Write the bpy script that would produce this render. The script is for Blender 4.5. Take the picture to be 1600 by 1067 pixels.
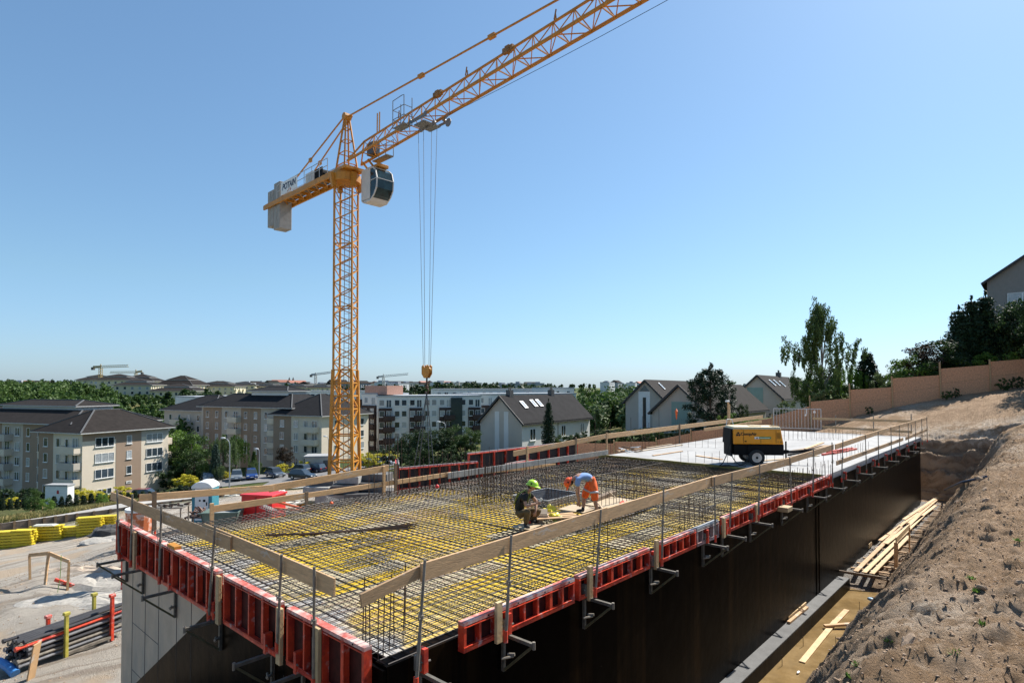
import bpy, math, random
import numpy as np
from mathutils import Vector, Matrix
for o in list(bpy.data.objects): bpy.data.objects.remove(o)
SC = bpy.context.scene
COL = SC.collection
R = math.radians
random.seed(7)

# ---------------------------------------------------------------- camera, sky, sun, exposure
FPX = 926.0; CX = 800.0; CYP = 583.9; PITCH = R(1.2)
YAW = R(-47.83)
cam = bpy.data.cameras.new('camera'); camo = bpy.data.objects.new('camera', cam); COL.objects.link(camo)
camo.location = (0, 0, 0); camo.rotation_euler = (R(90) + PITCH, 0, YAW)
cam.sensor_width = 36; cam.lens = FPX / 1600 * 36; cam.shift_y = 50.4 / 1600
cam.clip_start = 0.1; cam.clip_end = 12000
SC.camera = camo
SUN_EL = R(47); SUN_ROT = R(96.5)
w = bpy.data.worlds.new('World'); SC.world = w; w.use_nodes = True
nt = w.node_tree; nt.nodes.clear()
sky = nt.nodes.new('ShaderNodeTexSky'); sky.sky_type = 'NISHITA'; sky.sun_disc = False
sky.sun_elevation = SUN_EL; sky.sun_rotation = SUN_ROT
sky.air_density = 1.3; sky.dust_density = 1.5; sky.ozone_density = 6; sky.altitude = 1200
bg = nt.nodes.new('ShaderNodeBackground'); bg.inputs[1].default_value = 0.15
wo = nt.nodes.new('ShaderNodeOutputWorld')
gam = nt.nodes.new('ShaderNodeGamma'); gam.inputs[1].default_value = 0.8; nt.links.new(sky.outputs[0], gam.inputs[0])
tnt = nt.nodes.new('ShaderNodeVectorMath'); tnt.operation = 'MULTIPLY'; nt.links.new(gam.outputs[0], tnt.inputs[0])
stc = nt.nodes.new('ShaderNodeTexCoord'); ssp = nt.nodes.new('ShaderNodeSeparateXYZ'); nt.links.new(stc.outputs['Generated'], ssp.inputs[0])
smr = nt.nodes.new('ShaderNodeMapRange'); smr.inputs[1].default_value = 0.0; smr.inputs[2].default_value = 0.16; nt.links.new(ssp.outputs[2], smr.inputs[0])
smx = nt.nodes.new('ShaderNodeMix'); smx.data_type = 'RGBA'; smx.inputs[6].default_value = (0.57, 0.72, 0.96, 1); smx.inputs[7].default_value = (0.635, 0.755, 0.80, 1); nt.links.new(smr.outputs[0], smx.inputs[0]); nt.links.new(smx.outputs[2], tnt.inputs[1]); nt.links.new(tnt.outputs[0], bg.inputs[0]); nt.links.new(bg.outputs[0], wo.inputs[0])
sl = bpy.data.lights.new('sun', 'SUN'); sl.energy = 5.0; sl.angle = R(0.53); sl.color = (1.0, 0.955, 0.88)
so = bpy.data.objects.new('sun', sl); COL.objects.link(so)
SV = Vector((math.sin(SUN_ROT) * math.cos(SUN_EL), math.cos(SUN_ROT) * math.cos(SUN_EL), math.sin(SUN_EL)))
so.rotation_euler = SV.to_track_quat('Z', 'Y').to_euler(); so.location = (0, 0, 60)
SC.view_settings.view_transform = 'Standard'; SC.view_settings.look = 'None'
SC.view_settings.gamma = 1; SC.view_settings.exposure = 0.8
SC.render.engine = 'CYCLES'
SC.cycles.max_bounces = 6; SC.cycles.transparent_max_bounces = 6

# ---------------------------------------------------------------- picture measurements -> places
# world: +x along the long black wall, +y across the slab, z = 0 at the photographer's eye
FW = np.array((-math.sin(YAW), math.cos(YAW))); RT = np.array((math.cos(YAW), math.sin(YAW)))
def ray(px, py):
    a = (px - CX) / FPX; b = -(py - CYP) / FPX
    f = math.cos(PITCH) - math.sin(PITCH) * b; z = math.sin(PITCH) + math.cos(PITCH) * b
    h = RT * a + FW * f
    return np.array((h[0], h[1], z))
def ptZ(px, py, z): r = ray(px, py); return Vector(r * (z / r[2]))
def ptX(px, py, x): r = ray(px, py); return Vector(r * (x / r[0]))
def ptY(px, py, y): r = ray(px, py); return Vector(r * (y / r[1]))
def ptD(px, py, d): r = ray(px, py); return Vector(r * (d / (r[0] * FW[0] + r[1] * FW[1])))
def xd(a, d, z=0.0):           # sideways metres, metres ahead
    h = RT * a + FW * d; return Vector((h[0], h[1], z))
def proj(p):
    x = p[0] * RT[0] + p[1] * RT[1]; y = p[0] * FW[0] + p[1] * FW[1]; z = p[2]
    f = y * math.cos(PITCH) + z * math.sin(PITCH); u = -y * math.sin(PITCH) + z * math.cos(PITCH)
    return (CX + FPX * x / f, CYP - FPX * u / f)

# ---------------------------------------------------------------- object helpers
def link(name, me, parent=None):
    o = bpy.data.objects.new(name, me); COL.objects.link(o)
    if parent: o.parent = parent
    return o
def tag(o, label=None, cat=None, group=None, kind=None):
    if label: o['label'] = label
    if cat: o['category'] = cat
    if group: o['group'] = group
    if kind: o['kind'] = kind
    return o
def thing(name, label, cat, loc=(0, 0, 0), rz=0.0, group=None):
    o = bpy.data.objects.new(name, None); COL.objects.link(o)
    o.location = loc; o.rotation_euler = (0, 0, rz); o.empty_display_size = 0.2
    return tag(o, label, cat, group)
def dup(root, loc, rz=None, label=None, group=None, scale=None):
    r = root.copy(); COL.objects.link(r); r.location = loc
    if rz is not None: r.rotation_euler = (0, 0, rz)
    if label: r['label'] = label
    if group: r['group'] = group
    if scale: r.scale = scale if not isinstance(scale, (int, float)) else (scale,) * 3
    for ch in list(root.children):
        c = ch.copy(); COL.objects.link(c); c.parent = r
        for g in list(ch.children):
            d = g.copy(); COL.objects.link(d); d.parent = c
    return r
ORD = ['first', 'second', 'third', 'fourth', 'fifth', 'sixth', 'seventh', 'eighth', 'ninth', 'tenth', 'eleventh', 'twelfth',
       'thirteenth', 'fourteenth', 'fifteenth', 'sixteenth', 'seventeenth', 'eighteenth', 'nineteenth', 'twentieth',
       'twenty-first', 'twenty-second', 'twenty-third', 'twenty-fourth', 'twenty-fifth', 'twenty-sixth', 'twenty-seventh', 'twenty-eighth']

class MB:
    """collects shapes, links them as ONE mesh object"""
    def __init__(s): s.v = []; s.f = []; s.m = []
    def add(s, vs, fs, mi=0):
        n = len(s.v); s.v += [tuple(v) for v in vs]
        s.f += [tuple(i + n for i in f) for f in fs]; s.m += [mi] * len(fs); return s
    def hexa(s, p, mi=0):   # 8 points: bottom 4 ccw, top 4 ccw
        return s.add(p, [(3, 2, 1, 0), (4, 5, 6, 7), (0, 1, 5, 4), (1, 2, 6, 5), (2, 3, 7, 6), (3, 0, 4, 7)], mi)
    def box(s, x0, x1, y0, y1, z0, z1, mi=0):
        return s.hexa([(x0, y0, z0), (x1, y0, z0), (x1, y1, z0), (x0, y1, z0), (x0, y0, z1), (x1, y0, z1), (x1, y1, z1), (x0, y1, z1)], mi)
    def bar(s, a, b, w, h=None, up=(0, 0, 1), mi=0, shift=(0, 0)):   # rectangular bar between two points
        a = Vector(a); b = Vector(b); h = w if h is None else h
        d = (b - a).normalized(); up = Vector(up)
        if abs(d.dot(up)) > 0.99: up = Vector((1, 0, 0))
        sx = d.cross(up).normalized(); sy = sx.cross(d).normalized()
        o = sx * shift[0] + sy * shift[1]; X = sx * (w / 2); Y = sy * (h / 2)
        p = [a + o - X - Y, a + o + X - Y, a + o + X + Y, a + o - X + Y, b + o - X - Y, b + o + X - Y, b + o + X + Y, b + o - X + Y]
        return s.add(p, [(0, 1, 2, 3), (7, 6, 5, 4), (4, 5, 1, 0), (5, 6, 2, 1), (6, 7, 3, 2), (7, 4, 0, 3)], mi)
    def tube(s, pts, r, n=8, mi=0, cap=True, radii=None):
        pts = [Vector(p) for p in pts]; rings = []; prev = None
        base = len(s.v)
        for i, p in enumerate(pts):
            if i == 0: d = pts[1] - p
            elif i == len(pts) - 1: d = p - pts[i - 1]
            else: d = (pts[i + 1] - pts[i - 1])
            d.normalize()
            if prev is None:
                up = Vector((0, 0, 1)) if abs(d.z) < 0.95 else Vector((1, 0, 0))
                X = d.cross(up).normalized()
            else:
                X = (prev - d * prev.dot(d)).normalized()
            prev = X; Y = d.cross(X)
            rr = radii[i] if radii else r
            for k in range(n):
                t = 2 * math.pi * k / n
                s.v.append(tuple(p + X * (rr * math.cos(t)) + Y * (rr * math.sin(t))))
        for i in range(len(pts) - 1):
            for k in range(n):
                a = base + i * n + k; b = base + i * n + (k + 1) % n
                s.f.append((a, b, b + n, a + n)); s.m.append(mi)
        if cap:
            s.f.append(tuple(base + k for k in reversed(range(n)))); s.m.append(mi)
            e = base + (len(pts) - 1) * n
            s.f.append(tuple(e + k for k in range(n))); s.m.append(mi)
        return s
    def disc(s, c, axis, r, t, n=20, mi=0):
        c = Vector(c); ax = Vector(axis).normalized()
        return s.tube([c - ax * t / 2, c + ax * t / 2], r, n, mi)
    def prism(s, poly, a, b, axis='y', mi=0):    # poly in the plane across axis, from a to b
        n = len(poly)
        def P(q, t):
            if axis == 'y': return (q[0], t, q[1])
            if axis == 'x': return (t, q[0], q[1])
            return (q[0], q[1], t)
        vs = [P(q, a) for q in poly] + [P(q, b) for q in poly]
        fs = [tuple(range(n)), tuple(reversed(range(n, 2 * n)))] + [(i, i + n, (i + 1) % n + n, (i + 1) % n) for i in range(n)]
        return s.add(vs, fs, mi)
    def sphere(s, c, r, n=10, m=7, mi=0, sc=(1, 1, 1), zmin=-2):
        c = Vector(c); b = len(s.v)
        for j in range(m + 1):
            ph = math.pi * j / m
            for k in range(n):
                t = 2 * math.pi * k / n
                s.v.append((c.x + r * sc[0] * math.sin(ph) * math.cos(t), c.y + r * sc[1] * math.sin(ph) * math.sin(t),
                            c.z + r * sc[2] * max(math.cos(ph), zmin)))
        for j in range(m):
            for k in range(n):
                a_ = b + j * n + k; b_ = b + j * n + (k + 1) % n
                s.f.append((a_, a_ + n, b_ + n, b_)); s.m.append(mi)
        return s
    def mesh(s, name, mats, smooth=False):
        me = bpy.data.meshes.new(name); me.from_pydata(s.v, [], s.f)
        if not isinstance(mats, (list, tuple)): mats = [mats]
        for m in mats: me.materials.append(m)
        if len(mats) > 1: me.polygons.foreach_set('material_index', s.m)
        me.validate(); 
        if smooth: me.shade_smooth()
        me.update(); return me
    def build(s, name, mats, parent=None, smooth=False, bevel=0.0, fixn=True):
        me = s.mesh(name, mats, smooth)
        if fixn:
            import bmesh
            bm = bmesh.new(); bm.from_mesh(me); bmesh.ops.recalc_face_normals(bm, faces=bm.faces); bm.to_mesh(me); bm.free()
        o = link(name, me, parent)
        if bevel:
            md = o.modifiers.new('bevel', 'BEVEL'); md.width = bevel; md.segments = 1; md.limit_method = 'ANGLE'
        return o

def fast_mesh(name, V, F, mat, uvcol=None, smooth=False):     # V (n,3), F (m,k) numpy
    me = bpy.data.meshes.new(name); n = len(V); m, k = F.shape
    me.vertices.add(n); me.vertices.foreach_set('co', V.astype(np.float32).ravel())
    me.loops.add(m * k); me.loops.foreach_set('vertex_index', F.astype(np.int32).ravel())
    me.polygons.add(m); me.polygons.foreach_set('loop_start', np.arange(0, m * k, k, dtype=np.int32))
    me.update(calc_edges=True)
    for mm in (mat if isinstance(mat, (list, tuple)) else [mat]): me.materials.append(mm)
    if uvcol is not None:
        at = me.color_attributes.new('zone', 'FLOAT_COLOR', 'POINT')
        at.data.foreach_set('color', uvcol.astype(np.float32).ravel())
    if smooth: me.polygons.foreach_set('use_smooth', [True] * m)
    me.validate(); return me

# ---------------------------------------------------------------- materials
def srgb(r, g, b):
    f = lambda c: (c / 255 / 12.92) if c / 255 <= 0.04045 else ((c / 255 + 0.055) / 1.055) ** 2.4
    return (f(r), f(g), f(b))
MATS = {}
def mat(name, col, rough=0.7, metal=0.0, var=0.18, scale=3.0, bump=0.0, bscale=30.0, col2=None, thr=(0.45, 0.6), spec=0.5, coat=0.0, stretch=None, detail=5.0, emit=None, fine=0.0, objvar=0.0):
    if name in MATS: return MATS[name]
    m = bpy.data.materials.new(name); m.use_nodes = True; N = m.node_tree.nodes; L = m.node_tree.links
    p = N['Principled BSDF']; p.inputs['Roughness'].default_value = rough; p.inputs['Metallic'].default_value = metal
    p.inputs['Specular IOR Level'].default_value = spec; p.inputs['Coat Weight'].default_value = coat
    geo = N.new('ShaderNodeTexCoord'); src = geo.outputs['Object']
    if stretch:
        mp = N.new('ShaderNodeMapping'); mp.inputs['Scale'].default_value = stretch; L.new(src, mp.inputs[0]); src = mp.outputs[0]
    nz = N.new('ShaderNodeTexNoise'); nz.inputs['Scale'].default_value = scale; nz.inputs['Detail'].default_value = detail; nz.inputs['Roughness'].default_value = 0.62
    L.new(src, nz.inputs['Vector'])
    mr = N.new('ShaderNodeMapRange'); mr.inputs[1].default_value = 0.3; mr.inputs[2].default_value = 0.7
    mr.inputs[3].default_value = 1 - var; mr.inputs[4].default_value = 1 + var
    L.new(nz.outputs['Fac'], mr.inputs[0])
    mul = N.new('ShaderNodeVectorMath'); mul.operation = 'SCALE'
    L.new(mr.outputs[0], mul.inputs['Scale'])
    if col2:
        n2 = N.new('ShaderNodeTexNoise'); n2.inputs['Scale'].default_value = scale * 0.6; n2.inputs['Detail'].default_value = 8; n2.inputs['Roughness'].default_value = 0.7
        ad = N.new('ShaderNodeVectorMath'); ad.inputs[1].default_value = (17.3, 4.1, 9.7); L.new(src, ad.inputs[0]); L.new(ad.outputs[0], n2.inputs['Vector'])
        rr = N.new('ShaderNodeMapRange'); rr.inputs[1].default_value = thr[0]; rr.inputs[2].default_value = thr[1]; L.new(n2.outputs['Fac'], rr.inputs[0])
        mx = N.new('ShaderNodeMix'); mx.data_type = 'RGBA'; mx.inputs[6].default_value = (*col, 1); mx.inputs[7].default_value = (*col2, 1)
        L.new(rr.outputs[0], mx.inputs[0]); L.new(mx.outputs[2], mul.inputs[0])
    else:
        mul.inputs[0].default_value = col
    outc = mul.outputs[0]
    if objvar:
        oi = N.new('ShaderNodeObjectInfo'); m3 = N.new('ShaderNodeMapRange'); m3.inputs[3].default_value = 1 - objvar; m3.inputs[4].default_value = 1 + objvar
        L.new(oi.outputs['Random'], m3.inputs[0]); s3 = N.new('ShaderNodeVectorMath'); s3.operation = 'SCALE'
        L.new(outc, s3.inputs[0]); L.new(m3.outputs[0], s3.inputs['Scale']); outc = s3.outputs[0]
    L.new(outc, p.inputs['Base Color'])
    if bump:
        b = N.new('ShaderNodeBump'); b.inputs['Strength'].default_value = bump; b.inputs['Distance'].default_value = 0.02
        n3 = N.new('ShaderNodeTexNoise'); n3.inputs['Scale'].default_value = bscale; n3.inputs['Detail'].default_value = 6; L.new(src, n3.inputs['Vector'])
        L.new(n3.outputs['Fac'], b.inputs['Height']); L.new(b.outputs[0], p.inputs['Normal'])
    if emit: p.inputs['Emission Color'].default_value = (*col, 1); p.inputs['Emission Strength'].default_value = emit
    m.use_nodes = True
    MATS[name] = m; return m
def leafmat(name, c1, c2, trans=0.3):
    if name in MATS: return MATS[name]
    m = bpy.data.materials.new(name); m.use_nodes = True; N = m.node_tree.nodes; L = m.node_tree.links; N.clear()
    out = N.new('ShaderNodeOutputMaterial'); geo = N.new('ShaderNodeNewGeometry')
    nz = N.new('ShaderNodeTexNoise'); nz.inputs['Scale'].default_value = 0.55; nz.inputs['Detail'].default_value = 3; L.new(geo.outputs['Position'], nz.inputs['Vector'])
    wn = N.new('ShaderNodeMath'); wn.operation = 'ADD'
    rnd = N.new('ShaderNodeMapRange'); rnd.inputs[3].default_value = -0.22; rnd.inputs[4].default_value = 0.22; L.new(geo.outputs['Random Per Island'], rnd.inputs[0])
    L.new(nz.outputs['Fac'], wn.inputs[0]); L.new(rnd.outputs[0], wn.inputs[1])
    oi = N.new('ShaderNodeObjectInfo'); om = N.new('ShaderNodeMapRange'); om.inputs[3].default_value = -0.15; om.inputs[4].default_value = 0.15; L.new(oi.outputs['Random'], om.inputs[0])
    a2 = N.new('ShaderNodeMath'); L.new(wn.outputs[0], a2.inputs[0]); L.new(om.outputs[0], a2.inputs[1])
    mr = N.new('ShaderNodeMapRange'); mr.inputs[1].default_value = 0.25; mr.inputs[2].default_value = 0.75; L.new(a2.outputs[0], mr.inputs[0])
    mx = N.new('ShaderNodeMix'); mx.data_type = 'RGBA'; mx.inputs[6].default_value = (*c1, 1); mx.inputs[7].default_value = (*c2, 1); L.new(mr.outputs[0], mx.inputs[0])
    d = N.new('ShaderNodeBsdfPrincipled'); d.inputs['Roughness'].default_value = 0.6; d.inputs['Specular IOR Level'].default_value = 0.25; t = N.new('ShaderNodeBsdfTranslucent')
    L.new(mx.outputs[2], d.inputs['Base Color']); L.new(mx.outputs[2], t.inputs[0])
    ms = N.new('ShaderNodeMixShader'); ms.inputs[0].default_value = trans; L.new(d.outputs[0], ms.inputs[1]); L.new(t.outputs[0], ms.inputs[2]); L.new(ms.outputs[0], out.inputs[0])
    MATS[name] = m; return m
def streaks(m, col, scale, stretch, thr, strength=1.0):
    """worn marks with a shape of their own mixed over a material's colour"""
    N = m.node_tree.nodes; L = m.node_tree.links; p = N['Principled BSDF']
    src = p.inputs['Base Color'].links[0].from_socket
    tc = N.new('ShaderNodeTexCoord'); mp = N.new('ShaderNodeMapping'); mp.inputs['Scale'].default_value = stretch; L.new(tc.outputs['Object'], mp.inputs[0])
    nz = N.new('ShaderNodeTexNoise'); nz.inputs['Scale'].default_value = scale; nz.inputs['Detail'].default_value = 7; nz.inputs['Roughness'].default_value = 0.65; L.new(mp.outputs[0], nz.inputs['Vector'])
    mr = N.new('ShaderNodeMapRange'); mr.inputs[1].default_value = thr[0]; mr.inputs[2].default_value = thr[1]; mr.inputs[4].default_value = strength; L.new(nz.outputs['Fac'], mr.inputs[0])
    mx = N.new('ShaderNodeMix'); mx.data_type = 'RGBA'; mx.inputs[7].default_value = (*col, 1); L.new(mr.outputs[0], mx.inputs[0]); L.new(src, mx.inputs[6])
    L.new(mx.outputs[2], p.inputs['Base Color'])
    return m
CONC = streaks(mat('concrete', (0.54, 0.42, 0.30), 0.85, var=0.12, scale=1.5, bump=0.3, bscale=12), (0.33, 0.29, 0.24), 1.2, (1, 1, 0.25), (0.5, 0.7), 0.6)
CONC_PALE = streaks(mat('pale_concrete', (0.33, 0.325, 0.315), 0.8, var=0.12, scale=0.7, bump=0.2, bscale=10, col2=(0.27, 0.265, 0.26), thr=(0.46, 0.60)), (0.17, 0.165, 0.155), 0.9, (1, 1, 1), (0.58, 0.70), 0.8)
CONC_DARK = mat('dark_concrete', (0.11, 0.105, 0.10), 0.85, var=0.3, scale=2.0, bump=0.4, bscale=20)
WOOD = streaks(mat('plank_wood', (0.52, 0.325, 0.165), 0.75, var=0.22, scale=2.0, bump=0.25, bscale=14, stretch=(1, 1, 6), objvar=0.22), (0.24, 0.145, 0.08), 3.0, (0.7, 0.7, 5), (0.52, 0.7), 0.6)
WOOD = streaks(WOOD, (0.50, 0.47, 0.42), 2.2, (1, 1, 2.5), (0.60, 0.66), 0.55)
WOOD_DARK = mat('weathered_wood', (0.17, 0.115, 0.07), 0.8, var=0.25, scale=3.0, bump=0.3, bscale=20, stretch=(1, 1, 5), objvar=0.25)
WOOD_YEL = mat('fresh_timber', (0.50, 0.35, 0.18), 0.7, var=0.2, scale=4.0, bump=0.2, bscale=20, objvar=0.2)
STEEL = mat('galvanised_steel', (0.22, 0.195, 0.16), 0.6, 0.4, var=0.35, scale=6)
BRST = mat('bracket_steel', (0.13, 0.12, 0.10), 0.6, 0.3, var=0.4, scale=6)
RUST = mat('rusty_steel', (0.085, 0.045, 0.027), 0.75, 0.3, var=0.4, scale=4.0, col2=(0.05, 0.042, 0.038))
REBAR = mat('rebar_steel', (0.030, 0.026, 0.025), 0.55, 0.5, var=0.4, scale=1.2, col2=(0.10, 0.06, 0.04), thr=(0.5, 0.65))
REDP = streaks(mat('red_paint', (0.70, 0.065, 0.024), 0.45, 0.0, var=0.25, scale=5, col2=(0.42, 0.035, 0.022)), (0.50, 0.44, 0.40), 5.0, (1, 1, 1), (0.57, 0.68), 0.8)
REDT = streaks(mat('worn_red_top', (0.52, 0.11, 0.08), 0.6, 0.0, var=0.3, scale=5), (0.62, 0.50, 0.44), 2.5, (1, 1, 1), (0.44, 0.58), 0.85)
PLYRED_SHADE = mat('shaded_red_plywood', (0.05, 0.010, 0.008), 0.6, var=0.5, scale=6, spec=.2)  # red ply colour darkened to hold the shade inside the panel frames
BITU = streaks(streaks(mat('bitumen', (0.0022, 0.0018, 0.0016), 0.33, var=0.6, scale=1.0, bump=0.35, bscale=3, spec=0.02), (0.022, 0.012, 0.005), 1.3, (1.6, 1.6, 0.07), (0.50, 0.72), 0.9), (0.13, 0.12, 0.11), 6.0, (1.6, 1.6, 0.9), (0.715, 0.74), 0.9)
ORANGE = streaks(mat('crane_orange', (0.48, 0.20, 0.014), 0.5, var=0.18, scale=2.0), (0.30, 0.12, 0.03), 6.0, (1, 1, 1), (0.58, 0.7), 0.7)
WHITE = mat('white_paint', (0.72, 0.72, 0.70), 0.5, var=0.06)
BLACK = mat('black_paint', (0.007, 0.007, 0.008), 0.75, var=0.2, spec=0.15)
RUBBER = mat('rubber', (0.018, 0.018, 0.018), 0.85, var=0.2)
CURT = mat('curtained_glass', (0.30, 0.32, 0.33), 0.12, var=0.25, scale=2, spec=0.8, objvar=0.4)
GLASS = mat('window_glass', (0.035, 0.05, 0.065), 0.08, var=0.3, scale=0.5, spec=0.9, objvar=0.6)
# ---------------------------------------------------------------- the land
def _h(ix, iy, s):
    n = (ix.astype(np.int64) * 374761393 + iy.astype(np.int64) * 668265263 + s * 974711) & 0x7fffffff
    n = ((n ^ (n >> 13)) * 1274126177) & 0x7fffffff
    return ((n ^ (n >> 16)) & 0xffff) / 65535.0
def vnoise(x, y, s=0):
    xi = np.floor(x); yi = np.floor(y); fx = x - xi; fy = y - yi
    fx = fx * fx * (3 - 2 * fx); fy = fy * fy * (3 - 2 * fy)
    a = _h(xi, yi, s); b = _h(xi + 1, yi, s); c = _h(xi, yi + 1, s); d = _h(xi + 1, yi + 1, s)
    return (a * (1 - fx) + b * fx) * (1 - fy) + (c * (1 - fx) + d * fx) * fy - 0.5
def fbm(x, y, o=4, s=0):
    r = 0; a = 1.0
    for i in range(o): r = r + a * vnoise(x * 2 ** i, y * 2 ** i, s + i); a *= 0.5
    return r
CP = []     # (x, y, z) of measured ground
def cp(a, d, z): p = xd(a, d); CP.append((p.x, p.y, z))
def cpp(px, py, d): p = ptD(px, py, d); CP.append((p.x, p.y, p.z))
for u_ in (-30, -15, 0, 12, 24, 34): 
    for v_ in (1.7, -2, -12): CP.append((u_, v_, -3.0 + (0.25 if v_ < 1 else 0) + (0.7 if v_ < -5 else 0)))
for u_, v_, z_ in ((42, 2, -2.9), (50, 5, -3.6), (49, 10, -3.8), (49, 16, -4.3), (44, -4, -2.0), (54, 0, -1.3), (70, -10, 1.5),
                   (4, 20, -7.95), (-4, 22, -8.2), (0, 25, -8.2), (8, 24, -8.0), (20, 22, -8.0), (30, 21, -7.8), (40, 22, -7.2), (16, 30, -8.0), (24, 34, -8.2), (-10, 12, -8.0), (-25, 12, -8.0), (-10, 30, -9.0), (6, 34, -8.3)):
    CP.append((u_, v_, z_))
cp(-18, 36, -8.05); cp(-16.2, 21.6, -7.9); cp(-22, 28, -9.0)
for px, py, d in ((900, 728, 55), (1040, 720, 53), (1110, 705, 52.5), (1180, 696, 52), (1240, 684, 52), (1300, 662, 51), (1360, 646, 50), (1430, 632, 49), (1510, 618, 48), (1590, 606, 47)): cpp(px, py, d)
for px, py, d in ((10, 852, 43), (100, 842, 43.5), (195, 830, 44.5), (300, 815, 46), (0, 815, 47), (200, 788, 52), (400, 770, 58), (560, 760, 62),
                  (75, 812, 62), (0, 800, 72), (96, 780, 84), (200, 790, 88), (362, 776, 85), (450, 762, 90), (130, 800, 100), (265, 780, 114), (0, 800, 118),
                  (300, 752, 105), (400, 742, 112), (520, 738, 112), (500, 722, 132), (300, 722, 150), (600, 715, 130), (640, 705, 150), (750, 700, 150), (700, 715, 95), (760, 706, 74), (860, 708, 70), (925, 690, 85),
                  (1000, 668, 84), (1060, 668, 72), (1150, 664, 70), (1190, 655, 90), (1250, 650, 85), (1330, 640, 62), (1400, 618, 66), (1500, 590, 66), (1590, 575, 68),
                  (0, 640, 260), (100, 635, 300), (0, 608, 420), (180, 632, 330), (280, 665, 210), (240, 620, 460), (320, 628, 420), (400, 640, 260), (700, 640, 260), (900, 640, 240), (1000, 630, 260), (1200, 625, 260), (1500, 600, 260)): cpp(px, py, d)
for px in (-800, -200, 200, 500, 800, 1100, 1500, 2200):
    cpp(px, 614, 800); cpp(px, 607, 1600); cpp(px, 606.5, 3000)
cp(0, -60, -3); cp(-80, 0, -10); cp(80, 0, 1); cp(-200, 60, -14); cp(200, 60, 6)
CPA = np.array(CP); _D = np.sqrt(((CPA[:, None, :2] - CPA[None, :, :2]) ** 2).sum(-1) + 1.0)
_A = np.block([[_D, np.ones((len(CPA), 1)), CPA[:, :2]], [np.vstack([np.ones(len(CPA)), CPA[:, :2].T]), np.zeros((3, 3))]])
_W = np.linalg.solve(_A + np.diag([0.02] * len(CPA) + [0] * 3) * -1.0, np.concatenate([CPA[:, 2], [0, 0, 0]]))
def rbf(x, y):
    x = np.asarray(x, float); y = np.asarray(y, float); sh = x.shape; x = x.ravel(); y = y.ravel(); out = np.zeros(len(x))
    for i in range(0, len(x), 20000):
        X = x[i:i + 20000]; Y = y[i:i + 20000]
        D = np.sqrt((X[:, None] - CPA[None, :, 0]) ** 2 + (Y[:, None] - CPA[None, :, 1]) ** 2 + 1.0)
        out[i:i + 20000] = D @ _W[:-3] + _W[-3] + X * _W[-2] + Y * _W[-1]
    return out.reshape(sh)
def sst(a, b, t): t = np.clip((t - a) / (b - a), 0, 1); return t * t * (3 - 2 * t)
PIT_U = 47.6
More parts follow.
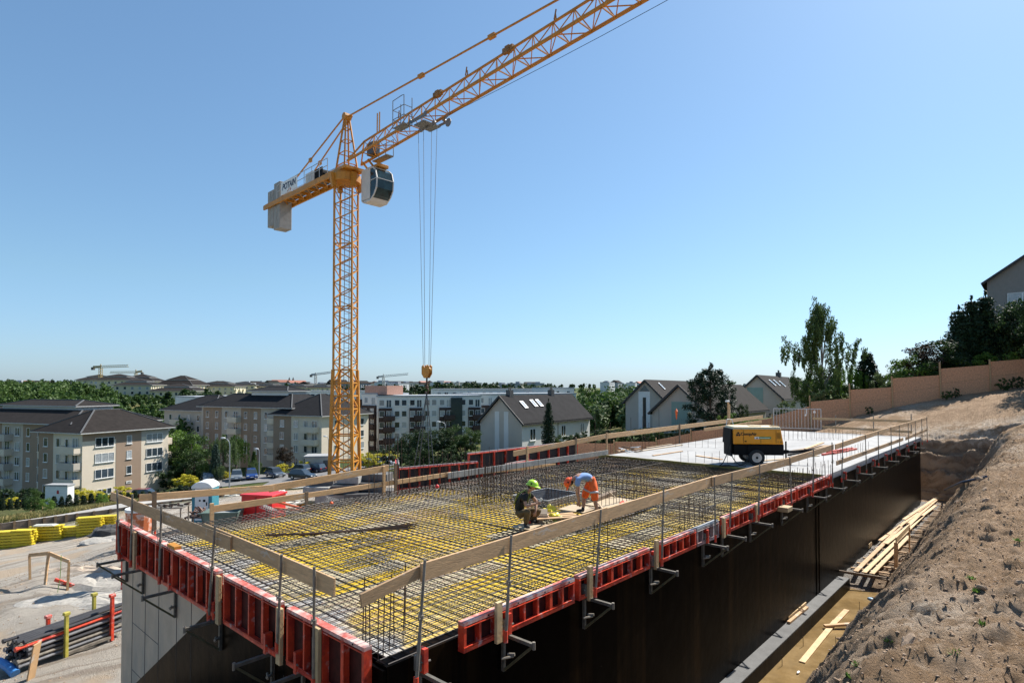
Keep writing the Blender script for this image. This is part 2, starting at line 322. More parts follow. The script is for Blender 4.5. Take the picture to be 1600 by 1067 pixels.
def land(x, y, detail=True):
    x = np.asarray(x, float); y = np.asarray(y, float)
    hi = rbf(x, y)
    low = -7.93 + 0.42 * sst(25.5, 27.5, x)
    low = np.where(y > 18, low - 0.6 * sst(18, 30, y) * 0, low)
    wob = 0.25 * fbm(x * 0.35, y * 0.0 + 3.1, 3, 5)
    toe = 4.75 + wob * 0.8 - 0.35 * sst(25, 40, x)
    dv = np.maximum(toe - y, 0); du = np.maximum(x - PIT_U - 0.35 * fbm(y * 0.5, x * 0, 3, 9), 0); dback = np.maximum(y - 60, 0)
    dist = np.sqrt(dv ** 2 + (du * 1.0) ** 2 + dback ** 2)
    rise = 1.62 * dist
    # benches in the far cut face
    fb = np.clip(du, 0, 20); bench = 1.35 * fb + 0.26 * np.sin(fb * 7.0 + 2.5 * fbm(y * .5, fb, 3, 91)) + 0.35 * fbm(y * 1.1, fb * 1.5, 4, 93)
    rise = np.where(du > dv, np.maximum(bench, 0), rise)
    pit = low + rise
    k = 0.35
    h = -k * np.log(np.exp(-np.clip(hi - pit, -20, 20) / k) + 1.0) + hi if False else np.minimum(hi, pit)
    # soft crest
    dd = np.abs(hi - pit); h = h - 0.25 * np.exp(-dd * 2.0) * (dist > 0)
    if detail:
        near = sst(75, 40, np.sqrt(x ** 2 + y ** 2))
        bank = sst(0.0, 1.1, dist) * near * (y < 17)
        n1 = fbm(x * 1.3 + y * 0.8, y * 0.55, 5, 21)                 # run down the slope
        n2 = fbm(x * 0.9, y * 0.9, 6, 33)
        n3 = fbm(x * 4.0 + y * 2.0, y * 2.0, 4, 44)
        n4 = np.abs(fbm(x * 2.2 + y * 1.4, y * 1.0, 5, 81)) 
        n5 = fbm(x * 7.0 + y * 3.5, y * 0.9, 3, 95); n6 = np.abs(fbm(x * 3.1, y * 3.3, 3, 97))
        steep = sst(0.1, 0.6, dist) * sst(3.6, 2.6, dist)
        h = h + bank * ((0.16 * n1 + 0.18 * n2) * (1 - .5 * steep) + 0.13 * n3 - 0.10 * n4 - 0.07 * n6 + 0.30 * n5 * steep + 0.09 * np.abs(fbm(x * 9 + y * 2, y * 8, 3, 101)) - 0.07 * np.abs(fbm(x * 4, y * 7, 3, 103)))
        tt = (fbm(x * .55 + y * .2, y * .8, 4, 111) + .6) * 6; tf = tt - np.floor(tt); h = h + bank * 0.11 * (tf - sst(.72, 1.0, tf)) * (1 - .8 * steep)
        rut = np.zeros_like(h)
        for o_ in (0, 1.7, 6.0, 7.6): t_ = (y - 24 - o_) - (x + 2) * .55 - .6 * np.sin(x * .25); rut = rut - 0.09 * np.exp(-(t_ / .22) ** 2) + 0.04 * np.exp(-((np.abs(t_) - .45) / .15) ** 2)
        h = h + rut * (y > 18) * (x < 18) * near
        site = (y > 17.5) * (dist <= 0.02) * near
        h = h + site * (0.22 * fbm(x * 0.3, y * 0.3, 5, 50) + 0.05 * fbm(x * 2, y * 2, 4, 55))
        tr = (y > 4) * (y < 6.3) * (dist <= 0.02) * (x > 0)
        h = h + tr * (0.12 * fbm(x * 1.1, y * 1.1, 5, 60)) 
        far = sst(90, 400, np.sqrt(x ** 2 + y ** 2))
        h = h + far * 3.0 * fbm(x * 0.012, y * 0.012, 4, 70)
    # a dug hole with loose soil beside the trestle
    q = ptZ(132, 915, -7.9); rr = np.sqrt(((x - q.x - 1.2)/2.2) ** 2 + ((y - q.y)/1.4) ** 2)
    h = h - 1.0 * np.exp(-rr ** 3 * 1.5)
    return h
def gz(x, y): return float(land(np.array([x]), np.array([y]))[0])
def gpt(px, py, d0=8, d1=900):     # where the sight line meets the land
    r = ray(px, py); ds = np.geomspace(d0, d1, 700); s = ds / (r[0] * FW[0] + r[1] * FW[1])
    z = land(r[0] * s, r[1] * s) - r[2] * s
    i = np.argmax(z > 0)
    if not (z > 0).any(): i = len(ds) - 1
    return Vector((r[0] * s[i], r[1] * s[i], r[2] * s[i]))
def onland(px, d, dz=0.0):
    p = ptD(px, 603, d); p.z = gz(p.x, p.y) + dz; return p
def graded(lo, a, b, hi, fine, grow=1.12):
    c = list(np.arange(a, b, fine)); s = fine
    x = a
    left = []
    while x > lo: s *= grow; x -= s; left.append(x)
    s = fine; x = c[-1]; right = []
    while x < hi: s *= grow; x += s; right.append(x)
    return np.array(left[::-1] + c + right)
gx = graded(-1500, 2, 20, 4200, 0.065, 1.03); gx = np.concatenate([gx[gx < 19.9], np.arange(19.9, 52, .11), gx[gx > 52.3]])
gy = graded(-1500, -4.5, 6.4, 4200, 0.058, 1.035)
XX, YY = np.meshgrid(gx, gy, indexing='ij')
ZZ = land(XX, YY)
nx, ny = XX.shape
V = np.stack([XX.ravel(), YY.ravel(), ZZ.ravel()], 1)
ii = np.arange(nx * ny).reshape(nx, ny)
F = np.stack([ii[:-1, :-1].ravel(), ii[1:, :-1].ravel(), ii[1:, 1:].ravel(), ii[:-1, 1:].ravel()], 1)
# zone: R grass, G dark soil, B gravel
gr = np.zeros_like(XX)
inv = sst(56.5, 59, YY)
# beyond the board fence
fa = ptD(880, 603, 57); fb_ = ptD(1265, 603, 52.5); fc = ptD(1620, 603, 47.5)
def side(p, a, b): return (b[0] - a[0]) * (p[1] - a[1]) - (b[1] - a[1]) * (p[0] - a[0])
g2 = ((side((XX, YY), fa, fb_) > 0) & (side((XX, YY), fb_, fc) > 0)) * (side((XX, YY), fa, xd(2, 90)) < 1e9)
gr = np.maximum(inv, g2 * 1.0)
dist0 = np.sqrt(XX ** 2 + YY ** 2)
gr = np.where(dist0 > 90, 1.0, gr)
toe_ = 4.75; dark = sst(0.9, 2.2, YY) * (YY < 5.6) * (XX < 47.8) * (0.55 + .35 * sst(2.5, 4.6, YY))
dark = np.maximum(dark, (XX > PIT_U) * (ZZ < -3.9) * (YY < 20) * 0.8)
grav = sst(25.5, 27, XX) * (XX < 46.6) * (YY > 5.2) * (YY < 7) * 1.0
zc = np.stack([gr.ravel(), dark.ravel(), grav.ravel(), np.ones(gr.size)], 1)
def ground_mat():
    m = bpy.data.materials.new('ground'); m.use_nodes = True; N = m.node_tree.nodes; L = m.node_tree.links; p = N['Principled BSDF']
    p.inputs['Roughness'].default_value = 0.95; p.inputs['Specular IOR Level'].default_value = 0.15
    tc = N.new('ShaderNodeNewGeometry'); at = N.new('ShaderNodeAttribute'); at.attribute_name = 'zone'
    sp = N.new('ShaderNodeSeparateColor'); L.new(at.outputs['Color'], sp.inputs[0])
    def noise(s, d=8, r=0.65):
        n = N.new('ShaderNodeTexNoise'); n.inputs['Scale'].default_value = s; n.inputs['Detail'].default_value = d; n.inputs['Roughness'].default_value = r
        L.new(tc.outputs['Position'], n.inputs['Vector']); return n.outputs['Fac']
    def rng(x, a, b, c=0, d=1):
        n = N.new('ShaderNodeMapRange'); n.inputs[1].default_value = a; n.inputs[2].default_value = b; n.inputs[3].default_value = c; n.inputs[4].default_value = d; L.new(x, n.inputs[0]); return n.outputs[0]
    def mix(f, a, b):
        n = N.new('ShaderNodeMix'); n.data_type = 'RGBA'
        for k, x in ((0, f), (6, a), (7, b)):
            if hasattr(x, 'node'): L.new(x, n.inputs[k])
            else: n.inputs[k].default_value = x if k == 0 else (*x, 1)
        return n.outputs[2]
    sand = mix(rng(noise(0.9, 10, .72), 0.44, 0.58), (0.48, 0.325, 0.205), (0.31, 0.20, 0.12))
    sand = mix(rng(noise(14, 6, 0.7), 0.42, 0.68), sand, (0.54, 0.385, 0.26))
    sand = mix(rng(noise(0.16, 4), 0.5, 0.66), sand, (0.60, 0.49, 0.38))
    spz = N.new('ShaderNodeSeparateXYZ'); L.new(tc.outputs['Position'], spz.inputs[0])
    sand = mix(rng(noise(5.0, 10, .8), 0.48, 0.62), sand, (0.30, 0.20, 0.12))
    sand = mix(rng(noise(0.45, 9, .7), 0.50, 0.60), sand, (0.34, 0.225, 0.135))
    site = mix(rng(noise(0.5, 8, .7), 0.4, 0.6), (0.58, 0.52, 0.44), (0.46, 0.41, 0.35))
    rm = N.new('ShaderNodeMapping'); rm.inputs['Rotation'].default_value = (0, 0, 0.5); rm.inputs['Scale'].default_value = (0.12, 2.2, 1); L.new(tc.outputs['Position'], rm.inputs[0]); rn_ = N.new('ShaderNodeTexNoise'); rn_.inputs['Scale'].default_value = 1.0; rn_.inputs['Detail'].default_value = 6; L.new(rm.outputs[0], rn_.inputs['Vector'])
    site = mix(rng(rn_.outputs['Fac'], 0.52, 0.62), site, (0.37, 0.31, 0.25))
    site = mix(rng(noise(0.25, 5, .6), 0.52, 0.6), site, (0.56, 0.44, 0.32))
    sand = mix(rng(spz.outputs[1], 15, 18), sand, site)
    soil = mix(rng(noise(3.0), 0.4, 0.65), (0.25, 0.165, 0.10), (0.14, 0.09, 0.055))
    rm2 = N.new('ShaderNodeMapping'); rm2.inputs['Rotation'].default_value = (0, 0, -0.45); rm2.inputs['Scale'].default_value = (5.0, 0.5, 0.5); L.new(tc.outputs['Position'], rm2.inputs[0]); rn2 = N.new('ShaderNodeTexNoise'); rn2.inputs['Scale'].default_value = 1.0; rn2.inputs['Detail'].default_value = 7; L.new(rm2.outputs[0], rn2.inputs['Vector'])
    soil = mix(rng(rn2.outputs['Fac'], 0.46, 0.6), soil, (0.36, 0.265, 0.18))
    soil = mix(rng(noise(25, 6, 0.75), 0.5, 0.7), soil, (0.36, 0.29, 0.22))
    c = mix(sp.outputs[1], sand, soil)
    gv = mix(rng(noise(30, 4, 0.8), 0.4, 0.65), (0.20, 0.18, 0.16), (0.52, 0.49, 0.45))
    c = mix(sp.outputs[2], c, gv)
    grs = mix(rng(noise(0.25), 0.42, 0.6), (0.05, 0.085, 0.02), (0.19, 0.155, 0.065))
    grs = mix(rng(noise(0.02, 5), 0.45, 0.6), grs, (0.045, 0.075, 0.022))
    c = mix(sp.outputs[0], c, grs)
    L.new(c, p.inputs['Base Color'])
    b = N.new('ShaderNodeBump'); b.inputs['Strength'].default_value = 1.0; b.inputs['Distance'].default_value = 0.16
    ad = N.new('ShaderNodeMath'); L.new(noise(9, 10, 0.75), ad.inputs[0]); L.new(noise(40, 6, 0.7), ad.inputs[1]); L.new(ad.outputs[0], b.inputs['Height'])
    L.new(b.outputs[0], p.inputs['Normal'])
    return m
GM = ground_mat()
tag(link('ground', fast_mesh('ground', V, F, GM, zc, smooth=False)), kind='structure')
def ribbon(name, pts, w, m, dz=0.05, step=1.5, w2=None):     # a draped road or path
    P = [Vector((p[0], p[1], 0)) for p in pts]; ctr = []
    for a, b in zip(P[:-1], P[1:]):
        n = max(1, int((b - a).length / step)); ctr += [a.lerp(b, i / n) for i in range(n)]
    ctr.append(P[-1]); vs = []; K = 5
    for i, c in enumerate(ctr):
        d = (ctr[min(i + 1, len(ctr) - 1)] - ctr[max(i - 1, 0)]).normalized(); n = Vector((-d.y, d.x, 0))
        for k in range(K): q = c + n * w * (k / (K - 1) - 0.5); vs.append((q.x, q.y))
    A = np.array(vs); Z = land(A[:, 0], A[:, 1], False); 
    Z = np.maximum(Z, land(A[:, 0], A[:, 1])) + dz
    Zr = Z.reshape(-1, K)
    V_ = np.column_stack([A, Zr.ravel()]); I = np.arange(len(ctr) * K).reshape(-1, K)
    F_ = np.stack([I[:-1, :-1].ravel(), I[1:, :-1].ravel(), I[1:, 1:].ravel(), I[:-1, 1:].ravel()], 1)
    return tag(link(name, fast_mesh(name, V_, F_, m)), kind='structure')
ASPH = mat('asphalt', (0.16, 0.155, 0.15), 0.9, var=0.15, scale=0.5, bump=0.2, bscale=20)
PAVE = mat('paving', (0.36, 0.34, 0.31), 0.85, var=0.15, scale=0.8)
# muddy water lying in the trench
wat = mat('muddy_water', (0.20, 0.13, 0.055), 0.06, var=0.25, scale=1.4, bump=0.03, bscale=5, spec=0.5, col2=(0.25, 0.17, 0.08))
mb = MB(); mb.box(2, 26.2, 4.6, 5.84, -8.2, -7.85); o = mb.build('water', wat); tag(o, kind='structure')
# ---------------------------------------------------------------- the building under construction
ZT = -3.30      # top of finished slab / top of edge forms
ZD = -3.56      # form deck
U0, U1 = 4.47, 46.2      # front wall, far wall
V0, V1 = 6.22, 17.06     # black wall, back wall
VE = 15.65     # back edge of deck and slab
UJ = 24.2                # day joint between bar mesh and finished concrete
ZB = -7.42
B = thing('basement_building', 'unfinished concrete basement with black coated wall and half poured slab', 'building', (U0, V0, -8.2))
def bp(mb, name, m, **k):      # part of the building, given in world metres
    mb.v = [(x - U0, y - V0, z + 8.2) for x, y, z in mb.v]
    return mb.build(name, m, B, **k)
mb = MB(); mb.box(U0 + 0.05, U1, V0, V0 + 0.25, -8.2, ZD + 0.03)
for x in (23.0, 23.35): mb.box(x, x + 0.08, V0 - 0.02, V0, -7.4, ZD - 0.2)
rw = bp(mb, 'coated_wall', BITU); rw['label'] = 'long black bitumen coated basement wall'
# front wall: bare concrete with the coating brushed up to a slanting line
yz = lambda px, py: (ptX(px, py, U0).y, ptX(px, py, U0).z)
a = yz(318, 962); b = yz(212, 1067); 
sl_ = (b[1] - a[1]) / (b[0] - a[0]); yb = a[0] + (-8.2 - a[1]) / sl_; yt = a[0] + (ZD - a[1]) / sl_
zc = a[1] + (V1 - a[0]) * sl_
mb = MB(); mb.prism([(V1, zc), (V1, ZD), (yt, ZD)], U0, U0 + 0.25, 'x')
fw = bp(mb, 'bare_wall', CONC); fw['label'] = 'bare concrete end of the front wall'
mb = MB()
for i, px in enumerate((208, 228, 249, 277, 300)):
    y = ptX(px, 900, U0).y; mb.bar((U0 - 0.002, y, -8.1), (U0 - 0.002, y, ZD - 0.55), 0.014, 0.006, up=(0, 1, 0))
for z in (-5.6, -6.7): mb.bar((U0 - 0.002, yz(208, 900)[0], z), (U0 - 0.002, yz(249, 900)[0], z), 0.006, 0.014)
bp(mb, 'board_seam', CONC_DARK)
mb = MB(); mb.prism([(V0 + 0.0, -8.2), (V0 + 0.0, ZD), (yt - 0.002, ZD), (V1, zc - .002), (V1, -8.2)], U0 - 0.006, U0 + 0.04, 'x')
bp(mb, 'coated_front_wall', BITU)
mb = MB(); mb.box(U0 + 0.26, U1 - 0.25, VE - 0.25, VE, -8.2, ZD - 0.03); mb.box(U1 - 0.25, U1 - 0.001, V0 + 0.26, VE, -8.2, ZD + 0.02); bp(mb, 'back_wall', CONC)
mb = MB(); mb.box(UJ, U1 + 0.05, V0 - 0.05, VE + 0.1, ZD + 0.035, ZT); sb = bp(mb, 'concrete_slab', CONC_PALE, bevel=0.01); sb['label'] = 'finished pale concrete slab'
mb = MB(); mb.box(0, 25.9, 5.83, V0 - 0.001, -8.2, ZB); ft = bp(mb, 'footing', [mat('footing_concrete', (0.12, 0.118, 0.115), 0.85, var=0.2, scale=2.5, bump=0.3, bscale=14)]); ft['label'] = 'grey footing ledge along the black wall'
mb = MB(); mb.box(0, 25.9, 5.815, 5.829, -8.2, ZB - 0.03); mb.box(25.901, 25.92, 5.83, V0, -8.2, ZB - 0.03); bp(mb, 'footing_coating', BITU)
# white construction-joint strip along the mesh edge
joint = mat('mossy_joint_board', (0.18, 0.15, 0.045), 0.85, var=0.4, scale=6, bump=0.5)
mb = MB(); prev = None
for i in range(20):
    y = V0 + 0.1 + i * 0.52; x = UJ - 0.07 + 0.05 * math.sin(i * 1.7); 
    if prev: mb.bar((prev[0], prev[1], ZD + 0.16), (x, y, ZD + 0.16), 0.09, 0.23)
    prev = (x, y)
tag(mb.build('joint_strip', joint), 'mossy yellow stop board between rebar mesh and pale slab', 'stop board')
# yellow form deck with the shaft opening
def deck_mat():
    m = bpy.data.materials.new('yellow_deck'); m.use_nodes = True; N = m.node_tree.nodes; L = m.node_tree.links; p = N['Principled BSDF']; p.inputs['Roughness'].default_value = 0.6
    tc = N.new('ShaderNodeNewGeometry')
    br = N.new('ShaderNodeTexBrick'); br.inputs['Scale'].default_value = 1.0; br.inputs['Brick Width'].default_value = 2.5; br.inputs['Row Height'].default_value = 0.5; br.inputs['Mortar Size'].default_value = 0.006
    br.inputs['Color1'].default_value = (0.66, 0.42, 0.012, 1); br.inputs['Color2'].default_value = (0.74, 0.52, 0.03, 1); br.inputs['Mortar'].default_value = (0.12, 0.08, 0.02, 1); br.inputs['Bias'].default_value = 0
    L.new(tc.outputs['Position'], br.inputs['Vector'])
    # single sheets replaced by pale used plywood
    b2 = N.new('ShaderNodeTexBrick'); b2.inputs['Scale'].default_value = 1.0; b2.inputs['Brick Width'].default_value = 2.5; b2.inputs['Row Height'].default_value = 0.5; b2.inputs['Mortar Size'].default_value = 0.0
    b2.inputs['Color1'].default_value = (0, 0, 0, 1); b2.inputs['Color2'].default_value = (1, 1, 1, 1); L.new(tc.outputs['Position'], b2.inputs['Vector'])
    s2 = N.new('ShaderNodeMapRange'); s2.inputs[1].default_value = 0.80; s2.inputs[2].default_value = 0.82; L.new(b2.outputs['Color'], s2.inputs[0])
    nz = N.new('ShaderNodeTexNoise'); nz.inputs['Scale'].default_value = 0.33; nz.inputs['Detail'].default_value = 5; L.new(tc.outputs['Position'], nz.inputs['Vector'])
    mr = N.new('ShaderNodeMapRange'); mr.inputs[1].default_value = 0.50; mr.inputs[2].default_value = 0.60; L.new(nz.outputs['Fac'], mr.inputs[0])
    mx = N.new('ShaderNodeMix'); mx.data_type = 'RGBA'; mx.inputs[7].default_value = (0.44, 0.42, 0.39, 1); L.new(br.outputs['Color'], mx.inputs[6])
    sp = N.new('ShaderNodeSeparateXYZ'); L.new(tc.outputs['Position'], sp.inputs[0])
    g = N.new('ShaderNodeMapRange'); g.inputs[1].default_value = 13; g.inputs[2].default_value = 19; g.inputs[3].default_value = 0.25; g.inputs[4].default_value = 0.85; L.new(sp.outputs[0], g.inputs[0])
    mm = N.new('ShaderNodeMath'); mm.operation = 'MULTIPLY'; L.new(mr.outputs[0], mm.inputs[0]); L.new(g.outputs[0], mm.inputs[1])
    mxm = N.new('ShaderNodeMath'); mxm.operation = 'MAXIMUM'; s3 = N.new('ShaderNodeMath'); s3.operation = 'MULTIPLY'; s3.inputs[1].default_value = 0.7; L.new(s2.outputs[0], s3.inputs[0])
    ge = N.new('ShaderNodeMapRange'); ge.inputs[1].default_value = 5.7; ge.inputs[2].default_value = 4.8; ge.inputs[4].default_value = 1.1; n5 = N.new('ShaderNodeTexNoise'); n5.inputs['Scale'].default_value = 1.3; L.new(tc.outputs['Position'], n5.inputs['Vector'])
    gx_ = N.new('ShaderNodeMath'); L.new(sp.outputs[0], gx_.inputs[0]); gs = N.new('ShaderNodeMath'); gs.operation = 'MULTIPLY_ADD'; gs.inputs[1].default_value = 4.0; gs.inputs[2].default_value = -2.0; L.new(n5.outputs['Fac'], gs.inputs[0]); L.new(gs.outputs[0], gx_.inputs[1]); L.new(gx_.outputs[0], ge.inputs[0])
    mx3 = N.new('ShaderNodeMath'); mx3.operation = 'MAXIMUM'; L.new(mm.outputs[0], mx3.inputs[0]); L.new(ge.outputs[0], mx3.inputs[1])
    L.new(mx3.outputs[0], mxm.inputs[0]); L.new(s3.outputs[0], mxm.inputs[1]); L.new(mxm.outputs[0], mx.inputs[0])
    n2 = N.new('ShaderNodeTexNoise'); n2.inputs['Scale'].default_value = 5; n2.inputs['Detail'].default_value = 8; L.new(tc.outputs['Position'], n2.inputs['Vector'])
    m2 = N.new('ShaderNodeMapRange'); m2.inputs[1].default_value = 0.3; m2.inputs[2].default_value = 0.7; m2.inputs[3].default_value = 0.75; m2.inputs[4].default_value = 1.15; L.new(n2.outputs['Fac'], m2.inputs[0])
    sc = N.new('ShaderNodeVectorMath'); sc.operation = 'SCALE'; L.new(mx.outputs[2], sc.inputs[0]); L.new(m2.outputs[0], sc.inputs['Scale']); L.new(sc.outputs[0], p.inputs['Base Color'])
    return m
DECK = deck_mat()
HX0, HX1, HY0, HY1 = 13.6, 15.3, 10.9, 12.3
mb = MB()
for x0, x1, y0, y1 in ((U0 + .26, HX0, V0 + .26, VE - .02), (HX1, UJ - .12, V0 + .26, VE - .02), (HX0, HX1, V0 + .26, HY0), (HX0, HX1, HY1, VE - .02)):
    mb.box(x0, x1, y0, y1, ZD - 0.021, ZD)
tag(mb.build('form_deck', DECK), 'yellow plywood formwork deck under the bar mesh', 'formwork deck')
mb = MB(); t = 0.04
mb.box(HX0, HX1, HY0, HY0 + t, ZD - 2.6, ZD + 0.22); mb.box(HX0, HX1, HY1 - t, HY1, ZD - 2.6, ZD + 0.22)
mb.box(HX0, HX0 + t, HY0 + t, HY1 - t, ZD - 2.6, ZD + 0.22); mb.box(HX1 - t, HX1, HY0 + t, HY1 - t, ZD - 2.6, ZD + 0.22)
mb.box(HX0 + t, HX1 - t, HY0 + t, HY1 - t, ZD - 2.6, ZD - 2.55)
tag(mb.build('shaft_box', mat('grey_form_board', (0.33, 0.33, 0.33), 0.7, var=0.2, scale=3)), 'grey boarded box round the dark shaft opening beside the workers', 'shaft box')

# ---- reinforcement: two tied mats
def mat_mesh(z, sx, sy, r, seed, x0=U0 + .08, x1=UJ - .15, y0=V0 + .06, y1=VE + .05):
    rnd = random.Random(seed); mb = MB()
    def run(p, q):
        n = 7; pts = []
        for i in range(n + 1):
            c = Vector(p).lerp(Vector(q), i / n); c.x += rnd.uniform(-.012, .012); c.y += rnd.uniform(-.012, .012); c.z += rnd.uniform(-.008, .008); pts.append(c)
        mb.tube(pts, r, 4, cap=False)
    y = y0
    while y < y1:
        yy = y + rnd.uniform(-.012, .012)
        segs = [(x0, x1)] if not (HY0 - .05 < yy < HY1 + .05) else [(x0, HX0 - .05), (HX1 + .05, x1)]
        for a_, b_ in segs: run((a_ + rnd.uniform(-.05, .05), yy, z), (b_ + rnd.uniform(-.1, .1), yy, z))
        y += sy
    x = x0
    while x < x1:
        xx = x + rnd.uniform(-.012, .012)
        segs = [(y0, y1)] if not (HX0 - .05 < xx < HX1 + .05) else [(y0, HY0 - .05), (HY1 + .05, y1)]
        for a_, b_ in segs: run((xx, a_, z + 2 * r), (xx, b_, z + 2 * r))
        x += sx
    return mb
tag(mat_mesh(ZD + 0.035, 0.19, 0.19, 0.0075, 1).build('rebar_mesh', REBAR, fixn=False), 'lower tied rebar mat lying just above the yellow deck', 'rebar mat', 'rebar mats of the slab')
tag(mat_mesh(ZD + 0.175, 0.16, 0.18, 0.0085, 2).build('rebar_mesh', REBAR, fixn=False), 'upper tied rebar mat covering the whole unpoured slab', 'rebar mat', 'rebar mats of the slab')
tag(mat_mesh(ZD + 0.20, 0.13, 0.16, 0.0075, 3, 13.0, UJ - .3, 12.65, VE - .1).build('rebar_mesh', REBAR, fixn=False), 'dense extra rebar mat along the back edge beyond the workers', 'rebar mat', 'rebar mats of the slab')
# spacer lattices between the mats
sp_bright = mat('spacer_steel', (0.40, 0.38, 0.36), 0.45, 0.5, var=0.2)
rnd = random.Random(5)
for k in range(34):
    x = U0 + 0.8 + rnd.uniform(0, 17.5); y = V0 + 0.8 + rnd.uniform(0, 9.0)
    if HX0 - 1 < x < HX1 + .3 and HY0 - 1 < y < HY1 + .3: continue
    L_ = 1.2; mb = MB()
    mb.bar((0, 0, .13), (L_, 0, .13), .012)
    mb.bar((0, -.05, .02), (L_, -.05, .02), .01); mb.bar((0, .05, .02), (L_, .05, .02), .01)
    for i in range(8):
        xa = i * L_ / 8; xb = (i + .5) * L_ / 8; xc = (i + 1) * L_ / 8
        for s in (-1, 1): mb.bar((xa, .05 * s, .02), (xb, 0, .13), .008); mb.bar((xb, 0, .13), (xc, .05 * s, .02), .008)
    o = mb.build('rebar_spacer', sp_bright, fixn=False); o.location = (x, y, ZD + 0.03); o.rotation_euler.z = R(rnd.choice((0, 0, 90)) + rnd.uniform(-6, 6))
    tag(o, 'short bright zigzag steel spacer standing between the two rebar mats', 'rebar spacer', 'zigzag spacers under the upper mat')

# ---- upright starter bars
BAR = {}
def starter(h, r=0.008, hook=False):
    k = (round(h, 2), hook)
    if k not in BAR:
        mb = MB(); pts = [(0, 0, 0), (0.006, 0, h * .5), (0, 0.004, h)]
        if hook: pts += [(0.0, 0.05, h + .02), (0, 0.12, h - .03)]
        mb.tube(pts, r, 5); BAR[k] = mb.mesh('starter_bar', RUST)
    return BAR[k]
def bars(a, b, n, h, label, group, rows=1, gap=(0, 0.22), jit=.03, hook=False):
    rn = random.Random(hash((round(a.x * 100), n)) & 0xffff)
    for r_ in range(rows):
        for i in range(n):
            p = a.lerp(b, i / max(1, n - 1)); hh = h * rn.choice((1, 1, .94, 1.06, .85))
            o = link('starter_bar', starter(hh, hook=hook))
            o.location = (p.x + gap[0] * r_ + rn.uniform(-jit, jit), p.y + gap[1] * r_ + rn.uniform(-jit, jit), p.z)
            o.rotation_euler = (R(rn.uniform(-1.8, 1.8)), R(rn.uniform(-1.8, 1.8)), rn.uniform(0, 6))
            tag(o, label, 'rebar', group)
Z = lambda px, py: ptZ(px, py, ZD)
ZS = lambda px, py: ptZ(px, py, ZT)
bars(Z(566, 1010), Z(575, 1040), 3, .95, 'thin rusty starter bar by the near slab corner, under the end of the rail plank', 'starter bars at the near corner')
bars(Z(590, 1035), Z(635, 990), 6, .95, 'thin rusty starter bar by the near slab corner, under the end of the rail plank', 'starter bars at the near corner', 1)
bars(Z(756, 792), Z(800, 790), 12, 1.15, 'rusty starter bar left of the crouching worker', 'starter bars round the shaft', 2, (-.2, .5))
bars(Z(757, 786), Z(852, 772), 17, 1.15, 'rusty starter bar standing behind the crouching worker', 'starter bars behind the worker')
bars(Z(852, 790), Z(888, 795), 8, 1.1, 'rusty starter bar between the two workers', 'starter bars between the workers', 1)
bars(Z(935, 806), Z(1010, 787), 15, .95, 'rusty starter bar right of the bending worker', 'starter bars right of the bending worker', 1)
bars(Z(890, 764), Z(1000, 772), 14, .7, 'rusty starter bar in the row behind the bending worker', 'starter bars behind the bending worker')
bars(Z(1062, 838), Z(1108, 818), 9, .85, 'rusty starter bar seen through the guard rail beyond the red panels', 'starter bars inside the rail')
bars(Z(928, 884), Z(950, 874), 3, 1.1, 'rusty starter bar beside the guard post in the middle of the long rail', 'three starter bars by a guard post')
bars(Z(1196, 783), Z(1296, 758), 19, .8, 'rusty starter bar in the dense row where the mesh meets the slab', 'starter bars near the day joint', 1)
bars(Z(1215, 772), Z(1296, 752), 12, .8, 'rusty starter bar in the dense row where the mesh meets the slab', 'starter bars near the day joint', 1)
bars(ZS(1064, 722), ZS(1300, 728), 20, .5, 'thin bar sticking out of the pale slab beside the compressor', 'bars in front of the compressor', 1)
bars(ZS(1056, 698), ZS(1118, 700), 7, .5, 'thin bar sticking out of the pale slab left of the compressor', 'bars left of the compressor', 1)
bars(ZS(1226, 688), ZS(1345, 687), 18, .65, 'thin bar standing on the pale slab beyond the compressor', 'bars behind the compressor', 2, (.4, 1.2))
bars(ZS(1308, 722), ZS(1356, 706), 12, .55, 'thin bar at the near edge of the pale slab under the rail', 'bars along the pale slab edge', 1)
bars(Z(575, 795), Z(705, 772), 14, 1.0, 'dark starter bar along the back edge of the mesh left of centre', 'starter bars on the back edge')
bars(Z(690, 772), Z(800, 752), 15, 1.05, 'dark starter bar on the back edge behind the workers', 'starter bars on the back edge behind the workers')
# ---------------------------------------------------------------- red edge form panels
ZP = ZT
def panel(L, H, ribs, label, group, loc, rz, grey=False):
    T = 0.12; t = thing('formwork_panel', label, 'formwork panel', loc, rz, group)
    fm = REDP if not grey else mat('dusty_grey_red_paint', (0.36, 0.20, 0.18), 0.7, var=0.4, scale=4, col2=(0.42, 0.38, 0.35))
    mb = MB(); b = .05
    mb.box(0, L, 0, T, 0, b); mb.box(0, b, 0, T, b, H - b); mb.box(L - b, L, 0, T, b, H - b)
    mb.box(0, L, -.008, .012, b * 1.3, b * 1.3 + .012); mb.box(0, L, -.008, .012, H - b * 1.6, H - b * 1.6 + .012)
    n = ribs
    for i in range(1, n):
        x = L * i / n; mb.box(x - .02, x + .02, 0.004, T - .02, b, H - b)
        mb.box(x - .035, x + .035, 0.0, .006, b, H - b) if i % 3 == 0 else None
    mb.build('frame', fm, t)
    mb = MB(); mb.box(0, L, 0, T, H - b + .001, H); mb.build('top_flange', REDT if not grey else CONC_PALE, t)
    mb = MB(); mb.box(b, L - b, T - .018, T - .001, b, H - b); mb.build('plywood', PLYRED_SHADE, t)
    mb = MB()
    for i in range(n):
        x = L * (i + .5) / n
        if i % 2: mb.disc((x, -.004, H - b / 2), (0, 1, 0), .012, .01, 8)
    mb.build('tie_hole', BLACK, t)
    return t
HR = 0.42
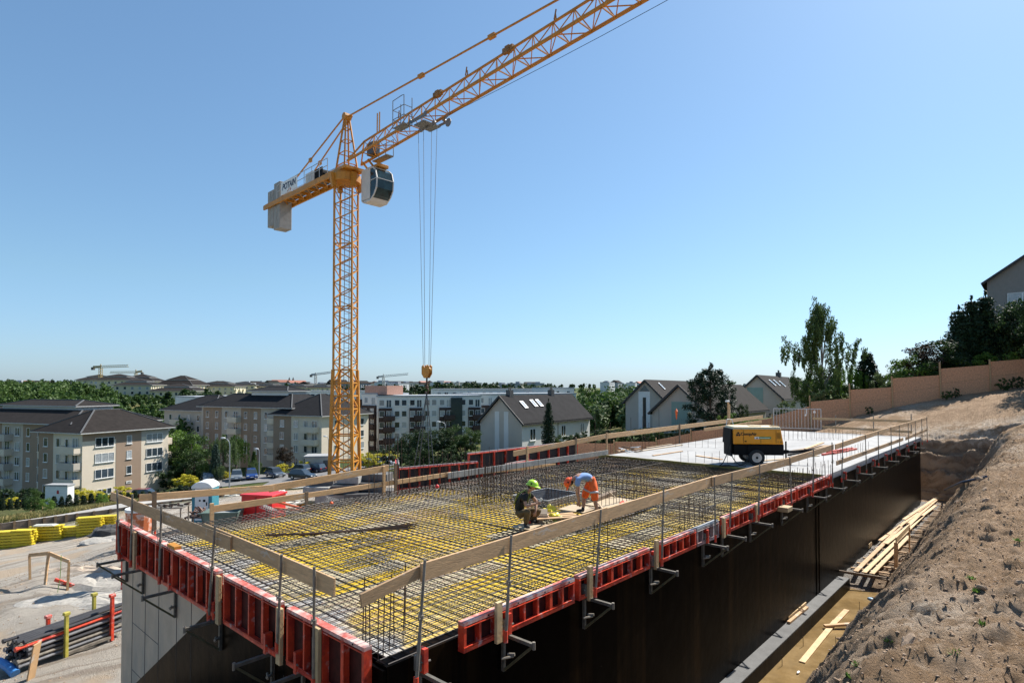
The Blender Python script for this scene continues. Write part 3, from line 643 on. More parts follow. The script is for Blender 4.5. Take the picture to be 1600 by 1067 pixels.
# right side, along the black wall; panel ends read off the photograph
ends = [(725, 898), (905, 1016), (1035, 1088), (1090, 1124), (1132, 1190), (1193, 1245), (1248, 1302)]
words = ['nearest, cut off square at its near end', 'second from the near corner', 'third from the near corner', 'dusty grey one mid row', 'fifth from the near corner', 'sixth from the near corner', 'farthest, next to the pale slab']
for k, (a, b) in enumerate(ends):
    xa = ptY(a, 900, 6.09).x; xb = ptY(b, 900, 6.09).x
    panel(xb - xa, HR, max(4, int((xb - xa) / .31)), 'low red panel on the black wall, ' + words[k], 'low red panels along the black wall', (xa, 6.09, ZP - HR), 0, grey=(k == 3))
HL = 0.83
el = [(180, 267), (268, 337), (349, 433), (448, 569)]
words = ['farthest left, by the bare corner', 'second from left, timber wedge on top', 'third from left between timber blocks', 'nearest, with scratched end face']
for k, (a, b) in enumerate(el):
    ya = ptX(a, 900, 4.34).y; yb_ = ptX(b, 950, 4.34).y
    panel(ya - yb_, HL, max(4, int((ya - yb_) / .43)), 'tall red panel on the front wall, ' + words[k], 'tall red panels on the front wall', (4.34, ya, ZP - HL), R(-90))
# back-side edge board and other red wall forms
def wallform(p, q, z0, z1, label, cols, rows, loc_group='red wall forms behind the slab'):
    L = (Vector((q[0] - p[0], q[1] - p[1], 0))).length; rz = math.atan2(q[1] - p[1], q[0] - p[0]); H = z1 - z0
    t = thing('wall_form', label, 'wall formwork', (p[0], p[1], z0), rz, loc_group)
    mb = MB()
    for i in range(cols + 1): x = L * i / cols; mb.box(x - .022, x + .022, -.12, 0, 0, H)
    for j in range(rows + 1): z = (H - .05) * j / rows; mb.box(0.022, L - .022, -.115, -.004, z, z + .04)
    mb.build('frame', REDP, t)
    mb = MB(); mb.box(-.03, L + .03, 0.001, .03, 0, H - .02); mb.build('plywood', mat('dark_form_ply', (0.025, 0.02, 0.018), .6, var=.4), t)
    mb = MB(); mb.box(-.03, L + .03, -.02, .04, H + .001, H + .05); mb.build('top_strip', CONC_PALE, t)
    return t
A = ptD(622, 733, 26.5); Bq = ptD(748, 757, 24.2)
wallform(ptD(621, 725, 27.5), ptD(622.5, 728, 25.5), -7.6, ptD(622, 724, 26).z, 'tall dark wall form with a red edge left of the starter bars', 1, 3)
wallform(ptD(622, 733, 25.6), ptD(745, 742, 27.8), -7.8, ptD(622, 732, 25.6).z, 'dark wall form with red frame behind the slab under the chain slings', 8, 5)
wallform(ptD(731, 709, 29.5), ptD(900, 712, 36), -8.0, ptD(731, 709, 29.5).z, 'long dark red framed wall form behind the back rail, right of the hedge', 10, 6)
wallform(ptD(790, 725, 31), ptD(896, 722, 37), -8.0, ptD(790, 725.5, 31).z, 'short red framed wall form beside the board fence', 5, 5)
# ---- timber blocks between the panels
def block(loc, label, h=.62, w=.15, t_=.06, rz=0, m=WOOD_YEL):
    mb = MB(); mb.box(-w / 2, w / 2, -t_, 0, 0, h); o = mb.build('timber_block', m, bevel=.006); o.location = loc; o.rotation_euler.z = rz
    return tag(o, label, 'timber block', 'timber blocks by the guard posts')
rb = [(777, 'beside the nearest guard post of the black wall side'), (920, 'between the first and second low red panels'), (1024, 'at the gap after the second low red panel'), (1130, 'at the gap after the grey panel'), (1181, 'beside the guard post left of the compressor wheel')]
for px, s in rb:
    x = ptY(px, 900, 6.08).x; block((x, 6.085, ZP - .47), 'pale timber block standing upright ' + s, .60 if px < 1100 else .5, .12)
x = ptY(1222, 780, 6.0).x; mb = MB(); mb.box(-.22, .22, -.3, 0, 0, .14); o = mb.build('timber_block', WOOD_YEL, bevel=.008); o.location = (x, 6.07, ZP - HR - .02); tag(o, 'short pale beam end lying crosswise below the red panels', 'timber block')
lb = [(212, 'at the far left panel'), (344, 'between the second and third tall red panels'), (440, 'between the third and nearest tall red panels'), (499, 'on the nearest tall red panel, partly hidden by its post')]
for px, s in lb:
    y = ptX(px, 900, 4.33).y; block((4.335, y, ZP - .86), 'upright timber block ' + s, .84, .13, .06, R(-90), WOOD_YEL if px > 300 else WOOD)
y = ptX(272, 858, 4.4).y; mb = MB(); mb.box(-.2, .2, -.01, .13, 0, .06); o = mb.build('timber_wedge', ORANGE, bevel=.004); o.location = (4.34, y, ZP + .003); o.rotation_euler.z = R(-90); tag(o, 'small orange timber wedge on top of the tall red panels', 'timber wedge')
# ---- triangular brackets under the forms
def bracket_proto():
    t = thing('form_bracket', 'x', 'bracket', (0, 0, 0))
    mb = MB(); mb.bar((0, 0.02, 0), (0, -.62, 0), .05); mb.bar((0, -.02, .0), (0, -.02, -.55), .05, .05); mb.build('frame', BRST, t)
    mb = MB(); mb.bar((0, -.60, -.02), (0, -.04, -.53), .035); mb.build('diagonal_strut', mat('olive_steel', (0.12, 0.11, 0.06), .6, .3, var=.3), t)
    mb = MB(); mb.tube([(0, -.62, .05), (0, -.62, -.06)], .024, 8); mb.build('end_sleeve', STEEL, t); mb = MB(); mb.tube([(-.09, -.06, -.33), (.09, -.14, -.33)], .018, 6); mb.tube([(.05, -.06, -.31), (.1, -.16, -.30)], .025, 6); mb.build('wing_nut', STEEL, t)
    mb = MB(); mb.box(-.035, .035, -.16, -.04, .03, .34); mb.build('clamp_plate', REDP, t)
    mb = MB(); mb.box(-.10, -.04, -.12, -.03, .06, .26); mb.tube([(-.12, -.1, .17), (.08, -.15, .17)], .014, 6); mb.build('clamp_bolt', STEEL, t)
    return t
BR = bracket_proto()
brx = [(655, 6.2, 'nearest'), (786, 6.2, ''), (912, 6.2, ''), (1016, 6.2, ''), (1098, 6.2, ''), (1128, 6.2, ''), (1172, 6.2, ''), (1222, 6.2, ''), (1262, 6.2, ''), (1292, 6.2, ''), (1318, 6.2, ''), (1340, 6.2, ''), (1364, 6.2, ''), (1384, 6.2, ''), (1402, 6.2, ''), (1418, 6.2, ''), (1430, 6.2, '')]
first = True
for k, (px, yy, s) in enumerate(brx):
    x = ptY(px, 900, 6.19).x; lab = 'steel triangular bracket on the black wall, %s from the near corner' % ORD[k]
    if first: BR.location = (x, 6.2, ZP - HR - .03); BR['label'] = lab; BR['group'] = 'brackets on the black wall'; first = False
    else: dup(BR, (x, 6.2, ZP - HR - .03), 0, lab, 'brackets on the black wall')
for k, px in enumerate((200, 226, 277, 348, 430, 478)):
    y = ptX(px, 900, 4.47).y
    dup(BR, (4.46, y, ZP - HL - .05), R(-90), 'steel triangular bracket on the front wall, %s from the left corner' % ORD[k], 'brackets on the front wall')
# ---- guard posts
def post(base, top, label, group, r=.022):
    t = thing('guard_post', label, 'guard post', base, 0, group); b = Vector(base); v = Vector(top) - b
    mb = MB(); mb.tube([(0, 0, 0), v * .42], r * 1.25, 8); mb.tube([v * .42, v], r, 8); mb.build('tube', STEEL, t)
    mb = MB(); mb.tube([(0, 0, -.03), (0, 0, .14)], r * 1.7, 8); mb.build('foot_sleeve', REDP, t)
    mb = MB(); p = v * .55; mb.disc(p, v, r * 1.9, .05, 8); mb.tube([p, p + Vector((-.07, -.05, 0)), p + Vector((-.07, -.05, .1))], .007, 5); mb.build('rail_hook', STEEL, t)
    return t
YP = 5.97
rp = [(664, 874, 650, 1075), (799, 836, 790, 1000), (939, 796, 930, 930), (1037, 760, 1034, 882), (1116, 745, 1118, 845), (1144, 738, 1140, 832), (1187, 725, 1185, 812), (1234, 714, 1237, 792),
      (1271, 701, 1270, 775), (1300, 691, 1301, 760), (1317, 687, 1315, 752), (1352, 679, 1354, 738), (1372, 674, 1373, 728), (1392, 667, 1393, 718), (1405, 664, 1406, 711), (1419, 661, 1420, 705), (1430, 658, 1431, 700), (1440, 654, 1441, 694), (1448, 651, 1449, 690)]
for k, (a, b, c, d) in enumerate(rp):
    post(ptY(c, d, YP), ptY(a, b, YP), 'steel guard post on the black wall side, %s from the near corner' % ORD[k], 'guard posts on the black wall side', .020 if k < 2 else .018)
lp = [(183, 765, 186, 872), (207, 772, 204, 884), (252, 790, 249, 910), (336, 821, 326, 966), (440, 866, 433, 1017), (491, 885, 490, 1075)]
for k, (a, b, c, d) in enumerate(lp):
    post(ptX(c, d, 4.27), ptX(a, b, 4.27), 'steel guard post on the front wall, %s from the left corner' % ORD[k], 'guard posts on the front wall', .021)
# ---- planks
def plank(a, b, h, label, m=WOOD, t_=.035, group='guard rail planks', drop=True):
    a = Vector(a); b = Vector(b); o_ = a.copy(); L = (b - a).length; mb = MB()
    d = (b - a); n = 8; rz = math.atan2(d.y, d.x); el = math.asin(d.z / L)
    mb.hexa([(0, -t_ / 2, -h), (L, -t_ / 2, -h), (L, t_ / 2, -h), (0, t_ / 2, -h), (0, -t_ / 2, 0), (L, -t_ / 2, 0), (L, t_ / 2, 0), (0, t_ / 2, 0)])
    o = mb.build('guard_plank', m, bevel=.004); o.location = a; o.rotation_euler = (0, -el, rz)
    return tag(o, label, 'plank', group)
def pY(a, b, y, h, label, **k): return plank(ptY(a[0], a[1], y), ptY(b[0], b[1], y), h, label, **k)
def pX(a, b, x, h, label, **k): return plank(ptX(a[0], a[1], x), ptX(b[0], b[1], x), h, label, **k)
pY((562, 928), (668, 877), 6.06, .16, 'worn rail plank at the near end of the black wall side')
pY((657, 880), (948, 792), 6.02, .235, 'long rail plank over the first low red panel, in front of the workers', m=WOOD)
pY((936, 797), (1120, 742), 6.055, .23, 'rail plank in the middle of the black wall side below the compressor')
pY((1112, 745), (1236, 714.5), 6.02, .22, 'rail plank just left of the compressor wheel')
pY((1228, 716), (1302, 694), 6.05, .2, 'rail plank below the compressor drawbar')
pY((1305, 694), (1375, 671.5), 6.02, .2, 'upper rail plank over the pale slab edge, nearer one')
pY((1370, 673), (1449, 651), 6.05, .2, 'upper rail plank over the pale slab edge, far end')
pY((1307, 720), (1411, 683.5), 6.02, .17, 'lower rail plank over the pale slab edge, nearer one')
pY((1415, 683), (1449, 669), 6.02, .17, 'lower rail plank at the far end of the pale slab')
pX((174, 768), (212, 781), 4.36, .2, 'short rail plank at the far left corner of the front wall')
pX((205, 780), (361, 838), 4.34, .24, 'rail plank over the bare concrete corner of the front wall')
pX((319, 817), (443, 868), 4.38, .24, 'rail plank in the middle of the front wall, overlapping its neighbour')
pX((437, 866), (523, 903), 4.34, .25, 'rail plank on the near end of the front wall with a free cut end')
YB = 15.9
pY((218, 772), (428, 757), YB, .17, 'upper back rail plank at the left, above the portable toilet', m=WOOD)
pY((420, 757.5), (607, 726), YB + .04, .2, 'upper back rail plank in front of the crane mast')
pY((331, 790), (482, 769), YB, .17, 'lower back rail plank in front of the red steel box', m=WOOD)
pY((478, 770), (705, 737), YB + .04, .15, 'lower back rail plank below the crane mast')
pY((700, 738), (868, 724), YB, .16, 'lower back rail plank behind the crouching worker')
pY((802, 704.5), (951, 677), YB, .22, 'upper back rail plank behind the bending worker, rising to the right')
pY((948, 677.5), (1192, 648.5), YB + .04, .24, 'long upper back rail plank behind the compressor')
pY((1100, 669), (1190, 657), YB + 1.2, .2, 'short loose plank behind the compressor, below the upper rail')
for k, (px, b_, t__, y) in enumerate(((241, 822, 768, YB), (331, 830, 786, YB - .06), (479, 796, 768, YB), (600, 782, 728, YB), (618, 780, 724, YB), (824, 735, 697, YB), (900, 730, 683, YB), (948, 722, 676, YB), (1062, 704, 662, YB), (1140, 690, 618 + 14, YB))):
    p = ptY(px, b_, y); q = ptY(px, t__, y); mb = MB(); mb.bar((0, 0, -.1), q - p, .055, .09); o = mb.build('rail_post', WOOD if k % 2 else WOOD_DARK); o.location = p
    tag(o, 'timber rail post on the back edge, %s from the left' % ORD[k], 'rail post', 'timber posts of the back rail')
# far end rails of the pale slab
XE = 46.3
pX((1270, 652), (1428, 656.5), XE, .16, 'upper rail plank across the far end of the pale slab')
pX((1285, 665), (1425, 673), XE, .16, 'lower rail plank across the far end of the pale slab')
for k, px in enumerate((1306, 1365, 1424)):
    p = ptX(px, 674, XE + .05); mb = MB(); mb.bar((0, 0, -.1), (0, 0, 1.15), .05); o = mb.build('rail_post', STEEL); o.location = p
    tag(o, 'rail post across the far end of the pale slab, %s' % ('leftmost', 'in the middle', 'next to the corner')[k], 'rail post', 'rail posts of the far end')
# ---------------------------------------------------------------- tower crane
CB = xd(-11.25, 40, -8.0); JA = (.712, -.702)
jd = RT * JA[0] + FW * JA[1]; JR = math.atan2(jd[1], jd[0])
CRN = thing('tower_crane', 'tall orange tower crane with white cab standing behind the slab', 'tower crane', CB, JR)
ZR = 14.35 + 8      # slewing ring above the base
mrot = math.atan2(FW[1], FW[0]) + R(45 - 3) - JR
def mc(side, k, z): a = mrot + k * math.pi / 2; return Vector((math.cos(a) * side / math.sqrt(2) , math.sin(a) * side / math.sqrt(2), z))
def lattice(side0, side1, z0, z1, bay, ch, br, extra=False):
    mb = MB(); m2 = MB()
    sd = lambda z: side0 + (side1 - side0) * (z - z0) / (z1 - z0)
    n = max(1, round((z1 - z0) / bay))
    for k in range(4): mb.bar(mc(side0, k, z0), mc(side1, k, z1), ch, ch, up=(math.cos(mrot + k * math.pi / 2 + .785), math.sin(mrot + k * math.pi / 2 + .785), 0))
    for i in range(n):
        za = z0 + (z1 - z0) * i / n; zb = z0 + (z1 - z0) * (i + 1) / n; zm = (za + zb) / 2
        for k in range(4):
            k2 = (k + 1) % 4
            a, b = (k, k2) if k % 2 == 0 else (k2, k)
            m2.bar(mc(sd(za), a, za), mc(sd(zm), b, zm), br); m2.bar(mc(sd(zm), b, zm), mc(sd(zb), a, zb), br)
            if extra: m2.bar(mc(sd(zm), a, zm), mc(sd(zm), b, zm), br)
        if i % 4 == 0:
            for k in range(4): m2.bar(mc(sd(za), k, za), mc(sd(za), (k + 1) % 4, za), br * 1.3)
    return mb, m2
a, b = lattice(1.22, 1.22, 9.1, ZR - .6, 1.05, .115, .055)
m1 = a.build('mast_chords', ORANGE, CRN, fixn=False); b.build('mast_bracing', ORANGE, m1, fixn=False)
a, b = lattice(1.62, 1.25, 0.35, 9.1, 1.9, .19, .085, True)
m1 = a.build('base_mast_chords', ORANGE, CRN, fixn=False); b.build('mast_bracing', ORANGE, m1, fixn=False)
mb = MB()
for i in range(64):
    z = 1 + i * .33; mb.bar((.12, -.18, z), (.12, .18, z), .02)
for s in (-.18, .18): mb.bar((.12, s, .8), (.12, s, ZR - .7), .035)
mb.build('ladder', STEEL, CRN, fixn=False)
mb = MB(); mb.disc((0, 0, ZR - .35), (0, 0, 1), .95, .5, 20); mb.disc((0, 0, ZR - .02), (0, 0, 1), .8, .2, 20)
for k in range(4): mb.bar(mc(1.3, k, ZR - 1.0), mc(1.5, k, ZR - .1), .28)
mb.box(-1.1, 1.1, -.75, .75, ZR + .08, ZR + .26); mb.build('slewing_ring', ORANGE, CRN)
# tower head
mb = MB(); HT = 18.3 + 8
for sx, sy in ((-.55, -.5), (-.55, .5), (.6, -.5), (.6, .5)): mb.bar((sx, sy, ZR + .2), (.0 + sx * .12, sy * .25, HT), .1)
for j in range(4):
    f = (j + .5) / 4.5; z = ZR + .2 + (HT - ZR - .2) * f; g = 1 - f * .85
    for a_, b_ in (((-.55, -.5), (-.55, .5)), ((-.55, .5), (.6, .5)), ((.6, .5), (.6, -.5)), ((.6, -.5), (-.55, -.5))):
        mb.bar((a_[0] * g, a_[1] * g, z), (b_[0] * g, b_[1] * g, z), .05)
mb.disc((0, 0, HT + .02), (0, 1, 0), .24, .5, 12); mb.bar((-.35, .2, HT - .35), (.3, .2, HT + .12), .14)
mb.build('tower_head', ORANGE, CRN, fixn=False)
# counter jib
CJ = 11.6
mb = MB()
for s in (-.62, .62): mb.bar((-.5, s, ZR + .12), (-CJ, s, ZR + .12), .14, .36)
for i in range(9): x = -1 - i * 1.25; mb.bar((x, -.55, ZR + .1), (x, .55, ZR + .1), .1, .2)
for i in range(8): x = -1 - i * 1.25; mb.bar((x, -.55, ZR + .06), (x - 1.25, .55, ZR + .06), .06)
cjo = mb.build('counter_jib', ORANGE, CRN, fixn=False)
mb = MB()
mb.box(-9.4, -1.2, -.5, .5, ZR + .30, ZR + .33); mb.build('walkway', STEEL, cjo)
mb = MB()
for s in (-.66, .66):
    for i in range(8): x = -1.4 - i * 1.15; mb.bar((x, s, ZR + .3), (x, s, ZR + 1.35), .035)
    for z in (.85, 1.35): mb.bar((-1.4, s, ZR + z), (-9.45, s, ZR + z), .035)
mb.build('handrail', mat('pale_rail_paint', (0.45, 0.44, 0.42), .5, .3), cjo)
mb = MB(); mb.box(-8.6, -5.9, -.705, -.68, ZR + .36, ZR + 1.34); mb.box(-8.6, -5.9, -.695, -.675, ZR + .36, ZR + 1.34)
sgn = mb.build('sign_board', WHITE, cjo)
def text(s, size, m, parent, mtx, name='lettering', ext=.004, align='CENTER', bold=0.0, shear=0.0):
    cu = bpy.data.curves.new(name, 'FONT'); cu.body = s; cu.size = size; cu.extrude = ext; cu.align_x = align; cu.align_y = 'CENTER'; cu.offset = bold; cu.shear = shear
    tmp = bpy.data.objects.new('tmp', cu); me = bpy.data.meshes.new_from_object(tmp); me.name = name
    bpy.data.objects.remove(tmp); me.materials.clear(); me.materials.append(m)
    me.transform(mtx); o = link(name, me, parent); return o
NAVY = mat('navy_letters', (0.02, 0.025, 0.06), .5, var=.05)
# letters stand on the outer side of the board, readable from the street side
text('POTAIN', .62, NAVY, sgn, Matrix.Translation((-7.25, -.71, ZR + .9)) @ Matrix.Rotation(R(90), 4, 'X'), bold=.02, shear=.2)
mb = MB(); mb.box(-7.0, -6.9, -.712, -.706, ZR + .42, ZR + .62); mb.bar((-7.5, -.71, ZR + .42), (-7.1, -.71, ZR + .62), .05, .01); mb.build('sign_mark', mat('sign_rust_red', (.35, .06, .03), .5), sgn)
mb = MB(); mb.box(-5.2, -4.0, -.4, .4, ZR + .34, ZR + 1.25); mb.build('winch_cabinet', mat('cabinet_grey', (.5, .5, .48), .5), cjo, bevel=.02)
mb = MB(); mb.tube([(-3.0, -.4, ZR + .75), (-3.0, .4, ZR + .75)], .35, 14); mb.box(-3.6, -2.5, -.5, -.42, ZR + .3, ZR + 1.1); mb.box(-3.6, -2.5, .42, .5, ZR + .3, ZR + 1.1); mb.build('winch_drum', BLACK, cjo)
for i, (x, zt, zb) in enumerate(((-9.55, 1.75, -1.95), (-10.1, 1.75, -1.95), (-10.7, 1.35, -1.55), (-11.25, 1.35, -1.55))):
    mb = MB(); mb.box(x - .26, x + .26, -.50, .50, ZR + zb, ZR + zt); mb.build('counterweight', mat('weight_concrete', (.30, .29, .27), .85, var=.15, scale=2, bump=.2), cjo, bevel=.03)
mb = MB(); mb.bar((-9.2, -.64, ZR + .1), (-CJ - .3, -.64, ZR + .1), .12, .34); mb.bar((-9.2, .64, ZR + .1), (-CJ - .3, .64, ZR + .1), .12, .34); mb.build('counterweight_beam', ORANGE, cjo)
mb = MB()
for s in (-.55, .55):
    mb.bar((-.05, s * .35, HT - .05), (-8.9, s, ZR + .35), .075); m_ = Vector((-.05, s * .35, HT - .05)).lerp(Vector((-8.9, s, ZR + .35)), .5)
    mb.box(m_.x - .16, m_.x + .16, m_.y - .07, m_.y + .07, m_.z - .16, m_.z + .12)
mb.build('counter_tie', ORANGE, CRN)
# jib
J0 = 1.0; JE = 44.0; zb0 = ZR + .50; slope = .048
zj = lambda x: zb0 + slope * x
mb = MB(); W = .52; Hh = 1.08
mb.bar((J0, -W, zj(J0)), (JE, -W, zj(JE)), .12); mb.bar((J0, W, zj(J0)), (JE, W, zj(JE)), .12); mb.bar((J0 + 1.2, 0, zj(J0) + Hh), (JE, 0, zj(JE) + Hh), .09)
mb.bar((J0, -W, zj(J0)), (J0 + 1.2, 0, zj(J0) + Hh), .08); mb.bar((J0, W, zj(J0)), (J0 + 1.2, 0, zj(J0) + Hh), .08)
jb = mb.build('jib_chords', ORANGE, CRN, fixn=False)
mb = MB(); x = J0 + 1.2; st = 1.25; i = 0
while x < JE - st:
    for s in (-W, W):
        mb.bar((x, 0, zj(x) + Hh), (x + st / 2, s, zj(x)), .042); mb.bar((x + st / 2, s, zj(x)), (x + st, 0, zj(x) + Hh), .042)
    mb.bar((x + st / 2, -W, zj(x)), (x + st / 2, W, zj(x)), .05)
    mb.bar((x + st / 2, -W, zj(x)), (x + st * 1.5, W, zj(x)), .04) if i % 2 else mb.bar((x + st / 2, W, zj(x)), (x + st * 1.5, -W, zj(x)), .04)
    x += st; i += 1
mb.build('jib_bracing', ORANGE, jb, fixn=False)
for x in (9.6, 15.2, 20.6): mb = MB(); mb.box(x, x + .7, -.1, .1, zj(x) + Hh - .1, zj(x) + Hh + .16); mb.box(x + .2, x + .5, -.13, .13, zj(x) + Hh - .12, zj(x) + Hh + .2); mb.build('jib_joint', mat('dull_orange', (.25, .12, .03), .6, var=.3), jb)
for x in (6.2, 12.4, 18.6, 24.8): mb = MB(); mb.bar((x, -.08, zj(x) + Hh), (x + .15, -.12, zj(x) + Hh + .4), .05); mb.bar((x, .08, zj(x) + Hh), (x - .1, .12, zj(x) + Hh + .4), .05); mb.bar((x, -.1, zj(x) + Hh + .03), (x, .1, zj(x) + Hh + .03), .05); mb.build('lug', mat('dull_orange', (.25, .12, .03), .6, var=.3), jb)
mb = MB(); mb.bar((3.6, .1, zj(3) + Hh), (3.62, .1, zj(3) + Hh + 1.35), .06); mb.bar((3.85, .1, zj(3) + Hh), (3.87, .1, zj(3) + Hh + 1.35), .06); mb.build('lamp_bracket', ORANGE, jb)
mb = MB(); a_ = Vector((.05, 0, HT)); b_ = Vector((30, 0, zj(30) + Hh)); mb.bar(a_, b_, .075); mb.bar(b_ - Vector((.2, 0, -.1)), b_ + Vector((.4, 0, -.1)), .25)
for f in (.0, .27, .47, .67, .86):
    if f: p = a_.lerp(b_, f); q = a_.lerp(b_, f + .016); mb.bar(p, q, .2, .2)
mb.build('jib_tie', ORANGE, CRN)
mb = MB(); mb.tube([(9.5, .3, zj(9) - .15)] + [(x, .3, zj(x) - .15 - .55 * math.sin((x - 9.5) / 34 * math.pi)) for x in range(12, 43, 3)] + [(43, .3, zj(43) - .1)], .012, 5); mb.build('trolley_rope', BLACK, CRN)
# platform at the jib root
mb = MB(); mb.box(2.2, 3.9, .62, 1.15, zj(2) - .12, zj(2) - .06)
for x in (2.2, 3.0, 3.9): mb.bar((x, 1.13, zj(2) - .06), (x, 1.13, zj(2) + 1.0), .035)
for z in (.5, 1.0): mb.bar((2.2, 1.13, zj(2) + z), (3.9, 1.13, zj(2) + z), .03)
mb.build('root_platform', STEEL, CRN)
mb = MB(); mb.box(2.2, 3.0, .2, .7, zj(2) + .15, zj(2) + .95); mb.build('electric_cabinet', mat('cabinet_dark', (.06, .065, .07), .5), CRN, bevel=.02)
# cab
CY = .95; cx0, cx1 = 1.45, 3.2; cz0, cz1 = ZR - 2.2, ZR - .1
poly = [(cx0, cz0 + .15), (cx0, cz1), (cx1 - .45, cz1), (cx1 - .12, cz1 - .25), (cx1 + .05, cz1 - .8), (cx1 + .0, cz1 - 1.4), (cx1 - .3, cz0 + .3), (cx1 - .75, cz0), (cx0 + .2, cz0)]
CABW = mat('cab_white', (0.55, 0.53, 0.50), .5, var=.08)
mb = MB()
for yy in (CY - .62, CY + .62):      # side frames as rims
    for i in range(len(poly)):
        p, q = poly[i], poly[(i + 1) % len(poly)]; mb.bar((p[0], yy, p[1]), (q[0], yy, q[1]), .07)
mb.box(cx0, cx0 + 1.0, CY - .64, CY - .60, cz0 + .16, cz1); mb.box(cx0, cx0 + 1.0, CY + .60, CY + .64, cz0 + .16, cz1)
mb.box(cx0 - .02, cx0 + .03, CY - .6, CY + .6, cz0 + .16, cz1); mb.box(cx0, cx1 - .45, CY - .66, CY + .66, cz1, cz1 + .06)
mb.hexa([(cx0 + .2, CY - .6, cz0 - .04), (cx1 - .75, CY - .6, cz0 - .04), (cx1 - .75, CY + .6, cz0 - .04), (cx0 + .2, CY + .6, cz0 - .04), (cx0, CY - .6, cz0 + .15), (cx1 - .5, CY - .6, cz0 + .15), (cx1 - .5, CY + .6, cz0 + .15), (cx0, CY + .6, cz0 + .15)])
for z in (cz1 - .8,): mb.bar((cx1 + .05, CY - .6, z), (cx1 + .05, CY + .6, z), .045); 
mb.bar((cx0 + 1.0, CY - .62, cz1 - .8), (cx1 + .05, CY - .62, cz1 - .8), .04)
cab = mb.build('cab', CABW, CRN)
mb = MB(); g = [p for p in poly[2:8]]
for p, q in zip(g[:-1], g[1:]): mb.add([(p[0], CY - .6, p[1]), (q[0], CY - .6, q[1]), (q[0], CY + .6, q[1]), (p[0], CY + .6, p[1])], [(0, 1, 2, 3)])
for yy in (CY - .61, CY + .61): mb.add([(x, yy, z) for x, z in [(cx0 + 1.0, cz0 + .3), (cx0 + 1.0, cz1 - .05)] + g], [tuple(range(len(g) + 2))])
CGL = mat('cab_glass', (0.012, 0.03, 0.034), .12, var=.8, scale=2.5, spec=.45); mb.build('cab_glass', CGL, cab)
mb = MB(); mb.box(cx0 + 1.0, cx0 + 1.5, CY - .3, CY + .3, cz0 + .5, cz0 + .95); mb.box(cx0 + .95, cx0 + 1.1, CY - .28, CY + .28, cz0 + .9, cz0 + 1.5); mb.build('seat', BLACK, cab)
mb = MB(); mb.box(cx0 + .2, cx0 + 1.6, CY - .4, CY + .4, cz1 + .07, cz1 + .28); mb.build('roof_box', ORANGE, cab, bevel=.02)
mb = MB(); mb.bar((cx0 + .2, CY - .3, cz1 + .2), (cx0 + .2, .2, ZR + .5), .1); mb.bar((cx0 + .9, CY - .3, cz1 + .2), (cx0 + .9, .2, ZR + .5), .1); mb.build('cab_bracket', ORANGE, CRN)
# trolley and ropes
TX = 9.0; zt = zj(TX) - .2
mb = MB(); mb.box(TX - .5, TX + .45, -.6, .6, zt - .2, zt - .14)
for s in (-.7, .7):
    mb.bar((TX - .8, s, zt), (TX + .8, s, zt), .07, .12)
    for x in (-.7, .7): mb.disc((TX + x, s, zt + .12), (0, 1, 0), .10, .08, 10)
for x in (-.6, .0, .6): mb.disc((TX + x, 0, zt - .2), (0, 1, 0), .15, .1, 12)
mb.bar((TX + 1.0, .3, zt - .1), (TX + 1.6, .3, zt + .1), .07); mb.disc((TX + 1.5, .3, zt - .35), (0, 1, 0), .24, .03, 14)
tro = mb.build('trolley', mat('basket_grey', (.20, .20, .20), .5, .5), CRN)
mb = MB(); mb.box(TX - 1.5, TX - .4, -1.35, -.8, zt - .3, zt - .26)
for x in (-1.5, -.4):
    for y in (-1.35, -.8): mb.bar((TX + x, y, zt - .3), (TX + x, y, zt + 1.3), .035)
for z in (.2, .75): mb.bar((TX - 1.5, -1.35, zt + z), (TX - .4, -1.35, zt + z), .03); mb.bar((TX - 1.5, -1.35, zt + z), (TX - 1.5, -.8, zt + z), .03); mb.bar((TX - .4, -1.35, zt + z), (TX - .4, -.8, zt + z), .03)
mb.bar((TX - 1.5, -1.35, zt + 1.3), (TX - .95, -1.1, zt + 1.55), .03); mb.bar((TX - .95, -1.1, zt + 1.55), (TX - .4, -1.35, zt + 1.3), .03)
mb.build('trolley_basket', mat('basket_grey', (.20, .20, .20), .5, .5), tro)
HZ = 8.0 + 1.12     # hook block top
mb = MB()
for x, x2, y in ((-.55, -.2, -.25), (-.05, -.06, -.25), (.05, .06, .25), (.55, .2, .25)): mb.tube([(TX + x, y, zt - .3), (TX + x2, y * .4, HZ)], .014, 5)
mb.build('hoist_rope', mat('rope_grey', (.16, .16, .16), .6, .4), CRN)
mb = MB(); pl = [(-.34, .0), (-.34, -.42), (-.12, -.66), (.12, -.66), (.34, -.42), (.34, .0), (.18, .1), (.1, -.05), (-.1, -.05), (-.18, .1)]
for yy in (-.12, .08): mb.prism([(TX + x, HZ + z) for x, z in pl], yy, yy + .04)
for x in (-.2, .2): mb.disc((TX + x, 0, HZ - .2), (0, 1, 0), .17, .13, 12)
hb = mb.build('hook_block', ORANGE, CRN)
mb = MB(); mb.tube([(TX, 0, HZ - .6), (TX, 0, HZ - 1.1)], .05, 8); mb.sphere((TX, 0, HZ - 1.15), .1)
mb.tube([(TX + .14 * math.cos(t), 0, HZ - 1.38 + .16 * math.sin(t)) for t in [1.6 - k * .5 for k in range(10)]], .045, 8); mb.build('hook', RUST, hb)
hk = Vector((TX, 0, HZ - 1.45)); wm = Matrix.Rotation(JR, 4, 'Z'); hw = CB + wm @ hk
e1 = ptD(650, 735, 33); e2 = ptD(675, 739, 32.6)
ch = mat('chain_steel', (.10, .10, .095), .5, .6, var=.3)
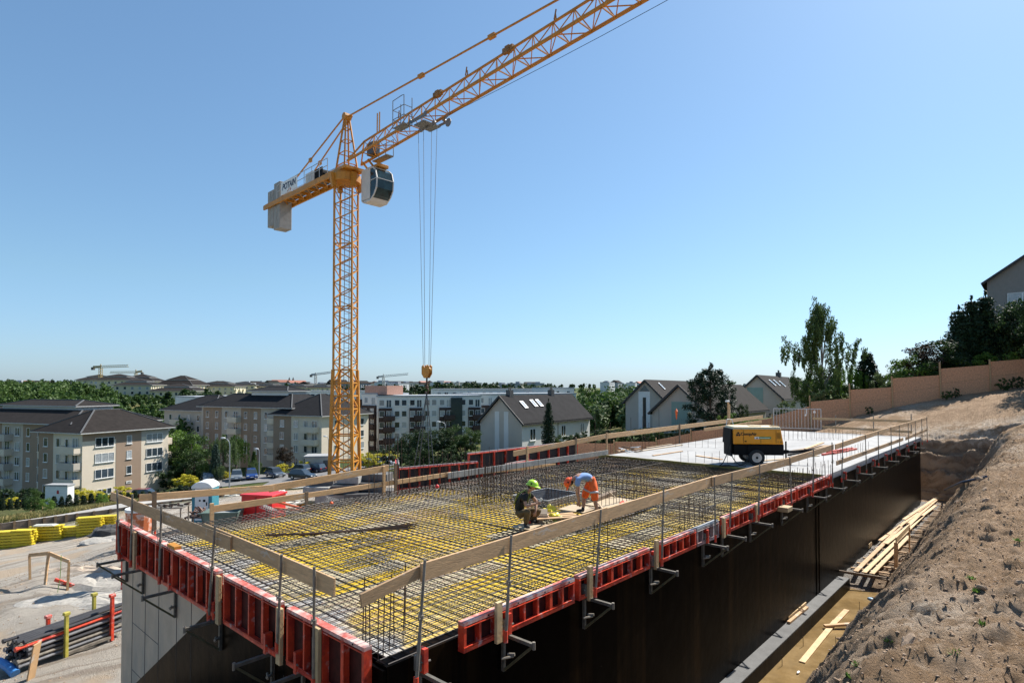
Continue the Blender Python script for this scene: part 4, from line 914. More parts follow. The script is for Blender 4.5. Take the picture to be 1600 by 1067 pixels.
for e, lab in ((e1, 'left pair of chain slings hanging from the crane hook with a hook end'), (e2, 'right pair of chain slings hanging from the crane hook with a yellow hook end')):
    t = thing('chain_sling', lab, 'chain sling', hw, 0, 'chain slings on the crane hook'); L = e - hw
    mb = MB()
    for s in (-.16, .16):
        mb.tube([(0, 0, 0), L * .45 + Vector((s * .5, 0, 0)), L * .92 + Vector((s, 0, 0)), L], .024, 5)
    mb.build('chain', ch, t)
    mb = MB(); mb.box(L.x - .05, L.x + .05, L.y - .04, L.y + .04, L.z - .22, L.z + .02); mb.tube([L + Vector((.1 * math.cos(q), 0, -.3 + .1 * math.sin(q))) for q in (1.2, .6, 0, -.6, -1.2, -1.8, -2.6)], .03, 6)
    mb.build('sling_hook', mat('yellow_hook', (.75, .42, .02), .5) if e is e2 else RUST, t)
# cross base and ballast
t = CRN; mb = MB()
for a_ in (0, 90, 180, 270):
    d = Vector((math.cos(mrot + R(a_)), math.sin(mrot + R(a_)), 0)); mb.bar(d * .5 + Vector((0, 0, .3)), d * 3.2 + Vector((0, 0, .3)), .35, .4)
mb.build('cross_base', ORANGE, t)
k = 0
for (px, py, d, w_, h_) in ((500, 765, 38, 1.5, .5), (505, 752, 38.5, 1.3, .5), (540, 762, 37.5, 1.4, .5), (548, 748, 37.8, 1.2, .45), (580, 758, 38, 1.5, .5), (588, 744, 38.4, 1.6, .45), (520, 777, 37.6, 1.7, .5), (565, 775, 37.4, 1.8, .5), (600, 770, 38, 1.2, .5)):
    p = ptD(px, py, d); mb = MB(); mb.box(-w_ / 2 * 1.15, w_ / 2 * 1.15, -.6, .6, -h_ / 2, h_ / 2)
    o = mb.build('ballast_block', CONC_DARK if k % 3 else mat('ballast_grey', (.3, .29, .27), .85, var=.2, bump=.2), bevel=.02); o.location = p; o.rotation_euler.z = YAW + R((-8, 6, 12, -4, 3)[k % 5])
    tag(o, 'grey concrete ballast block at the crane foot, %s' % ('left middle', 'top left', 'centre', 'small one below the mast', 'right middle', 'long one top right', 'bottom left', 'bottom centre', 'bottom right')[k], 'ballast block', 'ballast blocks at the crane foot'); k += 1
for k, (px, d) in enumerate(((490, 38), (535, 37.4), (578, 37.2), (612, 38))):
    p = ptD(px, 700, d); zt_ = ptD(px, 783, d).z; mb = MB(); mb.box(-.55, .55, -.5, .5, 0, zt_ + 8.05)
    for s in (-.4, 0, .4): mb.box(s - .05, s + .05, -.52, -.50, .1, zt_ + 7.95)
    o = mb.build('ballast_plinth', CONC_DARK if k else mat('plinth_yellow', (.55, .26, .02), .6, var=.2)); o.location = (p.x, p.y, -8.1); o.rotation_euler.z = YAW
    tag(o, 'low plinth carrying the ballast stack, %s' % ('yellow one at the left', 'second from the left', 'third from the left', 'at the right end')[k], 'plinth', 'plinths under the ballast')
# ---------------------------------------------------------------- compressor
def text_on(s, size, m, parent, x, y, z, **k): return text(s, size, m, parent, Matrix.Translation((x, y, z)) @ Matrix.Rotation(R(90), 4, 'X'), **k)
cw = ptZ(1182, 727, ZT)
CO = thing('air_compressor', 'yellow towable air compressor with black base and one big wheel on the pale slab', 'air compressor', cw, YAW + R(-4))
CY_ = mat('compressor_yellow', (0.80, 0.30, 0.004), .35, var=.06, coat=.2)
TOP = mat('compressor_cream_top', (0.70, 0.55, 0.32), .45, var=.06)
# local: x right in the picture, -y towards the photographer, z up
def P8(mb, x0, x1, y0, y1, z0, z1, tx=0, ty=0, tx2=None):
    tx2 = tx if tx2 is None else tx2
    return mb.hexa([(x0, y0, z0), (x1, y0, z0), (x1, y1, z0), (x0, y1, z0), (x0 + tx, y0 + ty, z1), (x1 - tx2, y0 + ty, z1), (x1 - tx2, y1 - ty, z1), (x0 + tx, y1 - ty, z1)])
mb = MB(); P8(mb, -.93, 1.12, -.0, 1.3, .88, 1.50, .0, .03, .1); body = mb.build('canopy', CY_, CO, bevel=.03)
mb = MB(); P8(mb, -.93, 1.02, .03, 1.27, 1.501, 1.60, .03, .05, .02)
mb.box(-.1, .35, .4, .8, 1.601, 1.63)
for i in range(5): mb.box(.70 + i * .06, .72 + i * .06, .1, .5, 1.601, 1.64)
mb.build('top_cover', TOP, CO, bevel=.02)
mb = MB(); P8(mb, -1.04, -.935, .05, 1.25, .85, 1.52, .03, .03, 0); mb.box(-1.0, -.93, .1, 1.2, .35, .85); mb.build('rear_grille', BLACK, CO, bevel=.02)
mb = MB(); mb.box(-.9, 1.14, .05, 1.25, .42, .875); mb.box(-.35, .6, .0, .2, .5, .85); mb.build('chassis', BLACK, CO, bevel=.02)
for yy in (.02, 1.28):
    mb = MB(); mb.tube([(0, yy - .09, .33), (0, yy - .07, .33), (0, yy + .07, .33), (0, yy + .09, .33)], .33, 28, radii=[.29, .33, .33, .29]); wh = mb.build('wheel', RUBBER, CO, smooth=False)
    mb = MB(); mb.tube([(0, yy - .095, .33), (0, yy - .088, .33)], .2, 24); 
    for i in range(10): a_ = i * .628; mb.bar((.06 * math.cos(a_), yy - .1, .33 + .06 * math.sin(a_)), (.18 * math.cos(a_), yy - .1, .33 + .18 * math.sin(a_)), .028, .012)
    mb.build('rim', mat('rim_silver', (.5, .5, .5), .35, .7), wh)
    mb = MB(); mb.tube([(0, yy - .11, .33), (0, yy - .093, .33)], .05, 10); mb.build('hub', BLACK, wh)
mb = MB(); mb.bar((1.14, .6, .48), (2.55, .45, .62), .09); mb.bar((1.14, .3, .48), (2.0, .48, .56), .07); mb.bar((1.14, .95, .48), (2.0, .5, .56), .07); mb.build('drawbar', BLACK, CO)
mb = MB(); mb.tube([(1.33, .35, .12), (1.33, .35, .98)], .035, 8); mb.box(1.24, 1.42, .28, .42, .5, .62); mb.tube([(1.22, .38, .12), (1.22, .28, .12)], .12, 14); mb.build('jockey_wheel', BLACK, CO)
SEAM = mat('canopy_seam', (.12, .045, .004), .6)
for x in (-.52, .18, .80): mb = MB(); mb.box(x, x + .012, -.006, .004, .92, 1.10 if x == .18 else 1.46); mb.build('door_seam', SEAM, body)
for i in range(5): mb = MB(); mb.box(.84, 1.0, -.0, .012, 1.12 + i * .05, 1.135 + i * .05); mb.build('vent', BLACK, body)
mb = MB(); mb.box(-.47, -.40, -.02, .0, .98, 1.02); mb.build('latch', BLACK, body)
LET = mat('dark_letters', (.03, .022, .015), .5, var=.05)
for i, (x, z) in enumerate(((-.78, 1.26), (-.68, 1.26), (-.73, 1.345))): mb = MB(); mb.disc((x, -.002, z), (0, 1, 0), .042, .012, 10); mb.disc((x + .0, -.008, z), (0, 1, 0), .014, .01, 8); mb.build('logo_mark', LET, body)
text_on('CompAir', .17, LET, body, -.30, .012, 1.30, bold=.002, ext=.012)
text_on('C 42', .1, LET, body, .96, .008, .97, ext=.012)
mb = MB(); mb.box(-.07, .12, -.006, .03, 1.10, 1.19); mb.build('sticker', WHITE, body)
mb = MB(); mb.box(.125, .60, -.006, .03, 1.10, 1.19); gs = mb.build('green_sticker', mat('sticker_green', (.12, .28, .10), .5), body)
mb = MB(); mb.box(.15, .55, -.010, .0, 1.135, 1.155); mb.build('sticker_line', WHITE, gs)
mb = MB(); mb.prism([(-.01, 1.115), (.03, 1.17), (.07, 1.115)], -.011, -.005); mb.build('sticker_mark', BLACK, body)
hp = lambda px, py, z=ZT: ptZ(px, py, z)
for k, (pts, lab) in enumerate((([(-1.05, .2, .9), (-1.2, .05, .5), (-1.45, -.1, .1), (-1.62, -.2, .02), (-1.3, -.35, .02), (-.9, -.3, .02)], 'black air hose sagging from the compressor rear to the slab'),
                               ([(-1.0, .3, .6), (-1.0, -.1, .3), (-.8, -.25, .06), (-.5, -.2, .15), (-.4, .0, .4)], 'black hose loop under the compressor rear'),
                               ([(-1.6, -.3, .03), (-1.3, -.25, .05), (-1.1, -.4, .03), (-.8, -.32, .04), (-.6, -.42, .03)], 'black hose coil lying on the slab by the compressor'))):
    mb = MB(); P = [Vector(p) for p in pts]; Q = []
    for i in range(len(P) - 1):
        a_ = P[max(i - 1, 0)]; b_ = P[i]; c_ = P[i + 1]; d_ = P[min(i + 2, len(P) - 1)]
        for j in range(5): t_ = j / 5; Q.append(.5 * ((2 * b_) + (c_ - a_) * t_ + (2 * a_ - 5 * b_ + 4 * c_ - d_) * t_ ** 2 + (3 * b_ - a_ - 3 * c_ + d_) * t_ ** 3))
    Q.append(P[-1]); mb.tube(Q, .02, 6); o = mb.build('air_hose', RUBBER); o.location = cw; o.rotation_euler.z = YAW; tag(o, lab, 'hose')
# ---------------------------------------------------------------- things lying on the slab and mesh
def lay(name, a, b, w_, t_, m, label, cat, group=None, z=None):
    a = Vector(a); b = Vector(b); mb = MB(); d = b - a; L = d.length
    mb.box(0, L, -w_ / 2, w_ / 2, 0, t_); o = mb.build(name, m, bevel=min(.004, t_ / 4)); o.location = a; o.rotation_euler = (0, -math.asin(d.z / L), math.atan2(d.y, d.x))
    return tag(o, label, cat, group)
MZ = ZD + .20
for k, (a, b, lab) in enumerate((((418, 838), (640, 826), 'long rusty bar bundle lying across the mesh left of centre'), ((470, 848 - 12), (648, 821), 'second rusty bar bundle crossing the first on the mesh'))):
    A_ = ptZ(*a, MZ); B_ = ptZ(*b, MZ); mb = MB(); rn = random.Random(k)
    for i in range(9): o1 = Vector((rn.uniform(-.07, .07), rn.uniform(-.07, .07), rn.uniform(0, .05))); o2 = Vector((rn.uniform(-.1, .1), rn.uniform(-.1, .1), rn.uniform(0, .05))); mb.tube([o1, (B_ - A_) * .5 + o1 * .4, B_ - A_ + o2], .010, 5)
    o = mb.build('bar_bundle', RUST, fixn=False); o.location = A_; tag(o, lab, 'rebar bundle', 'bar bundles on the mesh')
plyw = mat('pale_plywood', (.42, .32, .20), .7, var=.15, scale=3)
def sheet(px, py, L, W_, rz, m, label, z=MZ + .01, t_=.02, name='plywood_sheet', cat='plywood'):
    p = ptZ(px, py, z); mb = MB(); mb.box(-L / 2, L / 2, -W_ / 2, W_ / 2, 0, t_); o = mb.build(name, m, bevel=.003); o.location = p; o.rotation_euler.z = rz; return tag(o, label, cat)
sheet(826, 821, .8, .5, .2, plyw, 'pale plywood sheet under the crouching worker')
sheet(966, 787, 1.5, 1.3, .05, plyw, 'pale plywood platform on the mesh right of the bending worker')
sheet(903, 795, .8, .8, .1, plyw, 'pale plywood sheet under the bending worker')
sheet(885, 818, 1.3, .25, -.3, WOOD_DARK, 'dark board at the near edge of the pallet between the workers', cat='board', name='loose_board')
p = ptZ(866, 812, MZ + .03); t = thing('wooden_pallet', 'small wooden pallet with tools between the two workers', 'pallet', p, YAW + .25)
for i in range(4): mb = MB(); mb.box(-.55, .55, -.35 + i * .2, -.22 + i * .2, .10, .125); mb.build('deck_board', WOOD, t)
for x in (-.5, -.04, .42): mb = MB(); mb.box(x, x + .1, -.33, .35, 0, .098); mb.build('bearer', WOOD_DARK, t)
def box_open(px, py, sx, sy, sz, rz, m, name, label, cat, z=MZ + .14):
    p = ptZ(px, py, z); mb = MB(); w_ = .015
    mb.box(-sx, sx, -sy, sy, 0, w_); mb.box(-sx, sx, -sy, -sy + w_, w_, sz); mb.box(-sx, sx, sy - w_, sy, w_, sz); mb.box(-sx, -sx + w_, -sy + w_, sy - w_, w_, sz); mb.box(sx - w_, sx, -sy + w_, sy - w_, w_, sz)
    mb.hexa([(-sx, sy, sz - .01), (sx, sy, sz - .01), (sx, sy + .01, sz), (-sx, sy + .01, sz), (-sx, sy + .12, sz + .1), (sx, sy + .12, sz + .1), (sx, sy + .13, sz + .1), (-sx, sy + .13, sz + .1)])
    o = mb.build(name, m); o.location = p; o.rotation_euler.z = rz; return tag(o, label, cat)
box_open(849, 808, .11, .08, .07, YAW, mat('cardboard', (.42, .33, .24), .8, var=.1), 'cardboard_box', 'open cardboard box on the pallet beside the crouching worker', 'box')
def blob(px, py, z, r, sc, m, name, label, cat, seed=1, amp=.3):
    p = ptZ(px, py, z); mb = MB(); mb.sphere((0, 0, 0), r, 14, 10, sc=sc); rn = random.Random(seed)
    mb.v = [(v[0] * (1 + amp * (vn)), v[1] * (1 + amp * vn), max(v[2] * (1 + amp * vn), -r * .2)) for v in mb.v for vn in [math.sin(v[0] * 31 + seed) * math.cos(v[1] * 27) * .6 + math.sin(v[2] * 43 + v[0] * 17) * .5]]
    o = mb.build(name, m); o.location = p; return tag(o, label, cat)
ybag = mat('yellow_bag', (.72, .58, .03), .45, var=.2, scale=9)
blob(859, 783 + 18, MZ + .1, .17, (1.1, 1, 1.05), ybag, 'yellow_bag', 'crumpled yellow plastic bag between the workers, upper one', 'bag', 2)
blob(867, 808, MZ + .1, .15, (1.3, 1, .8), ybag, 'yellow_bag', 'crumpled yellow plastic bag between the workers, lower one', 'bag', 5)
blob(876, 811, MZ + .08, .12, (1.7, 1, .6), mat('green_yellow_hose_heap', (.35, .33, .08), .6, var=.5, scale=15), 'hose_heap', 'tangled yellow green hoses beside the yellow bags', 'hose', 8, .5)
blob(884, 812, MZ + .07, .10, (1.9, 1, .7), mat('dark_tool', (.02, .018, .016), .6, var=.5), 'tool_bag', 'black tool bag in front of the bending worker', 'tool bag', 3, .3)
blob(838, 808 + 5, MZ + .04, .11, (1.6, .9, .5), mat('blue_rag', (.03, .09, .20), .8, var=.3), 'blue_rag', 'dark blue rag lying by the crouching worker', 'rag', 4, .3)
blob(824, 817, MZ + .03, .08, (1.3, .8, .8), mat('red_tool', (.55, .03, .02), .4, var=.2), 'red_tool', 'small red hand tool by the boots of the crouching worker', 'tool', 6, .3)
blob(974, 773 + 12, MZ + .03, .09, (2, .9, .5), mat('orange_red_tool', (.6, .08, .03), .5, var=.3), 'red_glove', 'red orange work glove on the platform right of the bending worker', 'glove', 7, .3)
lay('loose_board', ptZ(928, 778, MZ + .25), ptZ(944, 800 - 2, MZ + .02), .06, .03, plyw, 'narrow pale batten leaning beside the bending worker', 'board')
lay('loose_board', ptZ(950, 768, MZ + .2), ptZ(962, 778, MZ + .02), .05, .03, plyw, 'second narrow pale batten farther right of the bending worker', 'board')
lay('loose_board', ptZ(928, 784, MZ + .02), ptZ(960, 772, MZ + .02), .18, .12, WOOD_DARK, 'dark beam box behind the battens on the platform', 'beam')
lay('steel_channel', ptZ(940, 808, MZ + .03), ptZ(1030, 776, MZ + .03), .22, .06, mat('bluegrey_strip', (.11, .12, .14), .6, var=.2), 'blue grey strip lying on the mesh right of the workers', 'strip')
for k, (a, b, w_) in enumerate((((1020, 720 - 8), (1066, 705), .12), ((992, 706), (1066, 695), .14), ((1088, 712), (1128, 718), .16), ((1192, 720), (1278, 712), .2), ((965, 705), (1000, 701), .15), ((1010, 700), (1050, 694), .1))):
    lay('loose_board', hp(*a, ZT + .01), hp(*b, ZT + .01), w_, .03, plyw if k % 2 else WOOD, 'loose board lying on the pale slab, %s' % ('left of the hoses', 'long one near the back left', 'small one by the compressor hoses', 'in the shade of the drawbar', 'at the far left tip of the slab', 'short thin one near the back left')[k], 'board', 'loose boards on the pale slab')
lay('sand_heap', hp(1242, 706, ZT + .0), hp(1295, 697, ZT + .0), .5, .06, mat('timber_scrap', (.28, .19, .11), .8, var=.5, scale=8), 'heap of timber scraps on the slab beyond the drawbar', 'scrap heap')
lay('loose_board', hp(1258, 702, ZT + .1), hp(1286, 692, ZT + .2), .14, .05, WOOD, 'board resting on the scrap heap beyond the drawbar', 'board')
mb = MB(); q = hp(1300, 706); 
for a_, b_ in (((1292, 706), (1332, 700)), ((1302, 708), (1338, 701)), ((1285, 710), (1325, 704))): mb.bar(hp(*a_, ZT + .05) - q, hp(*b_, ZT + .05) - q, .1, .08)
o = mb.build('red_beam_stack', REDP); o.location = q; tag(o, 'three red steel beams lying on the pale slab near the rail', 'steel beam')
lay('steel_tube', hp(1232, 712, ZT + .06), hp(1292, 700, ZT + .06), .1, .08, BLACK, 'black drainage tube lying on the pale slab behind the drawbar', 'tube')
mb = MB(); q = hp(1138, 712)
top_ = ptD(1136, 655, (q.x * FW[0] + q.y * FW[1]))
mb.tube([(0, 0, 0)] + [Vector((.1 * math.sin(k), .05, (top_.z - q.z) * k / 6)) for k in range(1, 6)] + [top_ - q, top_ - q + Vector((.18, -.16, .0)), Vector((.3, -.28, (top_.z - q.z) * .55))], .018, 5)
o = mb.build('light_cable', mat('pale_blue_cable', (.5, .58, .62), .5)); o.location = q; tag(o, 'pale blue cable looped over the back rail behind the compressor', 'cable')
# timber pole with lamp behind compressor, orange marker
for px, tp, bs, lab in ((1138, 627, 690, 'tall timber pole with a lamp head behind the compressor'),):
    p = ptY(px, bs, 17.6); q = ptY(px, tp, 17.6); t = thing('work_lamp', lab, 'work lamp', p); mb = MB(); mb.bar((0, 0, -.3), q - p, .1); mb.build('pole', WOOD, t)
    mb = MB(); h = q - p; mb.box(h.x - .35, h.x + .02, h.y - .1, h.y + .1, h.z - .05, h.z + .08); mb.build('lamp_head', WHITE, t, bevel=.02)
p = ptD(1057, 700, 44); mb = MB(); mb.tube([(0, 0, 0), (0, 0, 1.2), (.1, .05, 1.6)], .05, 6, radii=[.05, .2, .02]); 
o = mb.build('orange_marker', mat('safety_orange', (.8, .13, .02), .5)); o.location = ptD(1057, 655, 44); tag(o, 'small orange cloth marker hanging behind the slab', 'marker'); o.scale = (.6, .6, .5)
p0 = ptD(1062, 700, 46)
for k in range(7):
    o = link('starter_bar', starter(2.1)); o.location = ptD(1056 + k * 3.2, 668, 44) - Vector((0, 0, 1.4)); tag(o, 'tall rusty starter bar in the group behind the slab left of the pine', 'rebar', 'tall bars behind the slab')
for k in range(8):
    o = link('starter_bar', starter(2.1)); o.location = ptD(1118 + k * 3.4, 655, 45) - Vector((0, 0, 1.6)); tag(o, 'tall rusty starter bar in front of the pine, left of the lamp pole', 'rebar', 'tall bars before the pine')
for k, (px, tp, bp_) in enumerate(((577, 689, 775), (584, 692, 775), (597, 693, 772), (602, 688, 772), (609, 684, 770), (612, 686, 770), (617, 683, 770), (620, 682, 768), (622, 683, 768), (628, 684, 768), (589, 684, 772), (606, 689, 770))):
    a_ = ptY(px, bp_, 17.5 + .12 * (k % 3)); b_ = ptY(px, tp, 17.5 + .12 * (k % 3)); o = link('starter_bar', starter(b_.z - a_.z, .011)); o.location = a_; o.rotation_euler = (R((k % 3 - 1) * .8), R((k % 4 - 1.5) * .6), 0)
    tag(o, 'very tall rusty starter bar in the cluster right of the crane mast', 'rebar', 'very tall bars right of the mast')
for k, px in enumerate((930, 1004, 1008, 954, 986, 1014, 1030)):
    a_ = ptY(px, 715, 17.6); b_ = ptY(px, (648, 650, 655, 660, 652, 660, 640)[k], 17.6); o = link('starter_bar', starter(b_.z - a_.z, .012)); o.location = a_
    tag(o, 'tall thin bar rising behind the back rail between the workers and the compressor', 'rebar', 'tall bars behind the back rail')
for k in range(22):
    px = 640 + k * 7.2 + (k % 3); a_ = ptY(px, 768 - k * .9, 18.2 + (k % 2) * .8); hh = 1.2 + .5 * ((k * 7) % 5) / 5; o = link('starter_bar', starter(round(hh, 1), .010)); o.location = (a_.x, a_.y, a_.z)
    tag(o, 'rusty starter bar standing behind the lower back rail, in front of the dark hedge', 'rebar', 'bars behind the lower back rail')
# light debris on the far left tip of the slab
rn = random.Random(3)
for k in range(7):
    p = hp(968 + k * 5, 706 - (k % 3) * 3, ZT + .02); mb = MB(); mb.bar((-.25, -.1, .03), (.25, .1 * (k % 2), .09), .05, .03); mb.bar((-.15, .15, .02), (.2, -.1, .05), .04)
    o = mb.build('scrap_piece', WHITE if k % 2 else WOOD_DARK); o.location = p; o.rotation_euler.z = k; tag(o, 'small scrap piece at the far left tip of the pale slab', 'scrap', 'scraps at the tip of the pale slab')
# ---------------------------------------------------------------- steel barrier behind
p = ptD(1209, 668, 47); q = ptD(1283, 668, 45.5); zt1 = ptD(1209, 641, 47).z; L = (q - p).xy.length; H_ = zt1 - p.z
t = thing('crowd_barrier', 'galvanised steel mesh barrier leaning by the board fence', 'barrier', (p.x, p.y, p.z), math.atan2(q.y - p.y, q.x - p.x))
mb = MB(); g = H_ + .15
for a_, b_ in (((0, 0), (L, 0)), ((0, g), (L, g)), ((0, 0), (0, g)), ((L, 0), (L, g))): mb.tube([(a_[0], 0, a_[1]), (b_[0], 0, b_[1])], .035, 6)
mb.build('frame', mat('light_steel', (.5, .5, .5), .45, .4), t)
for i in range(14): mb = MB(); x = L * (i + 1) / 15; mb.tube([(x, 0, 0), (x, 0, g)], .016, 5); mb.build('bar', mat('light_steel', (.5, .5, .5), .45, .4), t)
mb = MB(); mb.tube([(L * .7, -.05, g), (L * .7, -.07, g - .35), (L * .68, -.06, g - .45)], .035, 6); mb.sphere((L * .68, -.06, g - .5), .07); mb.build('rag_tie', WHITE, t)
mb = MB(); mb.box(L * .84, L * .89, -.05, -.03, g - .3, g - .15); mb.build('tag_plate', WHITE, t)
# ---------------------------------------------------------------- trench walkway and loose timber
def tz(px, py): return ptY
WZ = -7.38
n_ = 0
wl = [((1337, 893), (1408, 823)), ((1350, 895), (1442, 806)), ((1362, 897), (1420, 838)), ((1375, 845), (1452, 788)), ((1384, 850), (1462, 790)), ((1412, 812), (1478, 768)), ((1420, 818), (1470, 775)), ((1433, 800), (1482, 766))]
for k, (a, b) in enumerate(wl):
    lay('walkway_plank', ptZ(*a, WZ + .03 * (k % 3)), ptZ(*b, WZ + .03 * (k % 3)), .17, .04, WOOD_YEL if k % 3 else WOOD, 'pale scaffold plank of the trench walkway, %s from the near end' % ORD[k], 'plank', 'planks of the trench walkway')
k = 0
for i in range(17):
    f = i / 16; px = 1322 + f * 150; py = 893 - f * 122; a = ptZ(px - 2, py + 2, WZ - .07); 
    o = lay('cross_batten', a, a + Vector((.1 + .05 * math.sin(i * 3), -1.7, .02 * math.sin(i))), .09, .05, WOOD if i % 4 else WOOD_DARK, 'cross batten under the trench walkway planks, %s from the near end' % ORD[i], 'batten', 'cross battens of the trench walkway')
for k, (px, tp, bt) in enumerate(((1400, 847, 903), (1421, 823, 878), (1386, 886, 905))):
    a = ptD(px, bt, ptZ(px, bt, -7.9).xy.dot(Vector(FW))); b = ptD(px, tp, Vector((a.x, a.y)).dot(Vector(FW))); mb = MB(); mb.bar((0, 0, -.2), b - a, (.13, .06, .08)[k]); o = mb.build('timber_stake', WOOD); o.location = a
    tag(o, ('thick timber stake at the near corner of the trench walkway', 'thin timber stake standing in the walkway', 'short stake under the near end of the walkway')[k], 'stake')
lay('side_board', ptD(1400, 848, 23.5), ptD(1421, 826, 27), .04, .22, WOOD_YEL, 'board on edge nailed between the two walkway stakes', 'board')
o = lay('brace_beam', ptZ(1311, 893, -7.3), ptZ(1395, 906, -7.45), .07, .07, WOOD_DARK, 'dark scaffold tube across the near end of the walkway', 'scaffold tube')
lay('timber_piece', ptZ(1229, 968, ZB + .005), ptZ(1257, 945, ZB + .005), .13, .12, WOOD_YEL, 'pale timber offcut on the footing, upper of two', 'timber offcut', 'timber offcuts on the footing')
lay('timber_piece', ptZ(1232, 974, ZB + .004), ptZ(1261, 950, ZB + .004), .10, .07, WOOD, 'pale timber offcut on the footing, nearer of two', 'timber offcut', 'timber offcuts on the footing')
lay('floating_board', ptZ(1253, 1035, -7.85), ptZ(1306, 970, -7.83), .17, .035, WOOD_YEL, 'long board lying in the muddy water', 'board')
lay('floating_board', ptZ(1302, 975, -7.84), ptZ(1323, 953, -7.84), .17, .03, WOOD, 'grey wet board beyond the long one in the water', 'board')
lay('timber_piece', ptZ(1288, 979, -7.8), ptZ(1331, 976, -7.75), .12, .07, WOOD, 'short reddish timber lying across the wet boards', 'timber offcut')
lay('timber_piece', ptZ(1353, 856, -7.42), ptZ(1358, 852, -7.42), .25, .2, WOOD_YEL, 'small timber offcut at the foot of the black wall', 'timber offcut')
blob(1362, 936, -7.85, .13, (1.5, 1, .5), mat('blue_plastic', (.22, .36, .5), .4, var=.2), 'plastic_bottle', 'crushed pale blue plastic bottle at the trench edge', 'bottle', 5, .3)
blob(1247, 1050, -7.82, .045, (1.8, .8, .6), WHITE, 'white_litter', 'small white litter piece at the toe of the bank', 'litter', 5, .3)
for k, (px, bt, tp) in enumerate(((1255, 1012, 990), (1222, 1043, 1030), (1306, 1012, 995), (1343, 955, 947))):
    a = ptZ(px, bt, -7.9); o = link('steel_pin', starter(.35)); o.location = a; tag(o, ('thin steel pin sticking out of the muddy water', 'steel pin in the water nearest the footing', 'steel pin at the bank toe', 'small steel pin far in the water')[k], 'steel pin')
a = gpt(1476, 765, 20, 80); mb = MB(); q1 = gpt(1505, 757, 20, 80) + Vector((0, 0, .1)); q2 = gpt(1541, 747, 20, 80) + Vector((0, 0, .05)); mb.tube([(0, 0, 0), q1 - a, q2 - a], .05, 8); o = mb.build('drain_pipe', mat('dark_blue_pipe', (.03, .045, .08), .5)); o.location = a; tag(o, 'dark blue pipe lying on the dirt beyond the trench end', 'pipe')
# small weeds on the bank
wm_ = leafmat('weed_leaf', (.06, .13, .02), (.14, .24, .04))
for k, (px, py) in enumerate(((1340, 1042), (1325, 1058), (1518, 905), (1525, 925), (1492, 1022), (1590, 845), (1390, 1003), (1535, 977))):
    g = gpt(px, py, 3, 60); rn = random.Random(k); mb = MB()
    for i in range(26):
        a_ = rn.uniform(0, 6.28); l = rn.uniform(.04, .12); e = rn.uniform(.3, 1.3); w_ = .018; c = Vector((math.cos(a_) * math.cos(e), math.sin(a_) * math.cos(e), math.sin(e))) * l; s = Vector((-math.sin(a_), math.cos(a_), 0)) * w_; st_ = Vector((rn.uniform(-.05, .05), rn.uniform(-.05, .05), 0))
        mb.add([st_, st_ + c * .5 + s, st_ + c, st_ + c * .5 - s], [(0, 1, 2, 3)])
    o = mb.build('weed_plant', wm_, fixn=False); o.location = g; o.scale = (.7,) * 3; tag(o, 'small green weed growing on the sandy bank', 'weed', 'weeds on the sandy bank')
# clods and stones
cm = mat('clod', (.36, .25, .165), .95, var=.3, scale=8, bump=.6, bscale=25)
CL = []
for s_ in range(5):
    rn = random.Random(s_); mb = MB(); mb.sphere((0, 0, 0), 1, 9, 6); mb.v = [tuple(c * (1 + .2 * math.sin(v[0] * 3.1 + s_) * math.cos(v[1] * 2.7 + s_ * 2) + .1 * math.sin(v[2] * 7 + v[0] * 5 + s_)) * (1, .85, .55)[i_] for i_, c in enumerate(v)) for v in mb.v]; CL.append(mb.mesh('clod', cm))
# loose crumbs and stones, far too many to count
rg = np.random.default_rng(77)
def crumbs(name, label, n, xf, yf, smin, smax, m):
    X = xf(n); Y = yf(n); Zc = land(X, Y); S = smin * (smax / smin) ** (rg.random(n) ** 2.2); S = S * (1 + X / 60)
    base = np.array([[1, .3, 0], [-.5, .87, .1], [-.5, -.87, 0], [.1, .1, .5], [.1, .1, -.5]]); V_ = base[None] * (rg.uniform(.6, 1.3, (n, 5, 1))) * S[:, None, None]
    a = rg.uniform(0, 6.28, n); c, s_ = np.cos(a)[:, None], np.sin(a)[:, None]; xx = V_[..., 0] * c - V_[..., 1] * s_; yy = V_[..., 0] * s_ + V_[..., 1] * c
    V_ = np.stack([xx + X[:, None], yy + Y[:, None], V_[..., 2] + (Zc + S * .15)[:, None]], -1).reshape(-1, 3)
    f = np.array([[0, 1, 3], [1, 2, 3], [2, 0, 3], [1, 0, 4], [2, 1, 4], [0, 2, 4]]); F_ = (f[None] + (np.arange(n) * 5)[:, None, None]).reshape(-1, 3)
    tag(link(name, fast_mesh(name, V_, F_, m)), label, kind='stuff')
crumbs('soil_crumbs', 'loose crumbs of dry soil and small stones on the bank', 42000, lambda n: 2.5 + 44 * rg.random(n) ** 1.6, lambda n: rg.uniform(-4, 4.9, n), .008, .035, cm)
crumbs('site_gravel', 'small stones scattered on the site ground', 9000, lambda n: rg.uniform(-8, 14, n), lambda n: rg.uniform(18, 40, n), .012, .045, cm)
rn = random.Random(11)
for k in range(230):
    x = rn.uniform(3, 46) ** 1.0; x = 3 + (x - 3) * rn.random() ** .6; y = rn.choice((rn.uniform(-3.5, 1.9), rn.uniform(1.5, 5.0), rn.uniform(4.3, 5.0)))
    z = gz(x, y); s = rn.choice((.02, .025, .03, .04, .05, .09)) * (1 + x / 40)
    o = link('dirt_clod', CL[k % 5]); o.location = (x, y, z + s * .2); o.scale = (s * rn.uniform(.8, 1.5), s, s * rn.uniform(.6, 1)); o.rotation_euler = (rn.random(), rn.random(), rn.random() * 6)
    tag(o, 'small lump of dry earth on the excavation bank', 'dirt clod', 'earth lumps on the bank')
